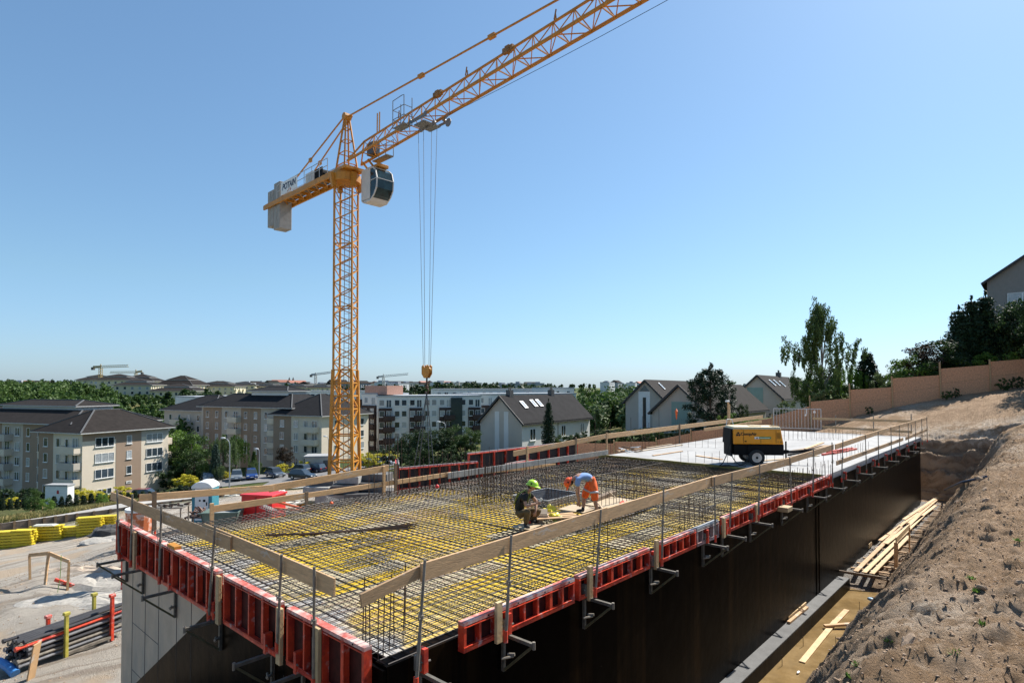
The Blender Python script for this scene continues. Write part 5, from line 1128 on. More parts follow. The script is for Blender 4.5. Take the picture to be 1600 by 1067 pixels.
# ---------------------------------------------------------------- left ground: pipe rack, trestle, hoses, stacks
a = ptZ(45, 1050, -7.98); b = ptZ(200, 985, -7.98); b = ptZ(192, 992, -7.95)
ax = (b - a); ax.z = 0; L = ax.length; axn = ax.normalized(); RZ = math.atan2(ax.y, ax.x)
RK = thing('pipe_rack', 'steel storage rack with red and yellow posts holding grey scaffold tubes', 'rack', a, RZ)
rky = mat('rack_yellow', (.42, .36, .06), .55, var=.3)
for (x, y, m_, h_) in ((.95, -.0, rky, 1.25), (L - .35, -.0, REDP, 1.35), (.98, .95, REDP, 1.0), (L - .32, .95, rky, 1.25)):
    mb = MB(); mb.box(x - .045, x + .045, y - .045, y + .045, 0, h_); mb.box(x - .08, x + .08, y - .06, y + .06, h_, h_ + .09); mb.build('corner_post', m_, RK, bevel=.005)
mb = MB(); mb.bar((0.95, 0, .12), (L - .35, 0, .12), .08); mb.bar((.95, .95, .12), (L - .35, .95, .12), .08); mb.bar((.95, 0, .12), (.95, .95, .12), .08); mb.bar((L - .35, 0, .12), (L - .35, .95, .12), .08); mb.build('base_frame', STEEL, RK)
pipem = [mat('pipe_grey', (.22, .22, .23), .45, .5, var=.3), mat('pipe_dark', (.05, .05, .055), .5, .4, var=.3), STEEL]
rn = random.Random(4); k = 0
for row in range(6):
    for c in range(6):
        if row > 3 and c > 4: continue
        mb = MB(); s = rn.uniform(-.25, .1); r_ = .05; mb.tube([(s, 0, 0), (s + L + .3, 0, rn.uniform(-.02, .12))], r_, 8)
        mb.tube([(s - .06, 0, 0), (s + .0, 0, 0)], r_ * 1.35, 8); o = mb.build('scaffold_tube', pipem[(row * 5 + c * 3) % 3] if (row, c) != (4, 0) else REDP)
        y = .1 + c * .15; z = .22 + row * .125
        o.location = a + axn * 0 + Vector((-axn.y, axn.x, 0)) * y + Vector((0, 0, z)); o.rotation_euler.z = RZ
        tag(o, 'grey steel scaffold tube lying in the storage rack' if (row, c) != (4, 0) else 'single red scaffold tube near the top of the rack', 'scaffold tube', 'scaffold tubes in the rack' if (row, c) != (4, 0) else None); k += 1
q = ptZ(48, 1066, -7.98); o = lay('leaning_board', q, q + Vector((RT[0] * .18, RT[1] * .18, 1.05)), .26, .04, WOOD, 'weathered board leaning against the pipe rack end', 'board')
mb = MB(); g0 = ptZ(-10, 1035, -7.7); mb.tube([ptZ(-20, 1030, -7.75) - g0, ptZ(0, 1034, -7.72) - g0, ptZ(14, 1042, -7.78) - g0, ptZ(24, 1052, -7.9) - g0], .12, 12); o = mb.build('water_hose', mat('bright_blue_hose', (.05, .20, .48), .4)); o.location = g0; tag(o, 'thick bright blue hose at the left edge of the site ground', 'hose')
# trestle
T0 = gpt(47, 905); T1 = gpt(70, 914); T2 = gpt(105, 923)
T = thing('timber_trestle', 'low timber rail on thin posts around a dug hole', 'trestle', T0)
tp = [ptD(46, 867, Vector(T0.xy).dot(Vector(FW))), ptD(76, 864, Vector(T1.xy).dot(Vector(FW)) + .2), ptD(108, 877, Vector(T2.xy).dot(Vector(FW)))]
for g_, h_ in zip((T0, T1, T2), tp): mb = MB(); mb.bar(g_ - T0 - Vector((0, 0, .15)), h_ - T0, .08); mb.build('leg', WOOD, T)
for u_, v_ in ((0, 1), (1, 2)): mb = MB(); mb.bar(tp[u_] - T0, tp[v_] - T0, .05, .14); mb.build('rail', WOOD, T)
g_ = gpt(90, 925); mb = MB(); mb.tube([(0, 0, 0), (.08, 0, .6), (.1, 0, 1.45)], .012, 5); o = mb.build('marker_stake', mat('green_marker', (.2, .35, .08), .6)); o.location = g_; tag(o, 'thin steel marker stake with green tip beside the trestle', 'stake')
lay('red_form_edge', gpt(84, 911) + Vector((0, 0, .1)), gpt(124, 924) + Vector((0, 0, .1)), .1, .12, REDP, 'red steel form edge lying in the dug hole', 'form edge')
grav = mat('grey_gravel', (.34, .315, .275), .95, var=.25, scale=9, bump=.6, bscale=40)
for k, (px, py, r_, s_) in enumerate(((160, 905, 1.5, (1.9, 1, .26)), (180, 842, 1.3, (1.7, 1, .2)), (150, 935, 1.3, (2.2, .8, .16)), (130, 893, .9, (2.4, .6, .4)))):
    g_ = gpt(px, py); mb = MB(); mb.sphere((0, 0, 0), r_, 22, 12, sc=s_); mb.v = [(x, y, z + .05 * math.sin(x * 5 + k) * math.cos(y * 4) + .05 * math.sin(x * 13) * math.sin(y * 11)) for x, y, z in mb.v]
    o = mb.build('gravel_heap', grav if k < 3 else mat('sand_heap', (.42, .34, .26), .95, var=.3, scale=6, bump=.6), smooth=False); o.location = g_ - Vector((0, 0, .14)); o.rotation_euler.z = YAW + .1; tag(o, 'low pale gravel heap, %s' % ('by the building corner', 'at the foot of the far red panels', 'nearest, below the dug hole', 'brown sandy one behind the trestle')[k], 'gravel heap', 'gravel heaps on the site ground')
# retaining wall with posts, stacks of yellow girders in front
RWm = mat('retaining_boards', (.14, .115, .095), .9, var=.3, scale=3, bump=.5, bscale=20)
wy = 58.0
xs = [ptY(px, 800, wy).x for px in (-160, -60, -4, 67, 118, 195, 250, 300, 345, 395, 440)]
for k in range(len(xs) - 1):
    x0, x1 = xs[k], xs[k + 1]; za0 = gz(x0, wy - .6); za1 = gz(x1, wy - .6)
    zt0 = ptY(proj((x0, wy, -10))[0], 818 - .131 * proj((x0, wy, -10))[0], wy).z; zt1_ = ptY(proj((x1, wy, -10))[0], 818 - .131 * proj((x1, wy, -10))[0], wy).z
    t = thing('retaining_wall', 'dark boarded retaining wall section below the street, %s from the left' % ORD[k], 'retaining wall', (x0, wy, za0), 0, 'retaining wall along the street')
    mb = MB(); mb.hexa([(0, 0, -1), (x1 - x0 - .02, 0, za1 - za0 - 1), (x1 - x0 - .02, .15, za1 - za0 - 1), (0, .15, -1), (0, 0, zt0 - za0), (x1 - x0 - .02, 0, zt1_ - za0), (x1 - x0 - .02, .15, zt1_ - za0), (0, .15, zt0 - za0)]); mb.build('board_panel', RWm, t)
    n = 3
    for i in range(n): mb = MB(); x = (x1 - x0) * i / n; mb.box(x, x + .16, -.12, -.005, -.6, zt0 - za0 + .05 + (zt1_ - zt0) * i / n); mb.build('post', WOOD_DARK, t)
ribbon('pavement', [(xs[0] - 10, wy + 1.5), (xs[-1] + 8, wy + 1.5)], 2.0, PAVE, .12)
ygm = streaks(mat('yellow_girder', (.70, .55, .03), .5, var=.15, scale=6), (.35, .26, .03), 3, (1, 1, 1), (.55, .65), .7)
cov = mat('plastic_cover', (.55, .53, .45), .35, var=.2)
def girder_stack(px, py, d, n, rows, rz, label, L=2.2, cover=True):
    p = onland(px, d); t = thing('girder_stack', label, 'girder stack', p, rz, 'yellow formwork girder stacks')
    for r_ in range(rows):
        mb = MB()
        for i in range(n):
            y = i * .22; z = r_ * .2
            off = .06 * math.sin(i * 2.3 + r_)
            mb.box(off, L + off, y, y + .18, z, z + .04); mb.box(off, L + off, y, y + .18, z + .15, z + .19)
            m_ = 9
            for j in range(m_): xa = off + L * j / m_; mb.bar((xa, y + .09, z + .04), (xa + L / m_ * .5, y + .09, z + .15), .03, .03); mb.bar((xa + L / m_ * .5, y + .09, z + .15), (xa + L / m_, y + .09, z + .04), .03)
        mb.build('girder_layer', ygm, t, fixn=False)
    for x in (.4, L - .5): mb = MB(); mb.box(x, x + .12, -.05, n * .22, -.1, 0.0); mb.build('bearer', WOOD_DARK, t)
    if cover: mb = MB(); mb.hexa([(.1, -.02, rows * .2), (L * .8, -.03, rows * .2), (L * .8, n * .2, rows * .2), (.1, n * .2, rows * .2), (.2, 0, rows * .2 + .05), (L * .7, .1, rows * .2 + .1), (L * .7, n * .18, rows * .2 + .06), (.2, n * .15, rows * .2 + .08)]); mb.build('plastic_cover', cov, t)
    return t
girder_stack(-30, 852, 41.5, 3, 6, YAW + .25, 'yellow girder stack at the left picture edge', 2.6, False)
girder_stack(22, 852, 42.0, 3, 6, YAW + .1, 'yellow girder stack next to the one at the picture edge', 1.3, False)
girder_stack(50, 846, 43, 3, 6, YAW + .15, 'yellow girder stack under a torn plastic cover', 2.0)
girder_stack(94, 846, 43.6, 3, 4, YAW + .3, 'low yellow girder stack in the middle of the row', 1.4, False)
girder_stack(122, 836, 43.6, 3, 7, YAW + .35, 'tall yellow girder stack left of the red panels', 1.6, False)
girder_stack(148, 832, 44.6, 3, 6, YAW + .3, 'yellow girder stack farthest right in the row', 1.5, False)
blob(176, 831, ptD(176, 829, 43).z, .9, (1.6, 1, .6), mat('dark_net', (.05, .05, .05), .9, var=.4), 'net_heap', 'dark net heap at the right end of the girder stacks', 'net heap', 3, .2)
# portable toilet
p = xd(*(lambda q: (Vector(q.xy).dot(Vector(RT)), 36))(ptD(322, 700, 36)), -8.05); dpt = p
TO = thing('portable_toilet', 'portable toilet with white domed roof and teal corners behind the front wall', 'portable toilet', (p.x, p.y, -8.1), YAW + R(6))
teal = mat('teal_plastic', (.03, .20, .26), .5, var=.1); 
mb = MB(); mb.box(-.58, .58, -.55, .55, 0, 2.0); mb.build('cabin', teal, TO, bevel=.03)
mb = MB(); mb.box(-.38, .38, -.575, -.552, .12, 1.98); dr = mb.build('door', WHITE, TO); mb = MB(); mb.box(.26, .32, -.6, -.577, 1.0, 1.2); mb.build('handle', BLACK, dr)
mb = MB(); mb.box(-.15, -.05, -.582, -.577, 1.25, 1.35); mb.box(.08, .22, -.582, -.577, 1.22, 1.36); mb.build('door_label', BLACK, dr)
mb = MB(); n = 10
prof = [(math.cos(math.pi * i / n) * .62, 2.0 + math.sin(math.pi * i / n) * .42) for i in range(n + 1)]
mb.prism([(x, z) for x, z in prof], -.6, .6); mb.build('roof', WHITE, TO, bevel=.04)
# red steel box
p = ptD(413, 700, 30); ztp = ptD(413, 770, 30).z
RB = thing('red_container', 'bright red steel box with a lid behind the back rail', 'container', (p.x, p.y, -8.1), YAW + R(-12))
red2 = mat('bright_red', (.60, .02, .02), .4, var=.1)
Hb = ztp + 8.1; mb = MB(); mb.box(-.85, .85, -.6, .6, 0, Hb - .08); mb.build('body', red2, RB, bevel=.02)
mb = MB(); mb.box(-.9, .9, -.65, .65, Hb - .08, Hb + .02); mb.build('lid', red2, RB, bevel=.01)
mb = MB(); mb.box(-.05, .0, -.625, -.601, Hb - 1.2, Hb - .1); mb.box(.55, .6, -.625, -.601, Hb - 1.2, Hb - .1); mb.build('corner_seam', mat('dark_red', (.2, .01, .01), .5), RB)
# green skip
p = ptD(350, 700, 29); ztp = ptD(350, 797, 29).z
SK = thing('waste_skip', 'grey green steel skip with rubble behind the back rail', 'skip', (p.x, p.y, ztp - 1.4), YAW + R(8))
gg = mat('skip_green', (.10, .15, .13), .6, var=.25); mb = MB()
def tray(mb, x0, x1, y, z0, z1, w_=.06):
    mb.hexa([(x0 + .25, -y, z0), (x1 - .25, -y, z0), (x1 - .25, y, z0), (x0 + .25, y, z0), (x0 + .24, -y, z0 + .05), (x1 - .24, -y, z0 + .05), (x1 - .24, y, z0 + .05), (x0 + .24, y, z0 + .05)])
    for s in (-1, 1): mb.hexa([(x0 + .25, s * y, z0), (x1 - .25, s * y, z0), (x1 - .25, s * (y - w_), z0), (x0 + .25, s * (y - w_), z0), (x0, s * y, z1), (x1, s * y, z1), (x1, s * (y - w_), z1), (x0, s * (y - w_), z1)])
    mb.hexa([(x0 + .25, -y, z0), (x0 + .31, -y, z0), (x0 + .31, y, z0), (x0 + .25, y, z0), (x0, -y, z1), (x0 + .06, -y, z1), (x0 + .06, y, z1), (x0, y, z1)])
    mb.hexa([(x1 - .31, -y, z0), (x1 - .25, -y, z0), (x1 - .25, y, z0), (x1 - .31, y, z0), (x1 - .06, -y, z1), (x1, -y, z1), (x1, y, z1), (x1 - .06, y, z1)])
tray(mb, -.85, .85, .6, .3, 1.4); mb.build('tray', gg, SK)
mb = MB(); mb.box(-.9, .9, -.66, -.6, 1.34, 1.42); mb.box(-.9, .9, .6, .66, 1.34, 1.42); mb.box(-.5, .5, -.4, .4, -2.2, .29); mb.build('rim', gg, SK)
mb = MB(); mb.sphere((0, 0, 1.15), .6, 14, 8, sc=(1.2, .85, .3)); mb.build('rubble', CONC_PALE, SK)
# clutter by the skip
p = ptD(312, 700, 31); z_ = ptD(312, 795, 31).z
CM = thing('scrap_cart', 'rusty cart heaped with tools and scrap beside the skip', 'cart', (p.x, p.y, z_ - .9), YAW)
mb = MB(); mb.box(-.55, .55, -.4, .4, .5, .56)
for x in (-.5, .5):
    for y in (-.36, .36): mb.bar((x, y, -1.8), (x, y, .5), .05)
mb.build('frame', RUST, CM); mb = MB(); rn = random.Random(9)
for i in range(26): a_ = Vector((rn.uniform(-.5, .5), rn.uniform(-.35, .35), rn.uniform(.57, .9))); mb.bar(a_, a_ + Vector((rn.uniform(-.3, .3), rn.uniform(-.2, .2), rn.uniform(-.1, .25))), .07)
mb.build('scrap_load', mat('scrap', (.14, .08, .06), .7, .3, var=.6, scale=9), CM)
p = ptD(219, 700, 24); z_ = ptD(219, 790, 24).z
OC = thing('orange_silo', 'orange and white steel hopper behind the far left corner', 'hopper', (p.x, p.y, z_ - 2.2), YAW)
mb = MB(); mb.tube([(0, 0, .3), (0, 0, 1.1), (0, 0, 2.0)], .45, 14, radii=[.2, .42, .48]); mb.build('hopper', streaks(mat('hopper_orange', (.5, .13, .04), .6, var=.3), (.55, .5, .45), 3, (1, 1, 1), (.5, .6), .8), OC)
mb = MB(); mb.tube([(0, 0, 2.0), (0, 0, 2.12)], .5, 14); mb.build('rim', WHITE, OC)
mb = MB()
for x, y in ((-.4, -.4), (.4, -.4), (.4, .4), (-.4, .4)): mb.bar((x, y, -1.2), (x, y, 1.3), .06)
mb.build('leg_frame', REDP, OC)
p = ptD(268, 700, 27); z_ = ptD(268, 790, 27).z
W2 = thing('work_bench', 'grey steel work table with clutter behind the front rail', 'work table', (p.x, p.y, z_ - 1.0), YAW + .1); mb = MB(); mb.box(-.7, .7, -.45, .45, .95, 1.0)
for x in (-.6, .6):
    for y in (-.4, .4): mb.bar((x, y, -1.6), (x, y, .95), .05)
mb.build('table_frame', STEEL, W2); mb = MB(); rn = random.Random(19)
for i in range(12): a_ = Vector((rn.uniform(-.6, .6), rn.uniform(-.35, .35), 1.03)); mb.bar(a_, a_ + Vector((rn.uniform(-.3, .3), rn.uniform(-.2, .2), rn.uniform(0, .15))), .06)
mb.build('table_load', RUST, W2)
lay('orange_prop', ptD(430, 795, 26), ptD(480, 800, 24.5), .1, .08, mat('prop_orange', (.6, .12, .03), .5), 'orange steel prop lying near the red box', 'steel prop')
lay('orange_prop', ptD(432, 785, 27), ptD(478, 797, 25.5), .08, .08, mat('prop_orange', (.6, .12, .03), .5), 'second orange steel prop slanting by the red box', 'steel prop')
o = blob(518, 786, -3.3, .05, (1, 1, 1), mat('orange_cap', (.8, .12, .03), .5), 'orange_cap', 'small orange plastic cap on a bar at the back edge left of centre', 'cap', 1, .0)  # rounded orange plastic cap on a bar end
o = blob(683, 761, -3.2, .08, (.8, .8, 1.1), mat('bright_red', (.60, .02, .02), .4), 'red_cap', 'small red plastic cap at the back rail under the chain slings', 'float', 1, .1)  # red plastic cap, same kind as the orange one
# concrete upstand strip seen behind the workers (edge form of pale timber)
lay('edge_board', ptY(700, 748, YB - .15), ptY(950, 710, YB - .15), .04, .22, mat('ballast_grey', (.3, .29, .27), .85), 'grey edge strip behind the starter bars at the back', 'edge board')
# ---------------------------------------------------------------- people
SKIN = mat('skin', (.42, .23, .15), .55, var=.08, scale=20)
def skinned(name, pts, edges, rad, m, parent, root=0, sub=2):
    me = bpy.data.meshes.new(name); me.from_pydata([tuple(p) for p in pts], edges, []); me.materials.append(m)
    o = link(name, me, parent)
    md = o.modifiers.new('skin', 'SKIN'); md.use_smooth_shade = True; md.branch_smoothing = .6
    for i, r in enumerate(rad):
        v = me.skin_vertices[0].data[i]; v.radius = (r, r) if not isinstance(r, tuple) else r; v.use_root = (i == root)
    o.modifiers.new('sub', 'SUBSURF').levels = sub; o.modifiers['sub'].render_levels = sub
    return o
def chain(P, R_, E, start, pts):      # append a chain from vertex index start
    i = start
    for p, r in pts: P.append(Vector(p)); R_.append(r); E.append((i, len(P) - 1)); i = len(P) - 1
    return i
def hand(P, R_, E, wrist_i, wrist, d, side, curl=.5, sc=1.0):
    """palm and five fingers; d = pointing direction, side = towards the thumb, palm normal closes the curl"""
    d = Vector(d).normalized(); s = Vector(side); s = (s - d * s.dot(d)).normalized(); n = d.cross(s)
    W_ = Vector(wrist); pi = chain(P, R_, E, wrist_i, [(W_ + d * .05 * sc, .024 * sc)])
    for k, (o_, l_) in enumerate(((.028, .065), (.010, .075), (-.009, .07), (-.027, .055))):
        b_ = W_ + d * .085 * sc + s * o_ * sc
        c1 = b_ + (d * math.cos(curl) + n * math.sin(curl)) * l_ * .55 * sc; c2 = c1 + (d * math.cos(curl * 2) + n * math.sin(curl * 2)) * l_ * .45 * sc
        chain(P, R_, E, pi, [(b_, .0105), (c1, .009), (c2, .0075)])
    chain(P, R_, E, pi, [(W_ + d * .06 * sc + s * .04 * sc, .0115), (W_ + d * .09 * sc + s * .058 * sc + n * .01, .009)])
def person(loc, rz, label, J, sh, tr, boot, helm, face, tilt, shorts=False, strap=None):
    t = thing('person', label, 'person', loc, rz)
    P = [Vector(J['pelvis'])]; Rr = [.10]; E = []
    i = chain(P, Rr, E, 0, [(J['waist'], .10), (J['chest'], .125), (J['neck'], .055)]); hd = Vector(J['head']); nk = Vector(J['neck'])
    chest = i - 1
    up = (hd - nk).normalized(); f = Vector(face).normalized()
    hi = chain(P, Rr, E, i, [(hd - up * .06 + f * .012, .078), (hd + up * .03, .092), (hd + up * .085 - f * .005, .07)])
    for s in ('L', 'R'):
        a = chain(P, Rr, E, chest, [(J['sh' + s], .05), (J['el' + s], .043), (Vector(J['el' + s]).lerp(Vector(J['wr' + s]), .4), .042), (J['wr' + s], .026)])
        hand(P, Rr, E, a, J['wr' + s], J['hd' + s], J['th' + s], J.get('curl' + s, .5))
        b = chain(P, Rr, E, 0, [(J['hip' + s], .08), (J['kn' + s], .062), (Vector(J['kn' + s]).lerp(Vector(J['an' + s]), .35), .06), (J['an' + s], .04)])
        ft = Vector(J['ft' + s]); chain(P, Rr, E, b, [(ft, .035)])
    skinned('body', P, E, Rr, SKIN, t)
    # face
    sd = f.cross(up).normalized(); c = hd
    mb = MB(); mb.sphere(c + f * .098 - up * .012, .017, 8, 6, sc=(1, 1, 1.3)); mb.build('nose', SKIN, t, smooth=True)
    for q in (-1, 1):
        mb = MB(); mb.sphere(c + f * .086 + sd * .032 * q + up * .018, .0105, 8, 6); mb.build('eye', BLACK, t, smooth=True)
        mb = MB(); mb.sphere(c + sd * .092 * q - f * .005, .024, 8, 6, sc=(.6, .9, 1.2)); mb.build('ear', SKIN, t, smooth=True)
    mb = MB(); mb.bar(c + f * .088 - up * .05 - sd * .022, c + f * .088 - up * .05 + sd * .022, .008); mb.build('mouth', mat('lips', (.25, .08, .06), .6), t)
    mb = MB(); mb.sphere(c - f * .03 + up * .0, .094, 12, 8, sc=(1, 1, .95)); mb.build('hair', mat('dark_hair', (.03, .018, .01), .8), t, smooth=True)
    # shirt
    P = [Vector(J['pelvis']).lerp(Vector(J['waist']), .1)]; Rr = [.15]; E = []
    i = chain(P, Rr, E, 0, [(J['waist'], .152), (J['chest'], .172), (Vector(J['chest']).lerp(nk, .6), .105)])
    for s in ('L', 'R'): chain(P, Rr, E, i - 1, [(J['sh' + s], .09), (Vector(J['sh' + s]).lerp(Vector(J['el' + s]), .62), .066)])
    skinned('shirt', P, E, Rr, sh, t)
    # trousers
    P = [Vector(J['pelvis'])]; Rr = [.148]; E = []
    chain(P, Rr, E, 0, [(Vector(J['pelvis']).lerp(Vector(J['waist']), .6), .145)])
    for s in ('L', 'R'):
        k = Vector(J['kn' + s]); a = Vector(J['an' + s]); h = Vector(J['hip' + s])
        if shorts: chain(P, Rr, E, 0, [(h, .125), (h.lerp(k, .6), .115), (k + (a - k) * .22, .092)])
        else: chain(P, Rr, E, 0, [(h, .12), (h.lerp(k, .55), .10), (k, .088), (k.lerp(a, .5), .078), (k.lerp(a, .9), .068)])
    skinned('shorts' if shorts else 'trousers', P, E, Rr, tr, t)
    if shorts:
        for s in ('L', 'R'):
            h = Vector(J['hip' + s]); k = Vector(J['kn' + s]); m_ = h.lerp(k, .62); d = (k - h).normalized()
            mb = MB(); mb.tube([m_ - d * .025, m_ + d * .025], .118, 14); mb.build('reflective_band', mat('reflective_grey', (.45, .45, .47), .4), t, smooth=True)
    for s in ('L', 'R'):
        a = Vector(J['an' + s]); ft = Vector(J['ft' + s]); d = (ft - a); d.z = 0; d.normalize()
        P = [a + Vector((0, 0, .08)), Vector((a.x, a.y, .05)), Vector((a.x, a.y, .05)) + d * .12, Vector((a.x, a.y, .04)) + d * .2]
        skinned('boot', P, [(0, 1), (1, 2), (2, 3)], [.055, .058, .05, .042], boot, t)
    # helmet: shell, brim, vents
    hu = Vector(tilt).normalized(); hf = (f - hu * f.dot(hu)).normalized(); hs = hf.cross(hu); M = Matrix((hf, hs, hu)).transposed()
    mb = MB(); n = 18; base = hd + hu * .035 - hf * .005
    for j in range(8):
        ph = math.pi / 2 * j / 7
        for k in range(n):
            q = 2 * math.pi * k / n; ridge = 1 + .04 * (abs(math.sin(q)) < .25)
            mb.v.append(tuple(base + M @ Vector((.142 * math.cos(q) * math.cos(ph) * 1.0, .118 * math.sin(q) * math.cos(ph), .125 * math.sin(ph) * ridge))))
    for j in range(7):
        for k in range(n): a = j * n + k; b = j * n + (k + 1) % n; mb.f.append((a, b, b + n, a + n)); mb.m.append(0)
    ob = mb.build('helmet', helm, t, smooth=True)
    mb = MB()
    for k in range(n + 1):
        q = 2 * math.pi * k / n; e = .03 + .045 * max(0, math.cos(q)) ** 2
        for rr, zz in ((1, 0), (1, -.02), (0, 0)):
            pass
        p1 = Vector((.142 * math.cos(q), .118 * math.sin(q), .004)); p2 = Vector(((.142 + e) * math.cos(q), (.118 + e * .6) * math.sin(q), -.018)); mb.v += [tuple(base + M @ p1), tuple(base + M @ p2)]
    for k in range(n): mb.f.append((2 * k, 2 * k + 1, 2 * k + 3, 2 * k + 2)); mb.m.append(0)
    br = mb.build('brim', helm, ob, smooth=True); sm = br.modifiers.new('s', 'SOLIDIFY'); sm.thickness = .008
    mb = MB()
    for sgn_ in (-1, 1): mb.disc(base + M @ Vector((0.0, .116 * sgn_, .035)), hs, .02, .02, 10)
    mb.build('helmet_clip', BLACK, ob)
    mb = MB()
    for sgn_ in (-1, 1): mb.bar(base + M @ Vector((.0, .108 * sgn_, -.0)), c + f * .05 - up * .1 + sd * .01 * sgn_, .012)
    mb.build('chin_strap', BLACK, ob)
    if strap:
        for s in ('L', 'R'):
            mb = MB(); c_ = Vector(J['chest']); w_ = Vector(J['waist']); s_ = Vector(J['sh' + s]); nrm = Vector(J['front'])
            m1_ = s_.lerp(nk, .45); mb.tube([w_ - nrm * .14 + (s_ - c_) * .3, c_ - nrm * .165 + (s_ - c_) * .5, m1_ + Vector((0, 0, .07)), c_ + nrm * .15 + (s_ - c_) * .5, w_ + nrm * .135 + (s_ - c_) * .35], .022, 6)
            mb.build('harness_strap', strap, t, smooth=True)
    return t
# crouching worker: x = right in the picture, y = away
g = ptZ(821, 822, ZD + .20)
lime = mat('lime_helmet', (.45, .72, .05), .35, var=.04); orh = mat('orange_helmet', (.85, .10, .015), .35, var=.04)
J = dict(pelvis=(-.14, .12, .30), waist=(-.17, .10, .47), chest=(-.08, .07, .70), neck=(.08, .03, .86), head=(.17, .0, .955),
         shR=(-.03, -.13, .77), elR=(.0, -.24, .52), wrR=(.22, -.2, .575), hdR=(1, .2, .18), thR=(0, .3, 1),
         shL=(.08, .20, .77), elL=(.27, .22, .56), wrL=(.25, .02, .36), hdL=(-.25, -.1, -1), thL=(-1, -.3, 0),
         hipR=(-.12, .02, .27), knR=(.05, -.28, .42), anR=(.0, -.16, .07), ftR=(.07, -.32, .03),
         hipL=(-.1, .22, .27), knL=(.36, .20, .34), anL=(.10, .27, .09), ftL=(.22, .25, .03), front=(.8, -.1, -.2))
w1 = person(g, YAW, 'person in lime helmet, black t-shirt and olive trousers crouching on the mesh', J, mat('black_shirt', (.016, .017, .016), .9, var=.2),
       mat('olive_trousers', (.115, .072, .028), .9, var=.25, scale=8, bump=.4, bscale=15), mat('dark_boot', (.03, .025, .02), .8), lime, (.85, -.35, -.28), (.25, .0, 1), strap=mat('olive_strap', (.16, .20, .05), .8))
mb = MB(); ph = Vector((.33, -.2, .62)); mb.bar(ph, ph + Vector((.05, 0, .09)), .012, .06); o = mb.build('mobile_phone', WHITE, bevel=.003); o.location = g; o.rotation_euler.z = YAW; tag(o, 'small pale phone held up by the crouching person', 'phone')
# bending worker
g = ptZ(918, 802, ZD + .20)
J = dict(pelvis=(.12, .05, .86), waist=(.02, .04, .98), chest=(-.22, .02, 1.00), neck=(-.38, .0, .90), head=(-.47, -.02, .80),
         shR=(-.27, -.17, .93), elR=(-.30, -.18, .60), wrR=(-.22, -.12, .32), hdR=(.1, .1, -1), thR=(-1, .2, 0),
         shL=(-.27, .18, .93), elL=(-.22, .16, .62), wrL=(-.24, .04, .32), hdL=(0, .0, -1), thL=(-1, -.2, 0),
         hipR=(.14, -.06, .82), knR=(.17, -.16, .42), anR=(.24, -.12, .08), ftR=(.10, -.16, .03),
         hipL=(.12, .16, .82), knL=(-.06, .18, .44), anL=(-.10, .14, .08), ftL=(-.24, .10, .03), front=(0, 0, -1))
person(g, YAW, 'person in orange helmet, blue t-shirt and orange shorts bending down to the mesh', J, mat('blue_shirt', (.19, .30, .54), .9, var=.12),
       mat('orange_shorts', (.85, .13, .02), .8, var=.15, scale=8), mat('black_boot', (.02, .02, .02), .8), orh, (-.35, -.1, -.93), (-.92, -.05, .35), shorts=True)
# ---------------------------------------------------------------- board fence beyond the slab
OSB = streaks(mat('osb_board', (.54, .275, .15), .8, var=.3, scale=9, bump=.2, bscale=30), (.26, .14, .065), 14, (1, 1, 2.5), (.5, .65), .6)
fps = [(868, 700, 57), (900, 692, 56), (960, 690, 55), (1026, 687, 54), (1080, 674, 53.5), (1140, 664, 53), (1207, 650, 52.6), (1266, 632, 52), (1328, 609, 51), (1394, 590, 50), (1469, 575.5, 49), (1547, 566, 48), (1625, 558, 47), (1710, 550, 46)]
FN = ['leftmost, low behind the red wall form', 'left one behind the tall thin bars', 'in front of the dark hedge', 'below the middle garden house', 'left of the lamp pole', 'behind the compressor', 'behind the steel barrier', 'lowest of the stepped ones, right of the barrier', 'second of the stepped ones, below the birch', 'third of the stepped ones, right of the dark cypress', 'fourth of the stepped ones, below the pale green bush', 'highest one, at the right picture edge', 'outside the right picture edge']
for k in range(len(fps) - 1):
    a = ptD(*fps[k]); b = ptD(*fps[k + 1]); top = a.z
    TOPS = {7: (627.5, 622.5), 8: (609, 605), 9: (591, 586), 10: (576, 570), 11: (565, 559), 12: (558, 552)}
    y1_, y2_ = TOPS.get(k, (fps[k][1] + 0, fps[k + 1][1] + 3)); top1 = ptD(fps[k][0], y1_, fps[k][2]).z; top2 = ptD(fps[k + 1][0], y2_, fps[k + 1][2]).z
    ga = gz(a.x, a.y); gb = gz(b.x, b.y); L = (b - a).xy.length
    t = thing('fence_panel', 'chipboard fence section, ' + FN[k], 'fence', (a.x, a.y, ga), math.atan2(b.y - a.y, b.x - a.x), 'chipboard fence sections')
    mb = MB(); h0 = top1 - ga; h1 = top2 - ga; g1 = gb - ga; hm0 = h0 * .5; hm1 = (h1 + g1) / 2
    q = lambda x0, z00, z01, x1, z10, z11, y0, y1: [(x0, y0, z00), (x1, y0, z10), (x1, y1, z10), (x0, y1, z00), (x0, y0, z01), (x1, y0, z11), (x1, y1, z11), (x0, y1, z01)]
    mb.hexa(q(.06, -.3, hm0 - .012, L - .06, g1 - .3, hm1 - .012, 0, .03)); mb.hexa(q(.06, hm0, h0, L - .06, hm1, h1, 0.006, .036)); mb.build('board', OSB, t)
    mb = MB(); mb.bar((0, -.02, -.3), (-.05, -.03, h0 + (.55 if k in (7, 8, 10) else .18)), .13, .09); mb.build('post', WOOD, t)
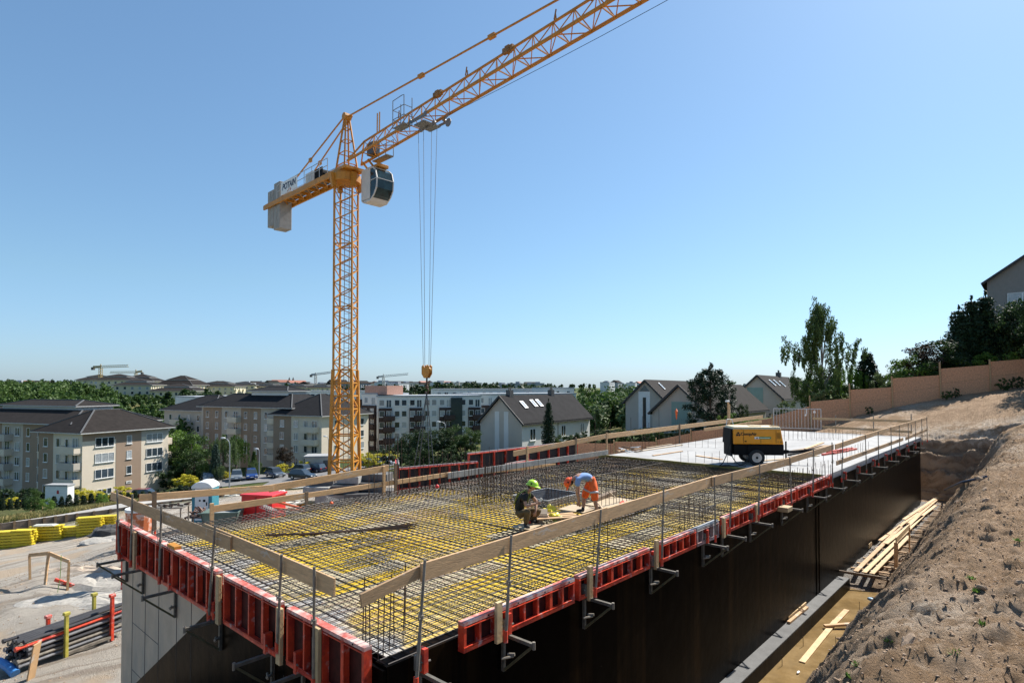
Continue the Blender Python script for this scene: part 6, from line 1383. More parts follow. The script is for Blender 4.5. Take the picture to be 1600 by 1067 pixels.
# ---------------------------------------------------------------- vegetation
def leafcloud(C, RAD, n, size, rng, aspect=1.7, droop=0.0, flat=0.0):
    C = np.asarray(C, float); RAD = np.asarray(RAD, float); m = len(C); idx = rng.integers(0, m, n)
    d = rng.normal(size=(n, 3)); d /= np.linalg.norm(d, axis=1)[:, None]; r = rng.random(n) ** .45
    p = C[idx] + d * RAD[idx] * r[:, None]
    nrm = d + rng.normal(scale=.7, size=(n, 3)); nrm[:, 2] += .3; nrm /= np.linalg.norm(nrm, axis=1)[:, None]
    t = np.cross(nrm, rng.normal(size=(n, 3))); 
    if droop: t = t * (1 - droop) + np.array([0, 0, -1.0]) * droop * 1.6
    t /= np.linalg.norm(t, axis=1)[:, None]; b = np.cross(nrm, t); b /= np.linalg.norm(b, axis=1)[:, None]
    s = size * (.6 + .8 * rng.random(n))[:, None]; l = s * aspect
    V_ = np.stack([p - t * l * .5, p + b * s * .5 - t * l * .05, p + t * l * .5, p - b * s * .5 - t * l * .05], 1).reshape(-1, 3)
    return V_, np.arange(n * 4).reshape(n, 4)
def trunkmesh(h, r, limbs, rng, m=None, lean=0):
    mb = MB(); mb.tube([(0, 0, -.06), (0, 0, h * .3), (lean * .5, 0, h * .65), (lean, 0, h)], r, 7, radii=[r * 1.2, r * .85, r * .6, r * .2])
    for a in limbs: mb.tube(a, r * .4, 5, radii=[r * .45, r * .3, r * .12])
    return mb.mesh('trunk', m or BARK)
BARK = mat('bark', (.075, .055, .04), .9, var=.3, scale=5, bump=.5); BIRCHB = mat('birch_bark', (.22, .20, .17), .8, var=.3, scale=8, col2=(.05, .045, .04), thr=(.55, .62))
LG = leafmat('leaf_green', (.030, .062, .014), (.075, .13, .028)); LD = leafmat('leaf_dark', (.014, .032, .012), (.035, .065, .018)); LP = leafmat('leaf_pale', (.07, .11, .04), (.15, .20, .08))
LB = leafmat('leaf_bright', (.07, .14, .02), (.16, .26, .04)); LR = leafmat('leaf_red', (.03, .022, .014), (.07, .04, .025)); LY = leafmat('leaf_yellow', (.40, .36, .02), (.60, .52, .05), .2)
LC = leafmat('needle_dark', (.010, .026, .012), (.028, .055, .022), .12); LBi = leafmat('birch_leaf', (.045, .075, .018), (.10, .15, .04)); LBl = leafmat('spruce_blue', (.02, .045, .035), (.05, .085, .06), .1)
TREE = {}
def kind_mesh(kind, seed, leaf):
    k = (kind, seed, leaf.name)
    if k in TREE: return TREE[k]
    rng = np.random.default_rng(seed * 7 + 3); rn = random.Random(seed)
    if kind in ('round', 'bush'):
        zc, rz, rx = (.60, .38, .33) if kind == 'round' else (.45, .48, .62)
        C = []; Rd = []
        for i in range(46):
            d = rng.normal(size=3); d /= np.linalg.norm(d); f = .5 + .5 * rng.random(); C.append((d[0] * rx * f, d[1] * rx * f, max(zc + d[2] * rz * f, .12))); s = .055 + .07 * rng.random(); Rd.append((s * 1.15, s * 1.15, s * .8))
        V_, F_ = leafcloud(C, Rd, 5200, .018 if kind == 'round' else .028, rng); 
        limbs = [[(0, 0, .3), (c[0] * .5, c[1] * .5, .3 + (c[2] - .3) * .5), c] for c in C[:7]]; tr = trunkmesh(.75, .022, limbs, rng)
    elif kind == 'conifer':
        C = []; Rd = []; limbs = []
        for j in range(21):
            z = .08 + .88 * (j / 21) ** .95; r = (.24 * (1 - z) ** .8 + .015) * (1 if j % 2 else .82); n = max(4, int(9 * (1 - z) + 4))
            for i in range(n):
                a = 6.283 * i / n + j * .7 + rn.uniform(-.2, .2); rr = r * rn.uniform(.75, 1.15)
                for f in (.35, .65, .95): C.append((math.cos(a) * rr * f, math.sin(a) * rr * f, z - rr * f * .28)); Rd.append((.04 * (1.2 - f * .4), .04, .026))
                limbs.append([(0, 0, z), (math.cos(a) * rr * .5, math.sin(a) * rr * .5, z - rr * .1), (math.cos(a) * rr, math.sin(a) * rr, z - rr * .28)])
        C += [(0, 0, .97 + .01 * i) for i in range(3)]; Rd += [(.008, .008, .02)] * 3
        V_, F_ = leafcloud(C, Rd, 12000, .011, rng, 2.6, .2); tr = trunkmesh(.99, .016, limbs[:40], rng)
    elif kind == 'pine':
        C = []; Rd = []; limbs = []
        for i in range(150):
            z = rn.uniform(.10, .95) ** 1.15; r = .36 * math.sqrt(max(0, 1 - ((z - .40) / .60) ** 2)) if z > .4 else .36 * (.75 + .25 * z / .4); a = rn.uniform(0, 6.28); f = rn.uniform(.3, 1.02)
            C.append((math.cos(a) * r * f, math.sin(a) * r * f, z)); s = rn.uniform(.04, .075); Rd.append((s, s, s * 1.1))
            if i < 14: limbs.append([(0, 0, z - .12), (C[-1][0] * .5, C[-1][1] * .5, z - .06), C[-1]])
        C += [(rn.uniform(-.05, .05), rn.uniform(-.05, .05), .9 + .05 * q) for q in range(3)]; Rd += [(.025, .025, .05)] * 3
        V_, F_ = leafcloud(C, Rd, 15000, .012, rng, 3.0); tr = trunkmesh(.9, .02, limbs, rng)
    elif kind == 'column':
        C = []; Rd = []
        for i in range(40):
            z = .03 + .93 * i / 40; r = .16 * (1 - (z) ** 2.2) ** .6 + .012
            for q in range(3): a = rn.uniform(0, 6.28); C.append((math.cos(a) * r * .6, math.sin(a) * r * .6, z)); Rd.append((r * .5, r * .5, .05))
        V_, F_ = leafcloud(C, Rd, 5000, .020, rng, 2.0, .0); tr = trunkmesh(.5, .02, [], rng)
    elif kind == 'birch':
        C = []; Rd = []; limbs = []
        main = [(-.46, .60, .0), (-.36, .66, .1), (-.40, .34, -.1), (-.28, .30, .1), (.46, .66, .05), (.40, .58, -.1), (.30, .50, .1), (-.05, .99, .0), (-.02, .93, .02)]
        for q in range(46):
            z = .22 + .74 * rn.random(); r = .19 * math.sqrt(max(.02, 1 - ((z - .5) / .48) ** 2)) * rn.uniform(.35, 1.05) + .01; a_ = rn.uniform(0, 6.28); main.append((math.cos(a_) * r, z, math.sin(a_) * r))
        for qi, (x, z, y) in enumerate(main):
            if qi < 9 or qi % 5 == 0: limbs.append([(x * .05, y * .05, z * .5), (x * .5, y * .5, z * .85), (x, y, z)])
            for q in range(5 if qi < 9 else 2):
                f = .45 + .55 * q / 4 if qi < 9 else .8 + .2 * q; bx, by, bz = x * f + rn.uniform(-.03, .03), y * f + rn.uniform(-.03, .03), z * (.7 + .3 * f) + rn.uniform(-.02, .02); ln = rn.uniform(.06, .17)
                for s in range(4): C.append((bx + rn.uniform(-.015, .015), by, bz - ln * s / 3)); Rd.append((.036 - .006 * s, .036 - .005 * s, .035))
        V_, F_ = leafcloud(C, Rd, 20000, .0095, rng, 2.2, .55); tr = trunkmesh(.92, .011, limbs, rng, BIRCHB, .02)
    elif kind == 'willow':
        C = []; Rd = []
        for i in range(60):
            a = rn.uniform(0, 6.28); r = .34 * rn.random() ** .5; z = .9 - r * .7; ln = rn.uniform(.1, .45)
            for s in range(5): C.append((math.cos(a) * r, math.sin(a) * r, max(.05, z - ln * s / 4))); Rd.append((.03, .03, .05))
        V_, F_ = leafcloud(C, Rd, 6500, .012, rng, 2.8, .7); tr = trunkmesh(.8, .025, [], rng)
    cr = fast_mesh('crown', V_, F_, leaf); TREE[k] = (tr, cr); return TREE[k]
def tree(kind, px, d, top, leaf, label, cat='tree', wf=1.0, seed=0, group=None, base=None, name=None, bpx=None, minh=.8):
    p = onland(px, d) if bpx is None else ptD(px, bpx, d)
    ht = ptD(px, top, d).z; h = max(minh, ht - p.z); tr, cr = kind_mesh(kind, seed, leaf)
    nm = name or {'round': 'leafy_tree', 'bush': 'bush', 'conifer': 'spruce_tree', 'pine': 'pine_tree', 'column': 'thuja', 'birch': 'birch_tree', 'willow': 'willow_tree'}[kind]
    t = thing(nm, label, cat, p, (px * 1.7) % 6.28 if kind != 'birch' else YAW, group); t.scale = (h * wf, h * wf, h)
    link('trunk', tr, t); link('crown', cr, t); return t
# right side
tree('birch', 1284, 58, 468, LBi, 'tall slender birch with drooping branches against the sky', wf=.74)
tree('column', 1355, 58, 549, LC, 'dark pointed cypress between the birch and the garden bushes', wf=1.35, name='cypress', cat='tree')
for k, (px, d, top, leaf, kd, wf, lab) in enumerate((
    (1330, 58, 565, LB, 'willow', .9, 'bright green drooping shrub between birch and dark cypress'), (1305, 56, 588, LG, 'bush', .9, 'green bush behind the lowest fence boards'), (1288, 55, 603, LP, 'bush', .8, 'pale leafed bush right at the second fence post'),
    (1262, 60, 585, LG, 'round', .8, 'green bush at the foot of the birch'), (1378, 56, 574, LP, 'bush', .6, 'pale yellowish shrub right of the cypress'), (1402, 56, 574, LG, 'bush', 1.2, 'low green shrub right of the pale shrub'),
    (1424, 52, 552, LB, 'round', 1.3, 'light green young tree left of the red leafed one'), (1446, 52, 530, LR, 'round', 1.35, 'reddish dark leafed tree among the garden trees'), (1462, 50.8, 556, LG, 'bush', 1.0, 'dark rounded bush between fence and red tree'), (1474, 51.5, 520, LD, 'round', 1.25, 'dark rounded tree left of the dark firs'),
    (1500, 52.6, 478, LC, 'conifer', 1.15, 'dark fir leftmost of the big group at the right edge'), (1520, 52.4, 462, LC, 'conifer', 1.1, 'second dark fir of the big group at the right edge'), (1542, 52.3, 455, LC, 'conifer', 1.15, 'tallest dark fir in front of the grey gable'), (1568, 52, 464, LD, 'round', .85, 'dark broad tree hiding the foot of the grey house'), (1592, 51.6, 464, LD, 'round', .9, 'dark broad tree at the right picture edge'), (1548, 52.2, 492, LD, 'round', .9, 'dark leafy tree below the tallest fir'), (1620, 51, 470, LD, 'round', .9, 'dark tree partly outside the right edge'), (1510, 52.4, 505, LD, 'round', .8, 'dark leafy tree in front of the leftmost fir'), (1585, 58, 520, LD, 'bush', .8, 'dark bush under the broad trees at the right edge'), (1480, 60, 545, LD, 'bush', .9, 'dark bush at the left foot of the firs'),
    (1555, 50.6, 541, LB, 'bush', 1.0, 'pale green broad bush leaning over the fence, right part'), (1518, 50.9, 545, LB, 'bush', 1.0, 'bright broad bush leaning over the fence, left part'), (1485, 51.2, 559, LB, 'bush', .9, 'green bush at the left end of the pale bushes'),
    (1110, 62, 571, LC, 'pine', 1.0, 'big dark pine between the garden houses'), (1230, 66, 622, LP, 'bush', .8, 'grey green bush in front of the right gable house'), (1175, 58, 645, LB, 'bush', .9, 'bright low hedge plant below the pine'), (1140, 58, 640, LB, 'bush', .8, 'bright green shrub at the foot of the pine'), (1212, 62, 640, LD, 'bush', .9, 'dark shrub below the right gable house'), (1160, 64, 628, LD, 'round', .7, 'slim shrub right of the pine'))):
    tree(kd, px, d, top, leaf, lab, cat='tree' if kd in ('conifer', 'round', 'pine') else 'shrub', wf=wf * (1.0 if kd != 'bush' else 1.0), seed=k % 4)
for px, d, top in ((1635, 47, 452), (1668, 45.5, 440), (1705, 44.5, 430), (1645, 44, 500)): tree('round', px, d, top, LD, 'tall dark garden tree just outside the right picture edge', wf=.8, seed=px % 3, group='garden trees outside the right edge')
# hedge and trees behind the slab, middle
for k, (px, d, top, leaf, kd, wf, lab) in enumerate((
    (640, 74, 672, LD, 'round', 1.1, 'dark tree at the left end of the garden hedge by the mast'), (668, 72, 662, LD, 'round', 1.1, 'dark tree left of the chain slings'), (694, 70, 666, LD, 'round', 1.15, 'dark rounded tree behind the chain slings'), (714, 70, 660, LG, 'round', 1.1, 'green tree with a few red leaves right of the slings'), (736, 69, 668, LG, 'round', 1.05, 'green leafy tree left of the white garden house'), (645, 70, 688, LD, 'bush', 1.1, 'dark bush below the left hedge tree'), (675, 68, 684, LD, 'bush', 1.1, 'dark bush in the middle of the tree group'), (720, 68, 684, LD, 'bush', 1.1, 'dark bush right in the tree group by the white house'), (626, 90, 684, LD, 'bush', 1.3, 'dark hedge right of the mast'), (655, 66, 690, LD, 'bush', .9, 'dark bush low behind the wall forms'), (700, 64, 695, LD, 'bush', .9, 'dark bush below the green leafy trees'), (765, 62, 700, LB, 'bush', .8, 'bright shrub in front of the white house gable'),
    (857, 66, 623, LC, 'conifer', .75, 'slim spruce in front of the white house'), (872, 63, 690, LBl, 'bush', .6, 'low blue green shrub right of the slim spruce'))):
    tree(kd, px, d, top, leaf, lab, cat='tree' if kd in ('conifer', 'round') else 'shrub', wf=wf, seed=k % 4)
for k in range(15):
    px = 880 + k * 16; d = 66 - k * .4; tree('bush', px, d, 668 - 2 * (k % 3) + (6 if k < 4 else 0), LD if k % 3 else LG, 'dark clipped hedge bush in the row between the board fence and the gardens', 'hedge bush', .9, k % 4, 'hedge bushes behind the board fence')
# left and middle distance, in front of the blocks
for k in range(26):
    px = 4 + k * 11.5; d = 76 + k * .5
    if 62 < px < 76: continue
    tree('column', px, d - 8, 778 - (px * .06) + (k % 3) * 1.2, LC, 'small dark thuja in the long row along the car park', 'thuja', 1.5 + .2 * (k % 2), k % 3, 'thujas along the car park', bpx=797 - px * .05)
for k in range(8): px = 284 + k * 9; tree('column', px, 80, 757 + (k % 2) * 2, LC, 'small dark thuja in the short row right of the street tree', 'thuja', 1.6, k % 3, 'thujas right of the street tree')
for k, (px, d, top, leaf, kd, wf, lab) in enumerate((
    (77, 60, 776, LB, 'round', 1.0, 'young street tree with a support frame, left one'), (163, 60, 767, LB, 'round', .9, 'young street tree, right one, before the pale gable'), (57, 62, 762, LG, 'round', .7, 'slim young tree beside the white transformer box'),
    (10, 92, 757, LD, 'bush', 1.6, 'clipped dark hedge at the left edge'), (36, 92, 758, LD, 'bush', 1.6, 'clipped dark hedge left of the white box'),
    (350, 108, 672, LP, 'willow', .85, 'weeping willow in front of the middle block'), (370, 112, 672, LG, 'willow', .8, 'second drooping tree in front of the middle block'), (338, 104, 690, LBl, 'conifer', .9, 'slim spruce left of the weeping willow'), (398, 112, 702, LG, 'conifer', .9, 'small dark conifer right of the willow'), (447, 118, 692, LR, 'round', .9, 'dark red leafed tree by the middle block'), (285, 122, 668, LB, 'round', .9, 'light green tree between the two blocks'), (305, 112, 700, LD, 'round', .9, 'dark tree at the left foot of the middle block'), (322, 106, 720, LG, 'willow', 1.2, 'drooping green shrub beside the parking'), (342, 104, 722, LP, 'willow', 1.2, 'pale drooping shrub by the parking'), (400, 110, 716, LP, 'willow', 1.2, 'drooping shrub beyond the parked cars'),
    (300, 118, 668, LG, 'round', .8, 'green tree left of the middle block'), (290, 114, 715, LD, 'bush', 1.2, 'dark shrub group beside the left block'), (275, 118, 690, LD, 'round', .8, 'dark slim tree by the corner of the left block'))):
    tree(kd, px, d, top, leaf, lab, cat='tree' if kd in ('conifer', 'round', 'willow') else 'hedge', wf=wf, seed=k % 4)
for k, (px, d, top) in enumerate(((133, 90, 760), (152, 90, 760), (190, 90, 756), (290, 100, 738), (328, 104, 738), (352, 106, 734), (356, 108, 737), (447, 114, 720), (480, 114, 716), (572, 112, 704), (585, 112, 702), (608, 116, 702), (20, 80, 783 - 8), (300, 100, 740), (425, 112, 728))):
    tree('bush', px, d, top, LY, 'bright yellow leafed shrub in the planting before the blocks', 'shrub', 1.3, k % 3, 'yellow shrubs before the blocks', minh=1.2)
# woods, each one mass nobody could count
def wood(name, label, cells, n, size, leaf, seed=1):
    rng = np.random.default_rng(seed); C = []; Rd = []
    for (px0, px1, d0, d1, m, top0, top1, hmin) in cells:
        for i in range(m):
            f = rng.random(); d = d0 + (d1 - d0) * rng.random(); px = px0 + (px1 - px0) * f; g = ptD(px, 603, d); z0 = gz(g.x, g.y); zt = ptD(px, top0 + (top1 - top0) * f, d).z
            H = min(max(zt - z0, hmin), 17) * rng.uniform(.72, 1.0); r = rng.uniform(.16, .26) * min(H, 12) + 1.0
            for q in range(7): a = rng.random() * 6.28; e = rng.random(); C.append((g.x + math.cos(a) * r * .6 * e, g.y + math.sin(a) * r * .6 * e, z0 + H * (.35 + .60 * rng.random()) - r * .25)); s = r * rng.uniform(.35, .6); Rd.append((s, s, s * 1.1))
    V_, F_ = leafcloud(C, Rd, n, size, rng, 1.5)
    return tag(link(name, fast_mesh(name, V_, F_, leaf)), label, None, None, 'stuff')
wood('woodland', 'dense green wood on the hill at the left', [(-60, 90, 190, 260, 70, 600, 596, 9), (-60, 130, 250, 330, 110, 594, 591, 9), (0, 175, 300, 420, 110, 592, 598, 9), (90, 190, 200, 300, 40, 606, 618, 8)], 60000, .75, LG, 2)
wood('woodland', 'scrubby green slope between the left block and the far yellow blocks', [(180, 310, 190, 300, 60, 632, 632, 4), (190, 300, 260, 400, 50, 622, 618, 5), (225, 300, 140, 190, 30, 655, 650, 6), (180, 250, 300, 380, 25, 612, 615, 6)], 26000, .7, LG, 3)
wood('woodland', 'green wood behind the garden houses', [(895, 1010, 120, 180, 55, 610, 606, 9), (900, 1100, 170, 260, 60, 598, 600, 10), (985, 1060, 160, 240, 20, 600, 603, 9), (1060, 1250, 180, 300, 40, 602, 604, 9)], 36000, .6, LG, 4)
wood('woodland', 'pale willow trees in the wood behind the white house', [(915, 1000, 115, 135, 22, 614, 612, 8)], 9000, .45, LP, 9)
wood('distant_woodland', 'far dark tree line along the horizon', [(-60, 160, 430, 600, 40, 592, 592, 9), (230, 560, 500, 800, 90, 596, 596, 8), (560, 900, 420, 800, 110, 598, 598, 8), (680, 790, 400, 520, 40, 594, 595, 12), (790, 900, 260, 420, 30, 600, 600, 9), (1230, 1500, 200, 400, 60, 590, 575, 10), (250, 560, 260, 400, 35, 606, 608, 6), (600, 720, 300, 420, 26, 604, 604, 8)], 46000, 1.3, LD, 5)
wood('far_forest', 'hazy far forest band on the horizon', [(-200, 1700, 900, 2000, 230, 599, 599, 14)], 16000, 4.5, LD, 6)
# ---------------------------------------------------------------- houses and blocks
ROOFT = mat('roof_tiles', (.020, .019, .020), .9, spec=.12, var=.25, scale=1.2, bump=.4, bscale=5); ROOFB = mat('brown_roof_tiles', (.024, .020, .018), .9, spec=.12, var=.25, scale=1.2, bump=.4, bscale=5)
CREAM = mat('cream_render', (.66, .57, .45), .85, var=.06, scale=.4); BROWNR = mat('brown_render', (.31, .22, .155), .85, var=.07, scale=.4); GREYR = mat('grey_render', (.47, .42, .36), .85, var=.07, scale=.4)
WHITER = mat('white_render', (.66, .65, .62), .85, var=.05, scale=.4); BRICKD = mat('dark_brick', (.045, .028, .024), .8, var=.2, scale=2); MINT = mat('mint_render', (.24, .34, .30), .85, var=.06); YEL_R = mat('yellow_render', (.62, .55, .38), .85, var=.06)
WF = {}; WR = random.Random(99)
def window(parent, A, B_, s, z, w_, h_, panes=1, deep=.0, frame=None, name='window'):
    """s = metres from A along A->B (A left as seen from outside); z = sill height"""
    d = (B_ - A); d.z = 0; d.normalize(); rz = math.atan2(d.y, d.x); key = (w_, h_, panes)
    if key not in WF:
        mb = MB(); b = .07
        for (x0, x1, z0, z1) in ((-w_ / 2, w_ / 2, 0, b), (-w_ / 2, w_ / 2, h_ - b, h_), (-w_ / 2, -w_ / 2 + b, b, h_ - b), (w_ / 2 - b, w_ / 2, b, h_ - b)): mb.box(x0, x1, -.06, .0, z0, z1)
        for i in range(1, panes): x = -w_ / 2 + w_ * i / panes; mb.box(x - .05, x + .05, -.06, 0, b, h_ - b)
        mb.box(-w_ / 2 - .1, w_ / 2 + .1, -.14, 0, -.09, -.001)
        m2 = MB(); m2.box(-w_ / 2 + b, w_ / 2 - b, -.02, 0, b, h_ - b); WF[key] = (mb.mesh('window', WHITE), m2.mesh('pane', GLASS))
    f, g = WF[key]; o = link(name, f, parent); p = A + d * s; o.location = Vector((p.x, p.y, z)) - Vector(parent.location); o.rotation_euler.z = rz; pn = link('pane', g, o)
    if WR.random() < .38: pn.material_slots[0].link = 'OBJECT'; pn.material_slots[0].material = CURT
    return o
def wallbox(parent, name, P, m, z0, z1, off=0.0):
    """P = four plan corners ccw"""
    o_ = Vector(parent.location); mb = MB(); q = [Vector((p.x, p.y, 0)) - Vector((o_.x, o_.y, 0)) for p in P]
    mb.hexa([Vector((p.x, p.y, z0 - o_.z)) for p in q] + [Vector((p.x, p.y, z1 - o_.z)) for p in q]); return mb.build(name, m, parent)
def hiproof(parent, P, ze, rise, m, over=.7, t_=.18, top=.0, inset=None):
    o_ = Vector(parent.location); c = sum(P, Vector((0, 0, 0))) / 4; a = (P[1] - P[0]); b = (P[3] - P[0]); la = a.length; lb = b.length; an = a.normalized(); bn = b.normalized()
    Q = [P[0] - an * over - bn * over, P[1] + an * over - bn * over, P[2] + an * over + bn * over, P[3] - an * over + bn * over]
    la += 2 * over; lb += 2 * over; ins = min(la, lb) / 2 if inset is None else inset
    ins = min(ins, min(la, lb) / 2 * .98)
    T_ = [Q[0] + an * ins + bn * ins, Q[1] - an * ins + bn * ins, Q[2] - an * ins - bn * ins, Q[3] + an * ins - bn * ins]
    f = lambda p, z: Vector((p.x, p.y, z)) - o_
    mb = MB(); mb.hexa([f(p, ze) for p in Q] + [f(p, ze + t_) for p in Q]); rf = mb.build('eaves', mat('pale_gutter', (.45, .44, .42), .6), parent)
    mb = MB(); mb.hexa([f(p, ze + t_ + .001) for p in Q] + [f(p, ze + t_ + rise) for p in T_]); rr = mb.build('roof', m, parent)
    mb = MB(); 
    for i in range(4): mb.bar(f(Q[i], ze + t_ + .05), f(T_[i], ze + t_ + rise + .05), .22, .14)
    mb.bar(f(T_[0], ze + t_ + rise + .05), f(T_[1], ze + t_ + rise + .05), .22, .14)
    mb.build('ridge_tiles', mat('ridge_tile', (.10, .10, .10), .7), rr)
    return rr
def balcony(parent, A, B_, s, z, w_, m, dep=1.3):
    d = (B_ - A); d.z = 0; d.normalize(); n = Vector((d.y, -d.x, 0)); p = A + d * s; o_ = Vector(parent.location); q = Vector((p.x, p.y, z)) - o_
    mb = MB(); c = [q - d * w_ / 2, q + d * w_ / 2, q + d * w_ / 2 + n * dep, q - d * w_ / 2 + n * dep]
    up = Vector((0, 0, .2)); mb.hexa(c + [v + up for v in c]); h = Vector((0, 0, 1.1))
    for u_, v_ in ((1, 2), (2, 3), (3, 0)): mb.bar(c[u_] + up + h * .5, c[v_] + up + h * .5, .1, 1.1)
    mb.build('balcony', m, parent)
def quad(pxa, da, pxn, dn, pxb, db, near_first=True):
    """plan corners from the near corner and its two neighbours: left neighbour A, right neighbour B"""
    N_ = ptD(pxn, 603, dn); A = ptD(pxa, 603, da); B_ = ptD(pxb, 603, db); 
    for v in (N_, A, B_): v.z = 0
    # square it up
    ab = (B_ - N_); an = ab.normalized(); la = (A - N_).length; pn = Vector((-an.y, an.x, 0)); A2 = N_ + pn * la
    return N_, B_, A2 + ab, A2
# --- left block: near wing
N_, Bq, Dq, Aq = quad(70, 106, 130, 101, 264, 116)
ze = ptD(130, 678, 101).z; zb = ze - 12.2
LBk = thing('apartment_block', 'cream and brown apartment block with dark hipped roof at the left, end wall in sunlight', 'apartment block', (N_.x, N_.y, zb))
P = [N_, Bq, Dq, Aq]; wallbox(LBk, 'wall', P, CREAM, zb, ze)
hiproof(LBk, P, ze, 3.6, ROOFB, .9)
Lr = (Bq - N_).length; ddr = (Bq - N_).normalized(); nr = Vector((ddr.y, -ddr.x, 0))
# brown middle strip of the sunny side
mb = MB(); s0, s1 = Lr * .36, Lr * .655; o_ = Vector(LBk.location)
def strip(par, A, d, s0, s1, z0, z1, m, name, t_=.03):
    n = Vector((d.y, -d.x, 0)); o_ = Vector(par.location); q = [A + d * s0, A + d * s0 + n * t_, A + d * s1 + n * t_, A + d * s1]; mb = MB(); mb.hexa([Vector((p.x, p.y, z0)) - o_ for p in q] + [Vector((p.x, p.y, z1)) - o_ for p in q]); return mb.build(name, m, par)
strip(LBk, N_, ddr, s0, s1, zb, ze - .01, BROWNR, 'brown_strip'); strip(LBk, N_, ddr, 0.0, s0 - .01, ze - 1.3, ze - .012, BROWNR, 'upper_band'); strip(LBk, N_, ddr, s1 + .01, Lr, ze - 1.3, ze - .012, GREYR, 'upper_band')
for r_ in range(3):
    z = ze - 2.45 - r_ * 2.75
    window(LBk, N_ + nr * .032, Bq + nr * .032, Lr * .235, z, 3.3, 1.6, 3); window(LBk, N_ + nr * .032, Bq + nr * .032, Lr * .82, z, 3.3, 1.6, 3); window(LBk, N_ + nr * .032, Bq + nr * .032, Lr * .51, z + .1, .95, 1.5, 1)
window(LBk, N_ + nr * .032, Bq + nr * .032, Lr * .235, ze - 10.9, 2.6, 1.1, 3)
mb = MB(); q = N_ + ddr * (Lr * .51) + nr * .07; mb.box(-.5, .5, -.04, 0, 0, .5); o = mb.build('address_plate', WHITE, LBk); o.location = Vector((q.x, q.y, ze - 9.6)) - o_; o.rotation_euler.z = math.atan2(ddr.y, ddr.x)
mb = MB(); mb.box(-.35, .35, -.05, -.041, .1, .2); mb.box(-.3, .3, -.05, -.041, .28, .36); o = mb.build('plate_text', BLACK, LBk); o.location = Vector((q.x, q.y, ze - 9.6)) - o_; o.rotation_euler.z = math.atan2(ddr.y, ddr.x)
# shaded face with balconies
dl = (N_ - Aq).normalized(); nl = Vector((dl.y, -dl.x, 0)); Ll = (N_ - Aq).length
strip(LBk, Aq, dl, Ll * .0, Ll * .34, zb, ze - .01, BROWNR, 'brown_strip')
for r_ in range(4):
    z = ze - 2.45 - r_ * 2.75
    window(LBk, Aq + nl * .03, N_ + nl * .03, Ll * .17, z, 1.1, 1.55, 1); window(LBk, Aq + nl * .03, N_ + nl * .03, Ll * .46, z, 1.0, 1.55, 1); window(LBk, Aq + nl * .03, N_ + nl * .03, Ll * .66, z, .8, 1.5, 1); window(LBk, Aq + nl * .03, N_ + nl * .03, Ll * .85, z - .3, 1.5, 2.0, 2)
    if r_ < 4: balcony(LBk, Aq, N_, Ll * .8, z - 1.0, 4.3, GREYR if r_ % 2 else CREAM)
for r_ in range(3): balcony(LBk, Bq, Dq, 2.2, ze - 3.3 - r_ * 2.75, 3.4, CREAM, 1.2)
# --- main wing, higher, running off to the left
A0 = Aq + dl * 1.5 - nl * 2.2 + Vector((0, 0, 0)); A1 = A0 - dl * 62; back = -nl * 16
P2 = [A1, A0 + dl * 4, A0 + dl * 4 + back, A1 + back]; ze2 = ptD(84, 663, 108).z
M2 = LBk; wallbox(M2, 'main_wall', P2, GREYR, zb, ze2); hiproof(M2, P2, ze2, 2.2, ROOFB, .9, inset=5.5)
Ls = (A0 - A1).length
for k in range(12):
    s = Ls - 1.8 - k * 3.25
    if k % 4 in (1, 2): strip(M2, A1, dl, s - 1.62, s + 1.62, zb, ze2 - .01, BROWNR, 'brown_strip', .04)
    for r_ in range(4):
        z = ze2 - 2.3 - r_ * 2.75
        if k % 4 == 0: window(M2, A1 + nl * .05, A0 + nl * .05, s + .2, z - .3, 1.5, 2.0, 2); balcony(M2, A1, A0, s + .2, z - 1.0, 3.2, CREAM if r_ % 2 else GREYR, 1.4)
        elif k % 4 == 3: window(M2, A1 + nl * .05, A0 + nl * .05, s, z, 1.4, 1.55, 2)
        else: window(M2, A1 + nl * .05, A0 + nl * .05, s, z, .95, 1.55, 1)
# raised roof lights
for (s0_, s1_, f0, f1, h_) in ((3, 26, .32, .75, 1.1),):
    c = [A0 - dl * s1_ + back * f0, A0 - dl * s0_ + back * f0, A0 - dl * s0_ + back * f1, A0 - dl * s1_ + back * f1]; c = [Vector((v.x, v.y, 0)) for v in c]
    wallbox(LBk, 'roof_lantern', c, WHITER, ze2 + .8, ze2 + 3.0); hiproof(LBk, c, ze2 + 3.0, 1.0, ROOFB, .8)
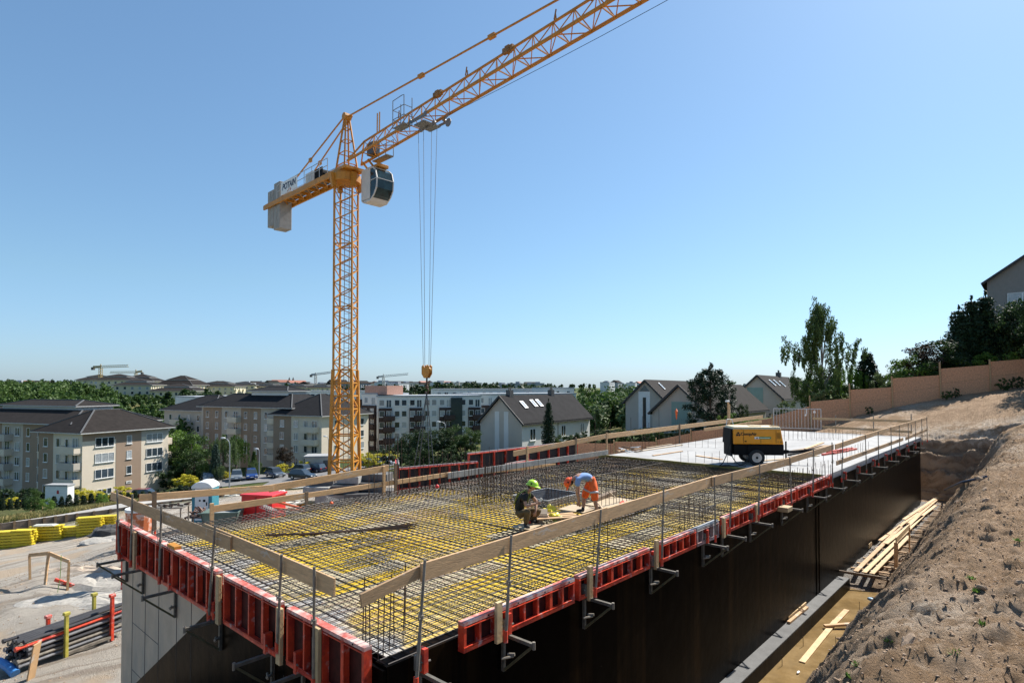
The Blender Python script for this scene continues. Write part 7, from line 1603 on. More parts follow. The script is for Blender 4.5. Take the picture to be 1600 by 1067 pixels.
# --- second wing behind to the right of the left block roof (152..230)
# --- middle block
N2, B2, D2, A2 = quad(405, 131, 506, 127, 575, 140)
N2, B2, D2, A2 = quad(440, 136, 503, 128, 576, 142)
zm = ptD(503, 651, 128).z; zmb = zm - 13.5
MBk = thing('apartment_block', 'cream and brown apartment block behind the car park, crossed by the crane mast', 'apartment block', (N2.x, N2.y, zmb))
P = [N2, B2, D2, A2]; wallbox(MBk, 'wall', P, CREAM, zmb, zm); hiproof(MBk, P, zm, 4.6, ROOFT, .9)
d2 = (N2 - A2).normalized(); n2 = Vector((d2.y, -d2.x, 0)); L2 = (N2 - A2).length
strip(MBk, A2, d2, 0, L2 * .38, zmb, zm - .01, BROWNR, 'brown_strip')
for r_ in range(4):
    z = zm - 2.5 - r_ * 2.75
    for f, w_, pn in ((.19, 1.2, 2), (.48, 1.2, 2), (.68, 1.0, 1), (.86, 1.6, 2)): window(MBk, A2 + n2 * .04, N2 + n2 * .04, L2 * f, z, w_, 1.55, pn)
    balcony(MBk, A2, N2, L2 * .8, z - 1.0, 4.0, CREAM, 1.3)
    db = (B2 - N2).normalized(); nb = Vector((db.y, -db.x, 0)); Lb = (B2 - N2).length
    for f, w_ in ((.3, 1.4), (.62, 1.2), (.85, 1.2)): window(MBk, N2 + nb * .03, B2 + nb * .03, Lb * f, z, w_, 1.55, 1)
A3 = A2 + d2 * 1.0 - n2 * 1.5; A4 = A3 - d2 * 27; bk = -n2 * 15; P3 = [A4, A3 + d2 * 3, A3 + d2 * 3 + bk, A4 + bk]; zm2 = zm + 1.5
wallbox(MBk, 'main_wall', P3, GREYR, zmb, zm2); hiproof(MBk, P3, zm2, 3.0, ROOFT, .9, inset=6)
c = [A4 + d2 * 12 + bk * .3, A4 + d2 * 24 + bk * .3, A4 + d2 * 24 + bk * .7, A4 + d2 * 12 + bk * .7]; wallbox(MBk, 'roof_lantern', c, WHITER, zm2 + 2, zm2 + 3.8); hiproof(MBk, c, zm2 + 3.8, 1.0, ROOFT, .7)
L3 = (A3 - A4).length
for k in range(8):
    s = L3 - 1.7 - k * 3.3
    if k % 4 in (2, 3): strip(MBk, A4, d2, s - 1.6, s + 1.6, zmb, zm2 - .01, BROWNR, 'brown_strip', .04)
    for r_ in range(4):
        z = zm2 - 2.5 - r_ * 2.75; window(MBk, A4 + n2 * .05, A3 + n2 * .05, s, z, 1.0 if k % 4 else 1.5, 1.55, 1 + (k % 4 == 0))
        if k % 4 in (0, 5): balcony(MBk, A4, A3, s, z - 1.0, 3.1, CREAM, 1.3)
A5 = A4 + d2 * 1 - n2 * 2.5; A6 = A5 - d2 * 19; P4 = [A6, A5, A5 + bk, A6 + bk]; zm3 = zm + .2; wallbox(MBk, 'left_wall', P4, GREYR, zmb, zm3); hiproof(MBk, P4, zm3, 3.8, ROOFT, .9)
L4 = (A5 - A6).length
for k in range(5):
    s = L4 - 2 - k * 3.6
    if k == 0: strip(MBk, A6, d2, s - 1.7, s + 1.9, zmb, zm3 - .01, BROWNR, 'brown_strip', .04)
    for r_ in range(4):
        z = zm3 - 2.5 - r_ * 2.75; window(MBk, A6 + n2 * .05, A5 + n2 * .05, s, z, 1.0, 1.55, 1)
        if k in (3,): balcony(MBk, A6, A5, s, z - 1.0, 4.0, CREAM, 1.4)
# --- long white and brick block in the middle distance
def longblock(label, px0, d0, px1, d1, top, depth, storeys, bays, parap=.5, base=None, name='apartment_block'):
    A = ptD(px0, 603, d0); B_ = ptD(px1, 603, d1); A.z = B_.z = 0; d = (B_ - A).normalized(); n = Vector((d.y, -d.x, 0)); zt_ = ptD(px0, top, d0).z; zb_ = zt_ - storeys * 2.85 - 1; L = (B_ - A).length
    t = thing(name, label, 'apartment block', (A.x, A.y, zb_)); P = [A, B_, B_ - n * depth, A - n * depth]; wallbox(t, 'wall', P, WHITER, zb_, zt_)
    P_ = [A + n * .15 - d * .15, B_ + n * .15 + d * .15, B_ - n * depth, A - n * depth]; wallbox(t, 'parapet', P_, mat('parapet_grey', (.34, .36, .38), .7), zt_, zt_ + .35)
    for i in range(bays):
        s0, s1 = L * i / bays, L * (i + 1) / bays; w_ = s1 - s0
        brick = i % 2 == 0
        if brick: strip(t, A, d, s0 + .3, s1 - .3, zb_, zt_ - 2.9, BRICKD, 'brick_bay', .5)
        for r_ in range(storeys):
            z = zt_ - 2.3 - r_ * 2.85; off = .5 if brick and r_ else 0.0
            for f in (.27, .73):
                dr = brick and f > .5
                window(t, A + n * (off + .02), B_ + n * (off + .02), s0 + w_ * f, z - (.5 if dr else 0), 1.3, 2.0 if dr else 1.5, 2 if dr else 1)
                if dr and r_: balcony(t, A + n * .5, B_ + n * .5, s0 + w_ * f, z - 1.0, 2.8, BRICKD, 1.0)
    return t, A, B_, d, n, zt_, zb_
t, A, B_, d, n, zt_, zb_ = longblock('long white and dark brick apartment block behind the hook chain', 590, 152, 752, 160, 620, 14, 5, 7)
strip(t, A, d, 19.0, 22.0, zb_, zt_ - .3, mat('stair_glass', (.03, .045, .05), .15), 'stair_glazing', .7)
t, A, B_, d, n, zt_, zb_ = longblock('narrow brick end block with a salmon rooftop left of the long white block', 566, 158, 590, 155, 616, 12, 5, 1)
wallbox(t, 'roof_box', [A + d * 1, A + d * 9, A + d * 9 - n * 6, A + d * 1 - n * 6], mat('salmon_render', (.50, .27, .20), .85), zt_, zt_ + 2.3)
t, A, B_, d, n, zt_, zb_ = longblock('white apartment block half hidden by the white garden house', 745, 165, 900, 185, 617, 14, 4, 6)
t, A, B_, d, n, zt_, zb_ = longblock('long pale flat roofed block rising behind the white garden house', 680, 205, 862, 215, 609, 14, 3, 8)
t, A, B_, d, n, zt_, zb_ = longblock('brick ended block with red and white corner behind the white garden house', 862, 200, 897, 205, 607, 12, 4, 1)
t, A, B_, d, n, zt_, zb_ = longblock('pale grey block seen over the roof of the middle apartment block', 305, 170, 400, 185, 621, 12, 4, 4)
t, A, B_, d, n, zt_, zb_ = longblock('flat pale block behind the crane mast', 440, 215, 605, 225, 612, 12, 3, 6)
# --- gable houses
def house(label, pn, pa, pb, eave_y, base_dz, rise, wm, rm, over=.4, sky=(), chim=None, gcol=None, name='gable_house'):
    """pn near corner (px,d); pa other gable corner; pb far end of the long side"""
    N_, B_, D_, A_ = quad(pa[0], pa[1], pn[0], pn[1], pb[0], pb[1]); ze = ptD(pn[0], eave_y, pn[1]).z; zb_ = ze - base_dz
    t = thing(name, label, 'house', (N_.x, N_.y, zb_)); o_ = Vector(t.location); wallbox(t, 'wall', [N_, B_, D_, A_], wm, zb_, ze)
    f = lambda p, z: Vector((p.x, p.y, z)) - o_; M0 = (N_ + A_) / 2; M1 = (B_ + D_) / 2; d = (B_ - N_).normalized(); g = (A_ - N_).normalized()
    for (a_, c_, m_, s) in ((N_, A_, M0, 1), (B_, D_, M1, -1)):
        mb = MB(); i_ = d * .25 * s; mb.add([f(a_, ze), f(c_, ze), f(m_, ze + rise), f(a_ + i_, ze), f(c_ + i_, ze), f(m_ + i_, ze + rise)], [(0, 1, 2), (5, 4, 3), (0, 3, 4, 1), (1, 4, 5, 2), (2, 5, 3, 0)]); mb.build('gable', gcol or wm, t)
    hw_ = (A_ - N_).length / 2; k = rise / hw_; rf = None; mb = MB(); th = Vector((0, 0, .22)); ov = d * over
    for s, e0, e1 in ((1, N_, B_), (-1, A_, D_)):
        ee = -g * over * s; z_e = ze - over * k + .03; p = [f(e0 + ee - ov, z_e), f(e1 + ee + ov, z_e), f(M1 + ov, ze + rise + .03), f(M0 - ov, ze + rise + .03)]
        mb.hexa(p + [v + th for v in p])
    rf = mb.build('roof', rm, t)
    mb = MB(); p0 = f(N_ - g * over * 1.05 - ov, ze - over * k + .05); p1 = f(B_ - g * over * 1.05 + ov, ze - over * k + .05); mb.bar(p0, p1, .14, .12); mb.bar(f(M0 - ov * 1.02, ze + rise + .14), p0 + Vector((0, 0, .06)), .06, .24); mb.bar(f(M0 - ov * 1.02, ze + rise + .14), f(A_ + g * over - ov * 1.02, ze - over * k + .1), .06, .24)
    mb.build('gutter_trim', mat('dark_trim', (.03, .03, .032), .6), t)
    sl = (M0 - N_); slv = Vector((sl.x, sl.y, rise)); 
    for (fs, ft, w_) in sky:
        c_ = f(N_, ze) + d * fs + slv * ft; nn = d.cross(slv).normalized(); nn = nn if nn.z > 0 else -nn; u = slv.normalized(); mb = MB(); a1 = c_ - d * w_ / 2 - u * .65 + nn * .26; pts = [a1, a1 + d * w_, a1 + d * w_ + u * 1.3, a1 + u * 1.3]; mb.hexa(pts + [q + nn * .06 for q in pts]); sw = mb.build('skylight', WHITE, rf)
        sh = [q + nn * .066 for q in (pts[0] + (d + u) * .12, pts[1] + (-d + u) * .12, pts[2] + (-d - u) * .12, pts[3] + (d - u) * .12)]; mb = MB(); mb.hexa(sh + [q + nn * .01 for q in sh]); mb.build('pane', mat('skylight_glass', (.35, .38, .40), .1, var=.05, spec=.9), sw)
    if chim:
        for cfr in chim: c_ = f(M0, ze + rise) + d * cfr; mb = MB(); mb.box(c_.x - .35, c_.x + .35, c_.y - .35, c_.y + .35, c_.z - .9, c_.z + .9); ch_ = mb.build('chimney', CONC_DARK, rf); mb = MB(); mb.tube([c_ + Vector((-.15, 0, .9)), c_ + Vector((-.15, 0, 1.3))], .1, 8); mb.tube([c_ + Vector((.18, 0, .9)), c_ + Vector((.18, 0, 1.25))], .1, 8); mb.build('flue', STEEL, ch_)
    return t, N_, B_, D_, A_, ze, zb_, d, g
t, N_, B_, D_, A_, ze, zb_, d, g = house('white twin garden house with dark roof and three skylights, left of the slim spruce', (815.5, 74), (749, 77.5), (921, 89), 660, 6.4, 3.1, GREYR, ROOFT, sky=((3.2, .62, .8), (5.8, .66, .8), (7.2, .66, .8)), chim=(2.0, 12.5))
n = Vector((d.y, -d.x, 0)); L = (B_ - N_).length
strip(t, N_, d, 0.0, L, zb_, ze - .05, WHITER, 'sunlit_white_skin', .03)  # white skin puts the sunlight into this side's colour; grey gable holds its shade
for s, w_, pn in ((2.4, 1.3, 2), (10.3, 1.2, 2), (15.8, 1.2, 2)): window(t, N_ + n * .035, B_ + n * .035, s, ze - 2.4, w_, 1.5, pn)
window(t, N_ + n * .035, B_ + n * .035, 2.0, ze - 5.6, .5, 1.0, 1)
gd = -g; gn = Vector((gd.y, -gd.x, 0)); Lg = (N_ - A_).length
for s in (.36, .58): strip(t, A_, gd, Lg * s, Lg * s + .7, zb_ + .3, ze + 1.3, WHITER, 'pale_strip', .04)
window(t, A_ + gn * .03, N_ + gn * .03, Lg * .56, zb_ + .1, .9, 1.3, 1)
strip(t, N_, d, L * .48, L * .48 + .12, zb_, ze - .06, BRICKD, 'party_wall', .06)
t, N_, B_, D_, A_, ze, zb_, d, g = house('grey gable house with a tall narrow glazed strip and white frame', (1040, 80), (986, 84), (1098, 104), 628, 5.5, 2.8, GREYR, ROOFB, sky=((5, .7, .7),), chim=())
gd = -g; Lg = (N_ - A_).length; gn = Vector((gd.y, -gd.x, 0)); strip(t, A_, gd, Lg * .33, Lg * .62, zb_ + .2, ze + 1.4, WHITE, 'white_frame', .05); strip(t, A_, gd, Lg * .44, Lg * .52, zb_ + .3, ze + .6, GLASS, 'strip_glazing', .07)
mb = MB(); q = [A_ + gd * Lg * .36 + gn * .06, A_ + gd * Lg * .60 + gn * .06, A_ + gd * Lg * .48 + gn * .06]; o_ = Vector(t.location); mb.add([Vector((q[0].x, q[0].y, ze + 1.45)) - o_, Vector((q[1].x, q[1].y, ze + 1.45)) - o_, Vector((q[2].x, q[2].y, ze + 2.3)) - o_, Vector((q[0].x, q[0].y, ze + 1.45)) - o_ - gn * .05, Vector((q[1].x, q[1].y, ze + 1.45)) - o_ - gn * .05, Vector((q[2].x, q[2].y, ze + 2.3)) - o_ - gn * .05], [(0, 1, 2), (5, 4, 3), (0, 3, 4, 1), (1, 4, 5, 2), (2, 5, 3, 0)]); mb.build('gable_window', GLASS, t)
t, N_, B_, D_, A_, ze, zb_, d, g = house('grey and mint gable house with brown roof, half hidden by the big pine', (1106, 66), (1009, 68.5), (1196, 80), 646, 5.0, 3.0, GREYR, ROOFB)
gd = -g; Lg = (N_ - A_).length; gn = Vector((gd.y, -gd.x, 0)); strip(t, A_, gd, Lg * .36, Lg * .72, zb_, ze + 1.25, MINT, 'mint_panel', .05)
t, N_, B_, D_, A_, ze, zb_, d, g = house('mint gabled house with three skylights and chimney, right of the pine', (1221, 84), (1155, 89), (1262, 106), 622, 6.0, 3.1, GREYR, ROOFB, sky=((4, .65, .9), (7.6, .65, .9), (11.5, .6, .9)), chim=(17,))
gd = -g; Lg = (N_ - A_).length; gn = Vector((gd.y, -gd.x, 0)); strip(t, A_, gd, Lg * .28, Lg * .62, zb_, ze + 1.5, MINT, 'mint_panel', .05); window(t, A_ + gn * .06, N_ + gn * .06, Lg * .5, ze - 1.9, 1.0, 1.1, 1)
window(t, N_, B_, 1, ze - 2.2, 1, 1.2, 1)
t, N_, B_, D_, A_, ze, zb_, d, g = house('grey plastered house with dark roof edge above the firs at the right edge', (1828, 58.6), (1545, 68), (1798, 69), 415, 12.0, 5.0, mat('taupe_render', (.24, .22, .20), .85, var=.06), ROOFT, over=.5)
gd = -g; Lg = (N_ - A_).length; gn = Vector((gd.y, -gd.x, 0)); window(t, A_ + gn * .03, N_ + gn * .03, Lg * .22, ze - 2.9, 2.6, 1.4, 2)
# --- far yellow blocks with stepped domed roofs, facing the sun on their right side
k = 0
for px0, pxn, px1, dd, roof, eave, low in ((160, 176, 188, 430, 587, 594, 608), (184, 206, 226, 400, 586, 594, 612), (218, 240, 260, 420, 586, 596, 618), (222, 236, 258, 350, 594, 602, 622), (268, 300, 328, 400, 588, 602, 618), (272, 305, 328, 340, 602, 611, 630), (328, 366, 384, 420, 597, 604, 618), (385, 398, 405, 460, 598, 602, 612), (405, 430, 452, 470, 600, 604, 612), (455, 478, 500, 480, 601, 605, 612), (500, 515, 530, 460, 602, 606, 612)):
    N_, B_, D_, A_ = quad(px0, dd + 14, pxn, dd, px1, dd + 22); ze = ptD(pxn, eave, dd).z; zb_ = ze - (low - eave + 12) * dd / FPX
    t = thing('far_block', 'distant yellow block with stepped dark roof on the left skyline, %s from the left' % ORD[k], 'apartment block', (N_.x, N_.y, zb_)); P = [N_, B_, D_, A_]; wallbox(t, 'wall', P, YEL_R, zb_, ze)
    hiproof(t, P, ze, (eave - roof) * dd / FPX * .55, ROOFB, .9, inset=5.5); c = [v + (sum(P, Vector()) / 4 - v) * .45 for v in P]; rz_ = ze + (eave - roof) * dd / FPX * .45; wallbox(t, 'attic', c, WHITER, rz_, rz_ + .9); hiproof(t, c, rz_ + .9, (eave - roof) * dd / FPX * .5, ROOFB, .6)
    for r_ in range(max(2, int((low - eave) * dd / FPX / 2.9))):
        z = ze - 2.4 - r_ * 2.8
        for (U_, W__) in ((A_, N_), (N_, B_)):
            dv = (W__ - U_).normalized(); nn = Vector((dv.y, -dv.x, 0)); LL = (W__ - U_).length; nw = int(LL / 3.6)
            for i in range(nw): window(t, U_ + nn * .04, W__ + nn * .04, LL * (i + .5) / nw, z, 1.4, 1.6, 1)
            if U_ is N_:
                for i in range(0, nw, 2): balcony(t, U_, W__, LL * (i + .5) / nw, z - .9, 2.6, YEL_R, 1.2)
    k += 1
# --- town along the horizon
rn = random.Random(21); k = 0
tb = [mat('far_white', (.55, .56, .57), .8), mat('far_cream', (.50, .45, .38), .8), mat('far_grey', (.30, .31, .33), .8), mat('far_red', (.30, .12, .08), .8)]
for i in range(110):
    px = rn.choice((rn.uniform(0, 80), rn.uniform(380, 560), rn.uniform(400, 700), rn.uniform(560, 860), rn.uniform(940, 1260))); dd = rn.uniform(560, 1100); p = ptD(px, 603, dd); w_ = rn.uniform(9, 26); dp = 11
    top = rn.uniform(597.0, 601.0); zt_ = ptD(px, top, dd).z; t = thing('far_building', 'small pale building in the town along the horizon', 'building', (p.x, p.y, zt_ - 16), rn.choice((0, .3, -.4, .9)), 'town buildings along the horizon')
    mb = MB(); mb.box(-w_ / 2, w_ / 2, -dp / 2, dp / 2, 0, 16); mb.build('wall', tb[0 if rn.random() < .45 else rn.choice((1, 2))], t)
    mb = MB()
    for r_ in range(3):
        for c_ in range(int(w_ / 4)): x = -w_ / 2 + 2 + c_ * 4; mb.box(x - .8, x + .8, -dp / 2 - .05, -dp / 2 - .001, 16 - 3 - r_ * 3, 16 - 1.4 - r_ * 3)
    mb.build('window_rows', GLASS, t)
    mb = MB()
    if rn.random() < .5: mb.prism([(-dp / 2 - .5, 16.01), (dp / 2 + .5, 16.01), (0, 16 + rn.uniform(2, 3.5))], -w_ / 2 - .4, w_ / 2 + .4, 'x'); mb.build('roof', ROOFB if rn.random() < .8 else tb[3], t)
    else: mb.box(-w_ / 2 - .2, w_ / 2 + .2, -dp / 2 - .2, dp / 2 + .2, 16.01, 16.5); mb.box(-w_ / 4, 0, -2, 2, 16.5, 18); mb.build('roof', tb[2], t)
for px, top, lab in ((452, 589, 'left thin church spire on the horizon'), (458, 589, 'right thin church spire on the horizon')):
    p = ptD(px, 606, 900); z = ptD(px, top, 900).z; t = thing('church_spire', lab, 'spire', p); mb = MB(); mb.box(-2, 2, -2, 2, -6, (z - p.z) * .55); mb.build('tower', CONC_DARK, t); mb = MB(); h = z - p.z; mb.tube([(0, 0, h * .55), (0, 0, h)], 2.4, 6, radii=[2.6, .15]); mb.build('spire', CONC_DARK, t)
# --- far cranes
grc = mat('far_crane_yellow', (.42, .30, .12), .6); grw = mat('far_crane_grey', (.45, .42, .38), .6)
for px, top, jx0, jx1, dd, m, lab, jy0, jy1 in ((157, 571, 145, 200, 420, grc, 'small yellow crane on the skyline left of the domed blocks', 574.5, 573), (212, 579, 172, 222, 520, grc, 'small crane above the domed yellow blocks, jib to the left', 582.5, 581), (493, 584, 486, 517, 480, grw, 'small pale crane on the skyline left of the mast', 586, 583), (599, 586, 590, 638, 520, grw, 'small grey crane on the skyline right of the mast', 589, 585.5)):
    p = ptD(px, 603, dd); zt_ = ptD(px, jy0, dd).z; zp = ptD(px, top, dd).z; zb_ = -12; t = thing('far_crane', lab, 'tower crane', (p.x, p.y, zb_), YAW); w_ = .8; q = dd / FPX
    mb = MB(); H = zt_ - zb_
    for x in (-w_, w_):
        for y in (-w_, w_): mb.bar((x, y, 0), (x, y, H), .25)
    for i in range(14): z0, z1 = H * i / 14, H * (i + 1) / 14; mb.bar((-w_, -w_, z0), (w_, -w_, z1), .22); mb.bar((w_, w_, z0), (-w_, w_, z1), .22)
    mb.bar((0, 0, H), (0, 0, zp - zb_ + 1), .5); mb.build('mast', m, t)
    for (xa, nm) in ((jx0, 'left_arm'), (jx1, 'right_arm')):
        x = (xa - px) * q; dz = (jy0 - jy1) * q * (1 if xa == jx1 else -.3); mb = MB()
        for o1 in ((0, -.7, 0), (0, .7, 0), (0, 0, 1.4)): mb.bar(Vector((0, 0, H)) + Vector(o1), Vector((x, 0, H + dz)) + Vector(o1), .28)
        n_ = 12
        for i in range(n_): a = x * i / n_; b = x * (i + 1) / n_; mb.bar((a, -.7, H + dz * i / n_), ((a + b) / 2, 0, H + 1.4 + dz * i / n_), .18); mb.bar(((a + b) / 2, 0, H + 1.4 + dz * i / n_), (b, -.7, H + dz * i / n_), .18)
        mb.build('jib' if nm[0] == 'r' else 'counter_jib', m, t)
    sh_ = jx0 if abs(jx0 - px) < abs(jx1 - px) else jx1; x = (sh_ - px) * q; mb = MB(); mb.box(x - .9, x + .9, -.8, .8, H - 1.6, H + .4); mb.build('counterweight', CONC_DARK, t)
# ---------------------------------------------------------------- car park, streets, cars, lamps
def G(px, py): return gpt(px, py, 40, 200)
ribbon('street', [ptY(-200, 800, 68), ptY(480, 770, 68), ptY(640, 740, 68)], 7.5, ASPH, .12)
ribbon('parking', [ptD(290, 600, 101), ptD(400, 600, 106), ptD(620, 600, 113)], 13, ASPH, .08)
ribbon('parking', [ptD(-40, 600, 84), ptD(50, 600, 86)], 7, ASPH, .2)
ribbon('driveway', [ptD(470, 600, 104), ptD(420, 600, 84), ptD(370, 600, 74)], 8, ASPH, .24)
def car_proto(kind):
    t = thing('parked_car', 'x', 'car'); L, W_, H_ = (4.5, 1.85, 1.65) if kind == 'suv' else (4.5, 1.8, 1.45)
    return t, L, W_, H_
def car(px, d, rz, m, kind, label, dz=.2):
    p = onland(px, d, dz); t = thing('parked_car', label, 'car', p, rz, 'cars parked behind the site'); L, W_, H_ = (4.4, 1.85, 1.62) if kind == 'suv' else (4.5, 1.8, 1.42)
    w2 = W_ / 2; hb_ = H_ * .56
    def body(prof, w0, w1):
        n = len(prof); mb = MB(); ws = [w1 if z > hb_ * 1.02 else w0 for x, z in prof]
        mb.v = [(x, -w_, z) for (x, z), w_ in zip(prof, ws)] + [(x, w_, z) for (x, z), w_ in zip(prof, ws)]
        mb.f = [tuple(range(n)), tuple(reversed(range(n, 2 * n)))] + [(i, i + n, (i + 1) % n + n, (i + 1) % n) for i in range(n)]; mb.m = [0] * len(mb.f); return mb
    pr = [(-L / 2, .25), (-L / 2 - .02, .55), (-L / 2 + .05, hb_), (L / 2 - 1.1, hb_ + .02), (L / 2 - .15, hb_ * .82), (L / 2, .5), (L / 2 - .05, .25)]
    body(pr, w2, w2 * .95).build('body', m, t, bevel=.06)
    x0, x1 = (-L / 2 + .12, L / 2 - 1.15); cabp = [(x0, hb_ - .01), (x0 + .3, H_ - .06), (x0 + .6, H_), (x1 - .95, H_), (x1 - .7, H_ - .05), (x1, hb_ - .01)]
    body([(x, z) for x, z in cabp], w2 * .96, w2 * .78).build('glazing', GLASS, t, bevel=.03)
    mb = MB(); mb.hexa([(x0 + .32, -w2 * .76, H_ - .05), (x1 - .74, -w2 * .76, H_ - .05), (x1 - .74, w2 * .76, H_ - .05), (x0 + .32, w2 * .76, H_ - .05), (x0 + .55, -w2 * .7, H_ + .03), (x1 - .98, -w2 * .7, H_ + .03), (x1 - .98, w2 * .7, H_ + .03), (x0 + .55, w2 * .7, H_ + .03)]); mb.build('roof', m, t, bevel=.02)
    for x in (-L / 2 + .8, L / 2 - .85):
        for s in (-1, 1): mb = MB(); mb.tube([(x, s * (w2 - .18), .33), (x, s * (w2 + .01), .33)], .33, 16); wh = mb.build('wheel', RUBBER, t); mb = MB(); mb.tube([(x, s * (w2 + .0), .33), (x, s * (w2 + .03), .33)], .2, 12); mb.build('rim', mat('rim_silver', (.5, .5, .5), .35, .7), wh)
    for s in (-1, 1):
        mb = MB(); mb.box(L / 2 - .22, L / 2 - .02, s * w2 * .72 - .2, s * w2 * .72 + .2, hb_ * .62, hb_ * .8); mb.build('headlight', mat('headlight_glass', (.6, .62, .62), .15, var=.02), t, bevel=.02)
        mb = MB(); mb.box(-L / 2 - .035, -L / 2 + .1, s * w2 * .75 - .15, s * w2 * .75 + .15, hb_ * .7, hb_ * .95); mb.build('tail_light', mat('tail_red', (.3, .01, .01), .3), t)
    mb = MB(); mb.box(L / 2 - .03, L / 2 + .015, -.26, .26, .38, .5); mb.build('number_plate', WHITE, t)
    return t
carc = {c: mat('car_' + c, v, .25, .3, var=.04, coat=.7) for c, v in dict(silver=(.22, .24, .26), blue=(.012, .05, .22), dark=(.02, .026, .032), red=(.22, .01, .012), navy=(.012, .02, .05), grey=(.09, .10, .11), white=(.65, .66, .66)).items()}
car(371, 104, YAW + 2.0 + math.pi, carc['silver'], 'suv', 'silver car seen from behind at the left end of the parking')
car(394, 105, YAW - 1.1, carc['blue'], 'suv', 'bright blue car next to the silver one')
car(431, 106, YAW - .75, carc['grey'], 'suv', 'dark grey estate car parked alone right of the blue one')
car(326, 103, YAW - 1.0, carc['dark'], 'car', 'dark car half hidden by shrubs left of the lamp post')
car(469, 112, YAW - .5 + math.pi, carc['grey'], 'suv', 'dark grey car behind, left of the navy one')
car(492, 113, YAW - .4 + math.pi, carc['navy'], 'suv', 'navy blue car beside the mast')
car(474, 100, YAW - .25, carc['dark'], 'suv', 'dark green car nearer to the ballast stack')
car(575, 112, YAW - .2, carc['dark'], 'suv', 'dark car right of the crane mast')
car(602, 112, YAW - .3, carc['white'], 'car', 'white car right of the crane mast behind tall bars')
car(232, 92, YAW + .1, carc['red'], 'suv', 'dark red car in front of the sunny gable wall')
blob(424, 768, ptD(424, 768, 44).z, .5, (2.0, 1.0, .45), cov, 'tarpaulin', 'crumpled white tarpaulin behind the back rail left of the ballast stack', 'tarpaulin', 3, .25)
blob(369, 772, ptD(369, 774, 42).z, .45, (2.0, 1.0, .4), cov, 'tarpaulin', 'low white tarpaulin heap right of the portable toilet', 'tarpaulin', 6, .25)
blob(452, 783, ptD(452, 785, 36).z, .45, (2.2, 1.0, .5), cov, 'tarpaulin', 'white plastic sheet heap right of the red box', 'tarpaulin', 9, .25)
# transformer box
p = onland(96, 80); hh = 0; WB = thing('transformer_box', 'white transformer box with a red mark and grey flat roof by the thujas', 'transformer box', p, YAW - .05); hh = ptD(96, 756, 80).z - p.z
mb = MB(); mb.box(-1.55, 1.55, -.6, .6, 0, hh - .2); wb = mb.build('cabin', WHITE, WB, bevel=.03); mb = MB(); mb.box(-1.62, 1.62, -.68, .68, hh - .2, hh); mb.build('roof', mat('flat_roof_grey', (.30, .30, .30), .8), WB)
mb = MB(); mb.box(.1, .4, -.63, -.605, hh - 1.2, hh - .95); mb.disc((.25, -.615, hh - .85), (0, 1, 0), .14, .03, 12); mb.build('red_mark', mat('mark_red', (.45, .02, .03), .5), wb)
# garage between mast and cars
p = onland(505, 116); GAR = thing('garage', 'low flat roofed grey garage behind the parked cars by the mast', 'garage', p, YAW + .15); mb = MB(); mb.box(-3, 3, -2, 2, 0, 2.8); mb.build('wall', GREYR, GAR); mb = MB(); mb.box(-3.2, 3.2, -2.2, 2.2, 2.8, 3.05); mb.build('roof', mat('flat_roof_grey', (.30, .30, .30), .8), GAR); mb = MB(); mb.box(.4, 1.9, -2.03, -2.001, 0, 2.2); mb.build('door', CONC_DARK, GAR)
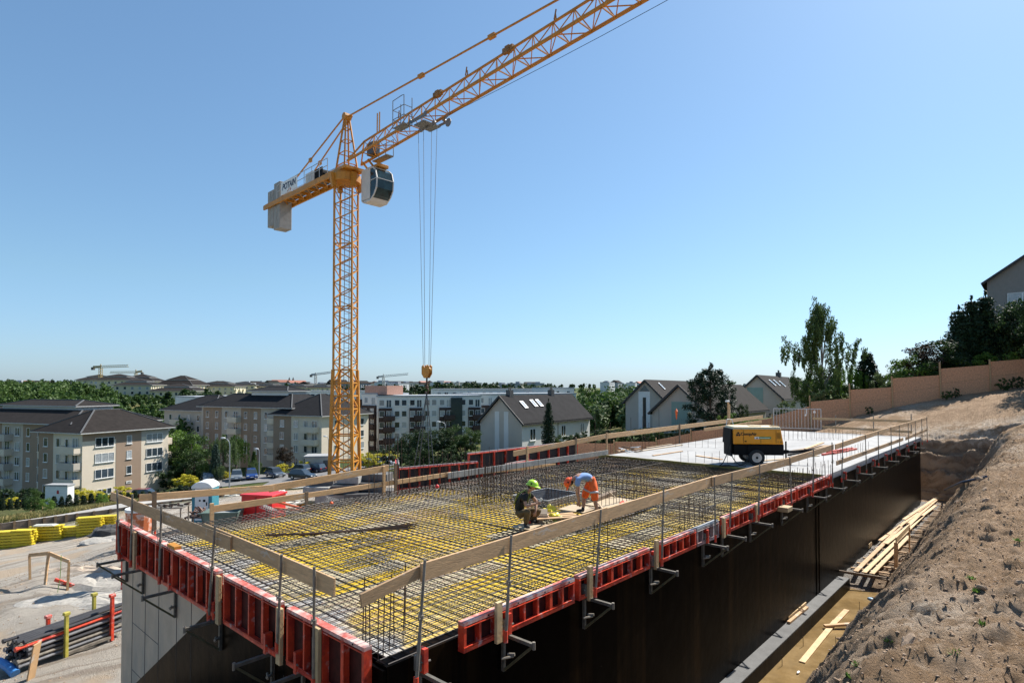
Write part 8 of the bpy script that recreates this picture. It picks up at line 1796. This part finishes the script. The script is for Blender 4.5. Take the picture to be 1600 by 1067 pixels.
# street lamps
def lamp(px, d, top, arm, label, basey=None):
    p = onland(px + 4, d) if basey is None else ptD(px + 4, basey, d); h = ptD(px, top, d).z - p.z; t = thing('street_lamp', label, 'street lamp', p, YAW, 'street lamps behind the site'); mb = MB()
    pts = [(0, 0, 0), (0, 0, h * .5), (0, 0, h * .86)] + [(-arm * (1 - math.cos(a)), 0, h * .86 + h * .12 * math.sin(a)) for a in (.5, 1.0, 1.4)]
    mb.tube(pts, .07, 7, radii=[.11, .08, .06, .05, .045, .04]); mb.build('pole', mat('lamp_grey', (.42, .43, .44), .4, .5), t)
    e = Vector(pts[-1]); mb = MB(); mb.sphere(e + Vector((-.22, 0, -.02)), .22, 10, 7, sc=(1.7, .9, .6)); mb.build('lamp_head', mat('lamp_head_white', (.62, .63, .64), .35), t, smooth=True); return t
lamp(356, 84, 682, .9, 'tall street lamp with curved arm in front of the willow'); lamp(510, 108, 680, .5, 'slim street lamp just left of the crane mast'); lamp(692, 96, 658, 1.1, 'street lamp with curved arm above the dark hedge trees', 700); lamp(402, 108, 700, .3, 'short lamp post behind the parked blue car')
tr_ = onland(60, 64); TS = thing('tree_support', 'small wooden support frame of the young street tree', 'tree support', tr_, YAW); mb = MB()
for x in (-.6, .6): mb.bar((x, 0, 0), (x, 0, 1.7), .09); 
mb.bar((-.65, 0, 1.6), (.65, 0, 1.6), .09); mb.build('frame', WOOD, TS)
# dry roadside grass
rng = np.random.default_rng(8); n = 26000; 
xs_ = ptY(-60, 800, wy).x; xe_ = ptY(470, 800, wy).x
X = rng.uniform(xs_, xe_, n); Y = rng.uniform(wy + 2.8, wy + 6.2, n) + (rng.random(n) > .75) * 9.5; Zg = land(X, Y)
hgt = rng.uniform(.12, .45, n); a = rng.uniform(0, 6.28, n); w_ = .05
V_ = np.stack([np.stack([X - np.cos(a) * w_, Y - np.sin(a) * w_, Zg], 1), np.stack([X + np.cos(a) * w_, Y + np.sin(a) * w_, Zg], 1), np.stack([X + rng.normal(0, .12, n), Y + rng.normal(0, .12, n), Zg + hgt], 1)], 1).reshape(-1, 3)
tag(link('roadside_grass', fast_mesh('roadside_grass', V_, np.arange(n * 3).reshape(n, 3), leafmat('dry_grass', (.07, .11, .025), (.36, .29, .12), .3))), 'dry straw coloured roadside grass', kind='stuff')
for k, (px, py) in enumerate(((1358, 642), (1478, 616), (1493, 613), (1568, 604), (1590, 602))):
    d = 49.5 - k * .25; tree('bush', px, min(50.2, 50.4 - (px - 1330) * .012) - .6, py - 9 - (8 if px in (1568, 1590, 1345) else 0), LG if k % 2 else LD, 'small weed bush at the foot of the chipboard fence', 'weed bush', .7, k % 4, 'weed bushes at the fence foot', minh=.4)
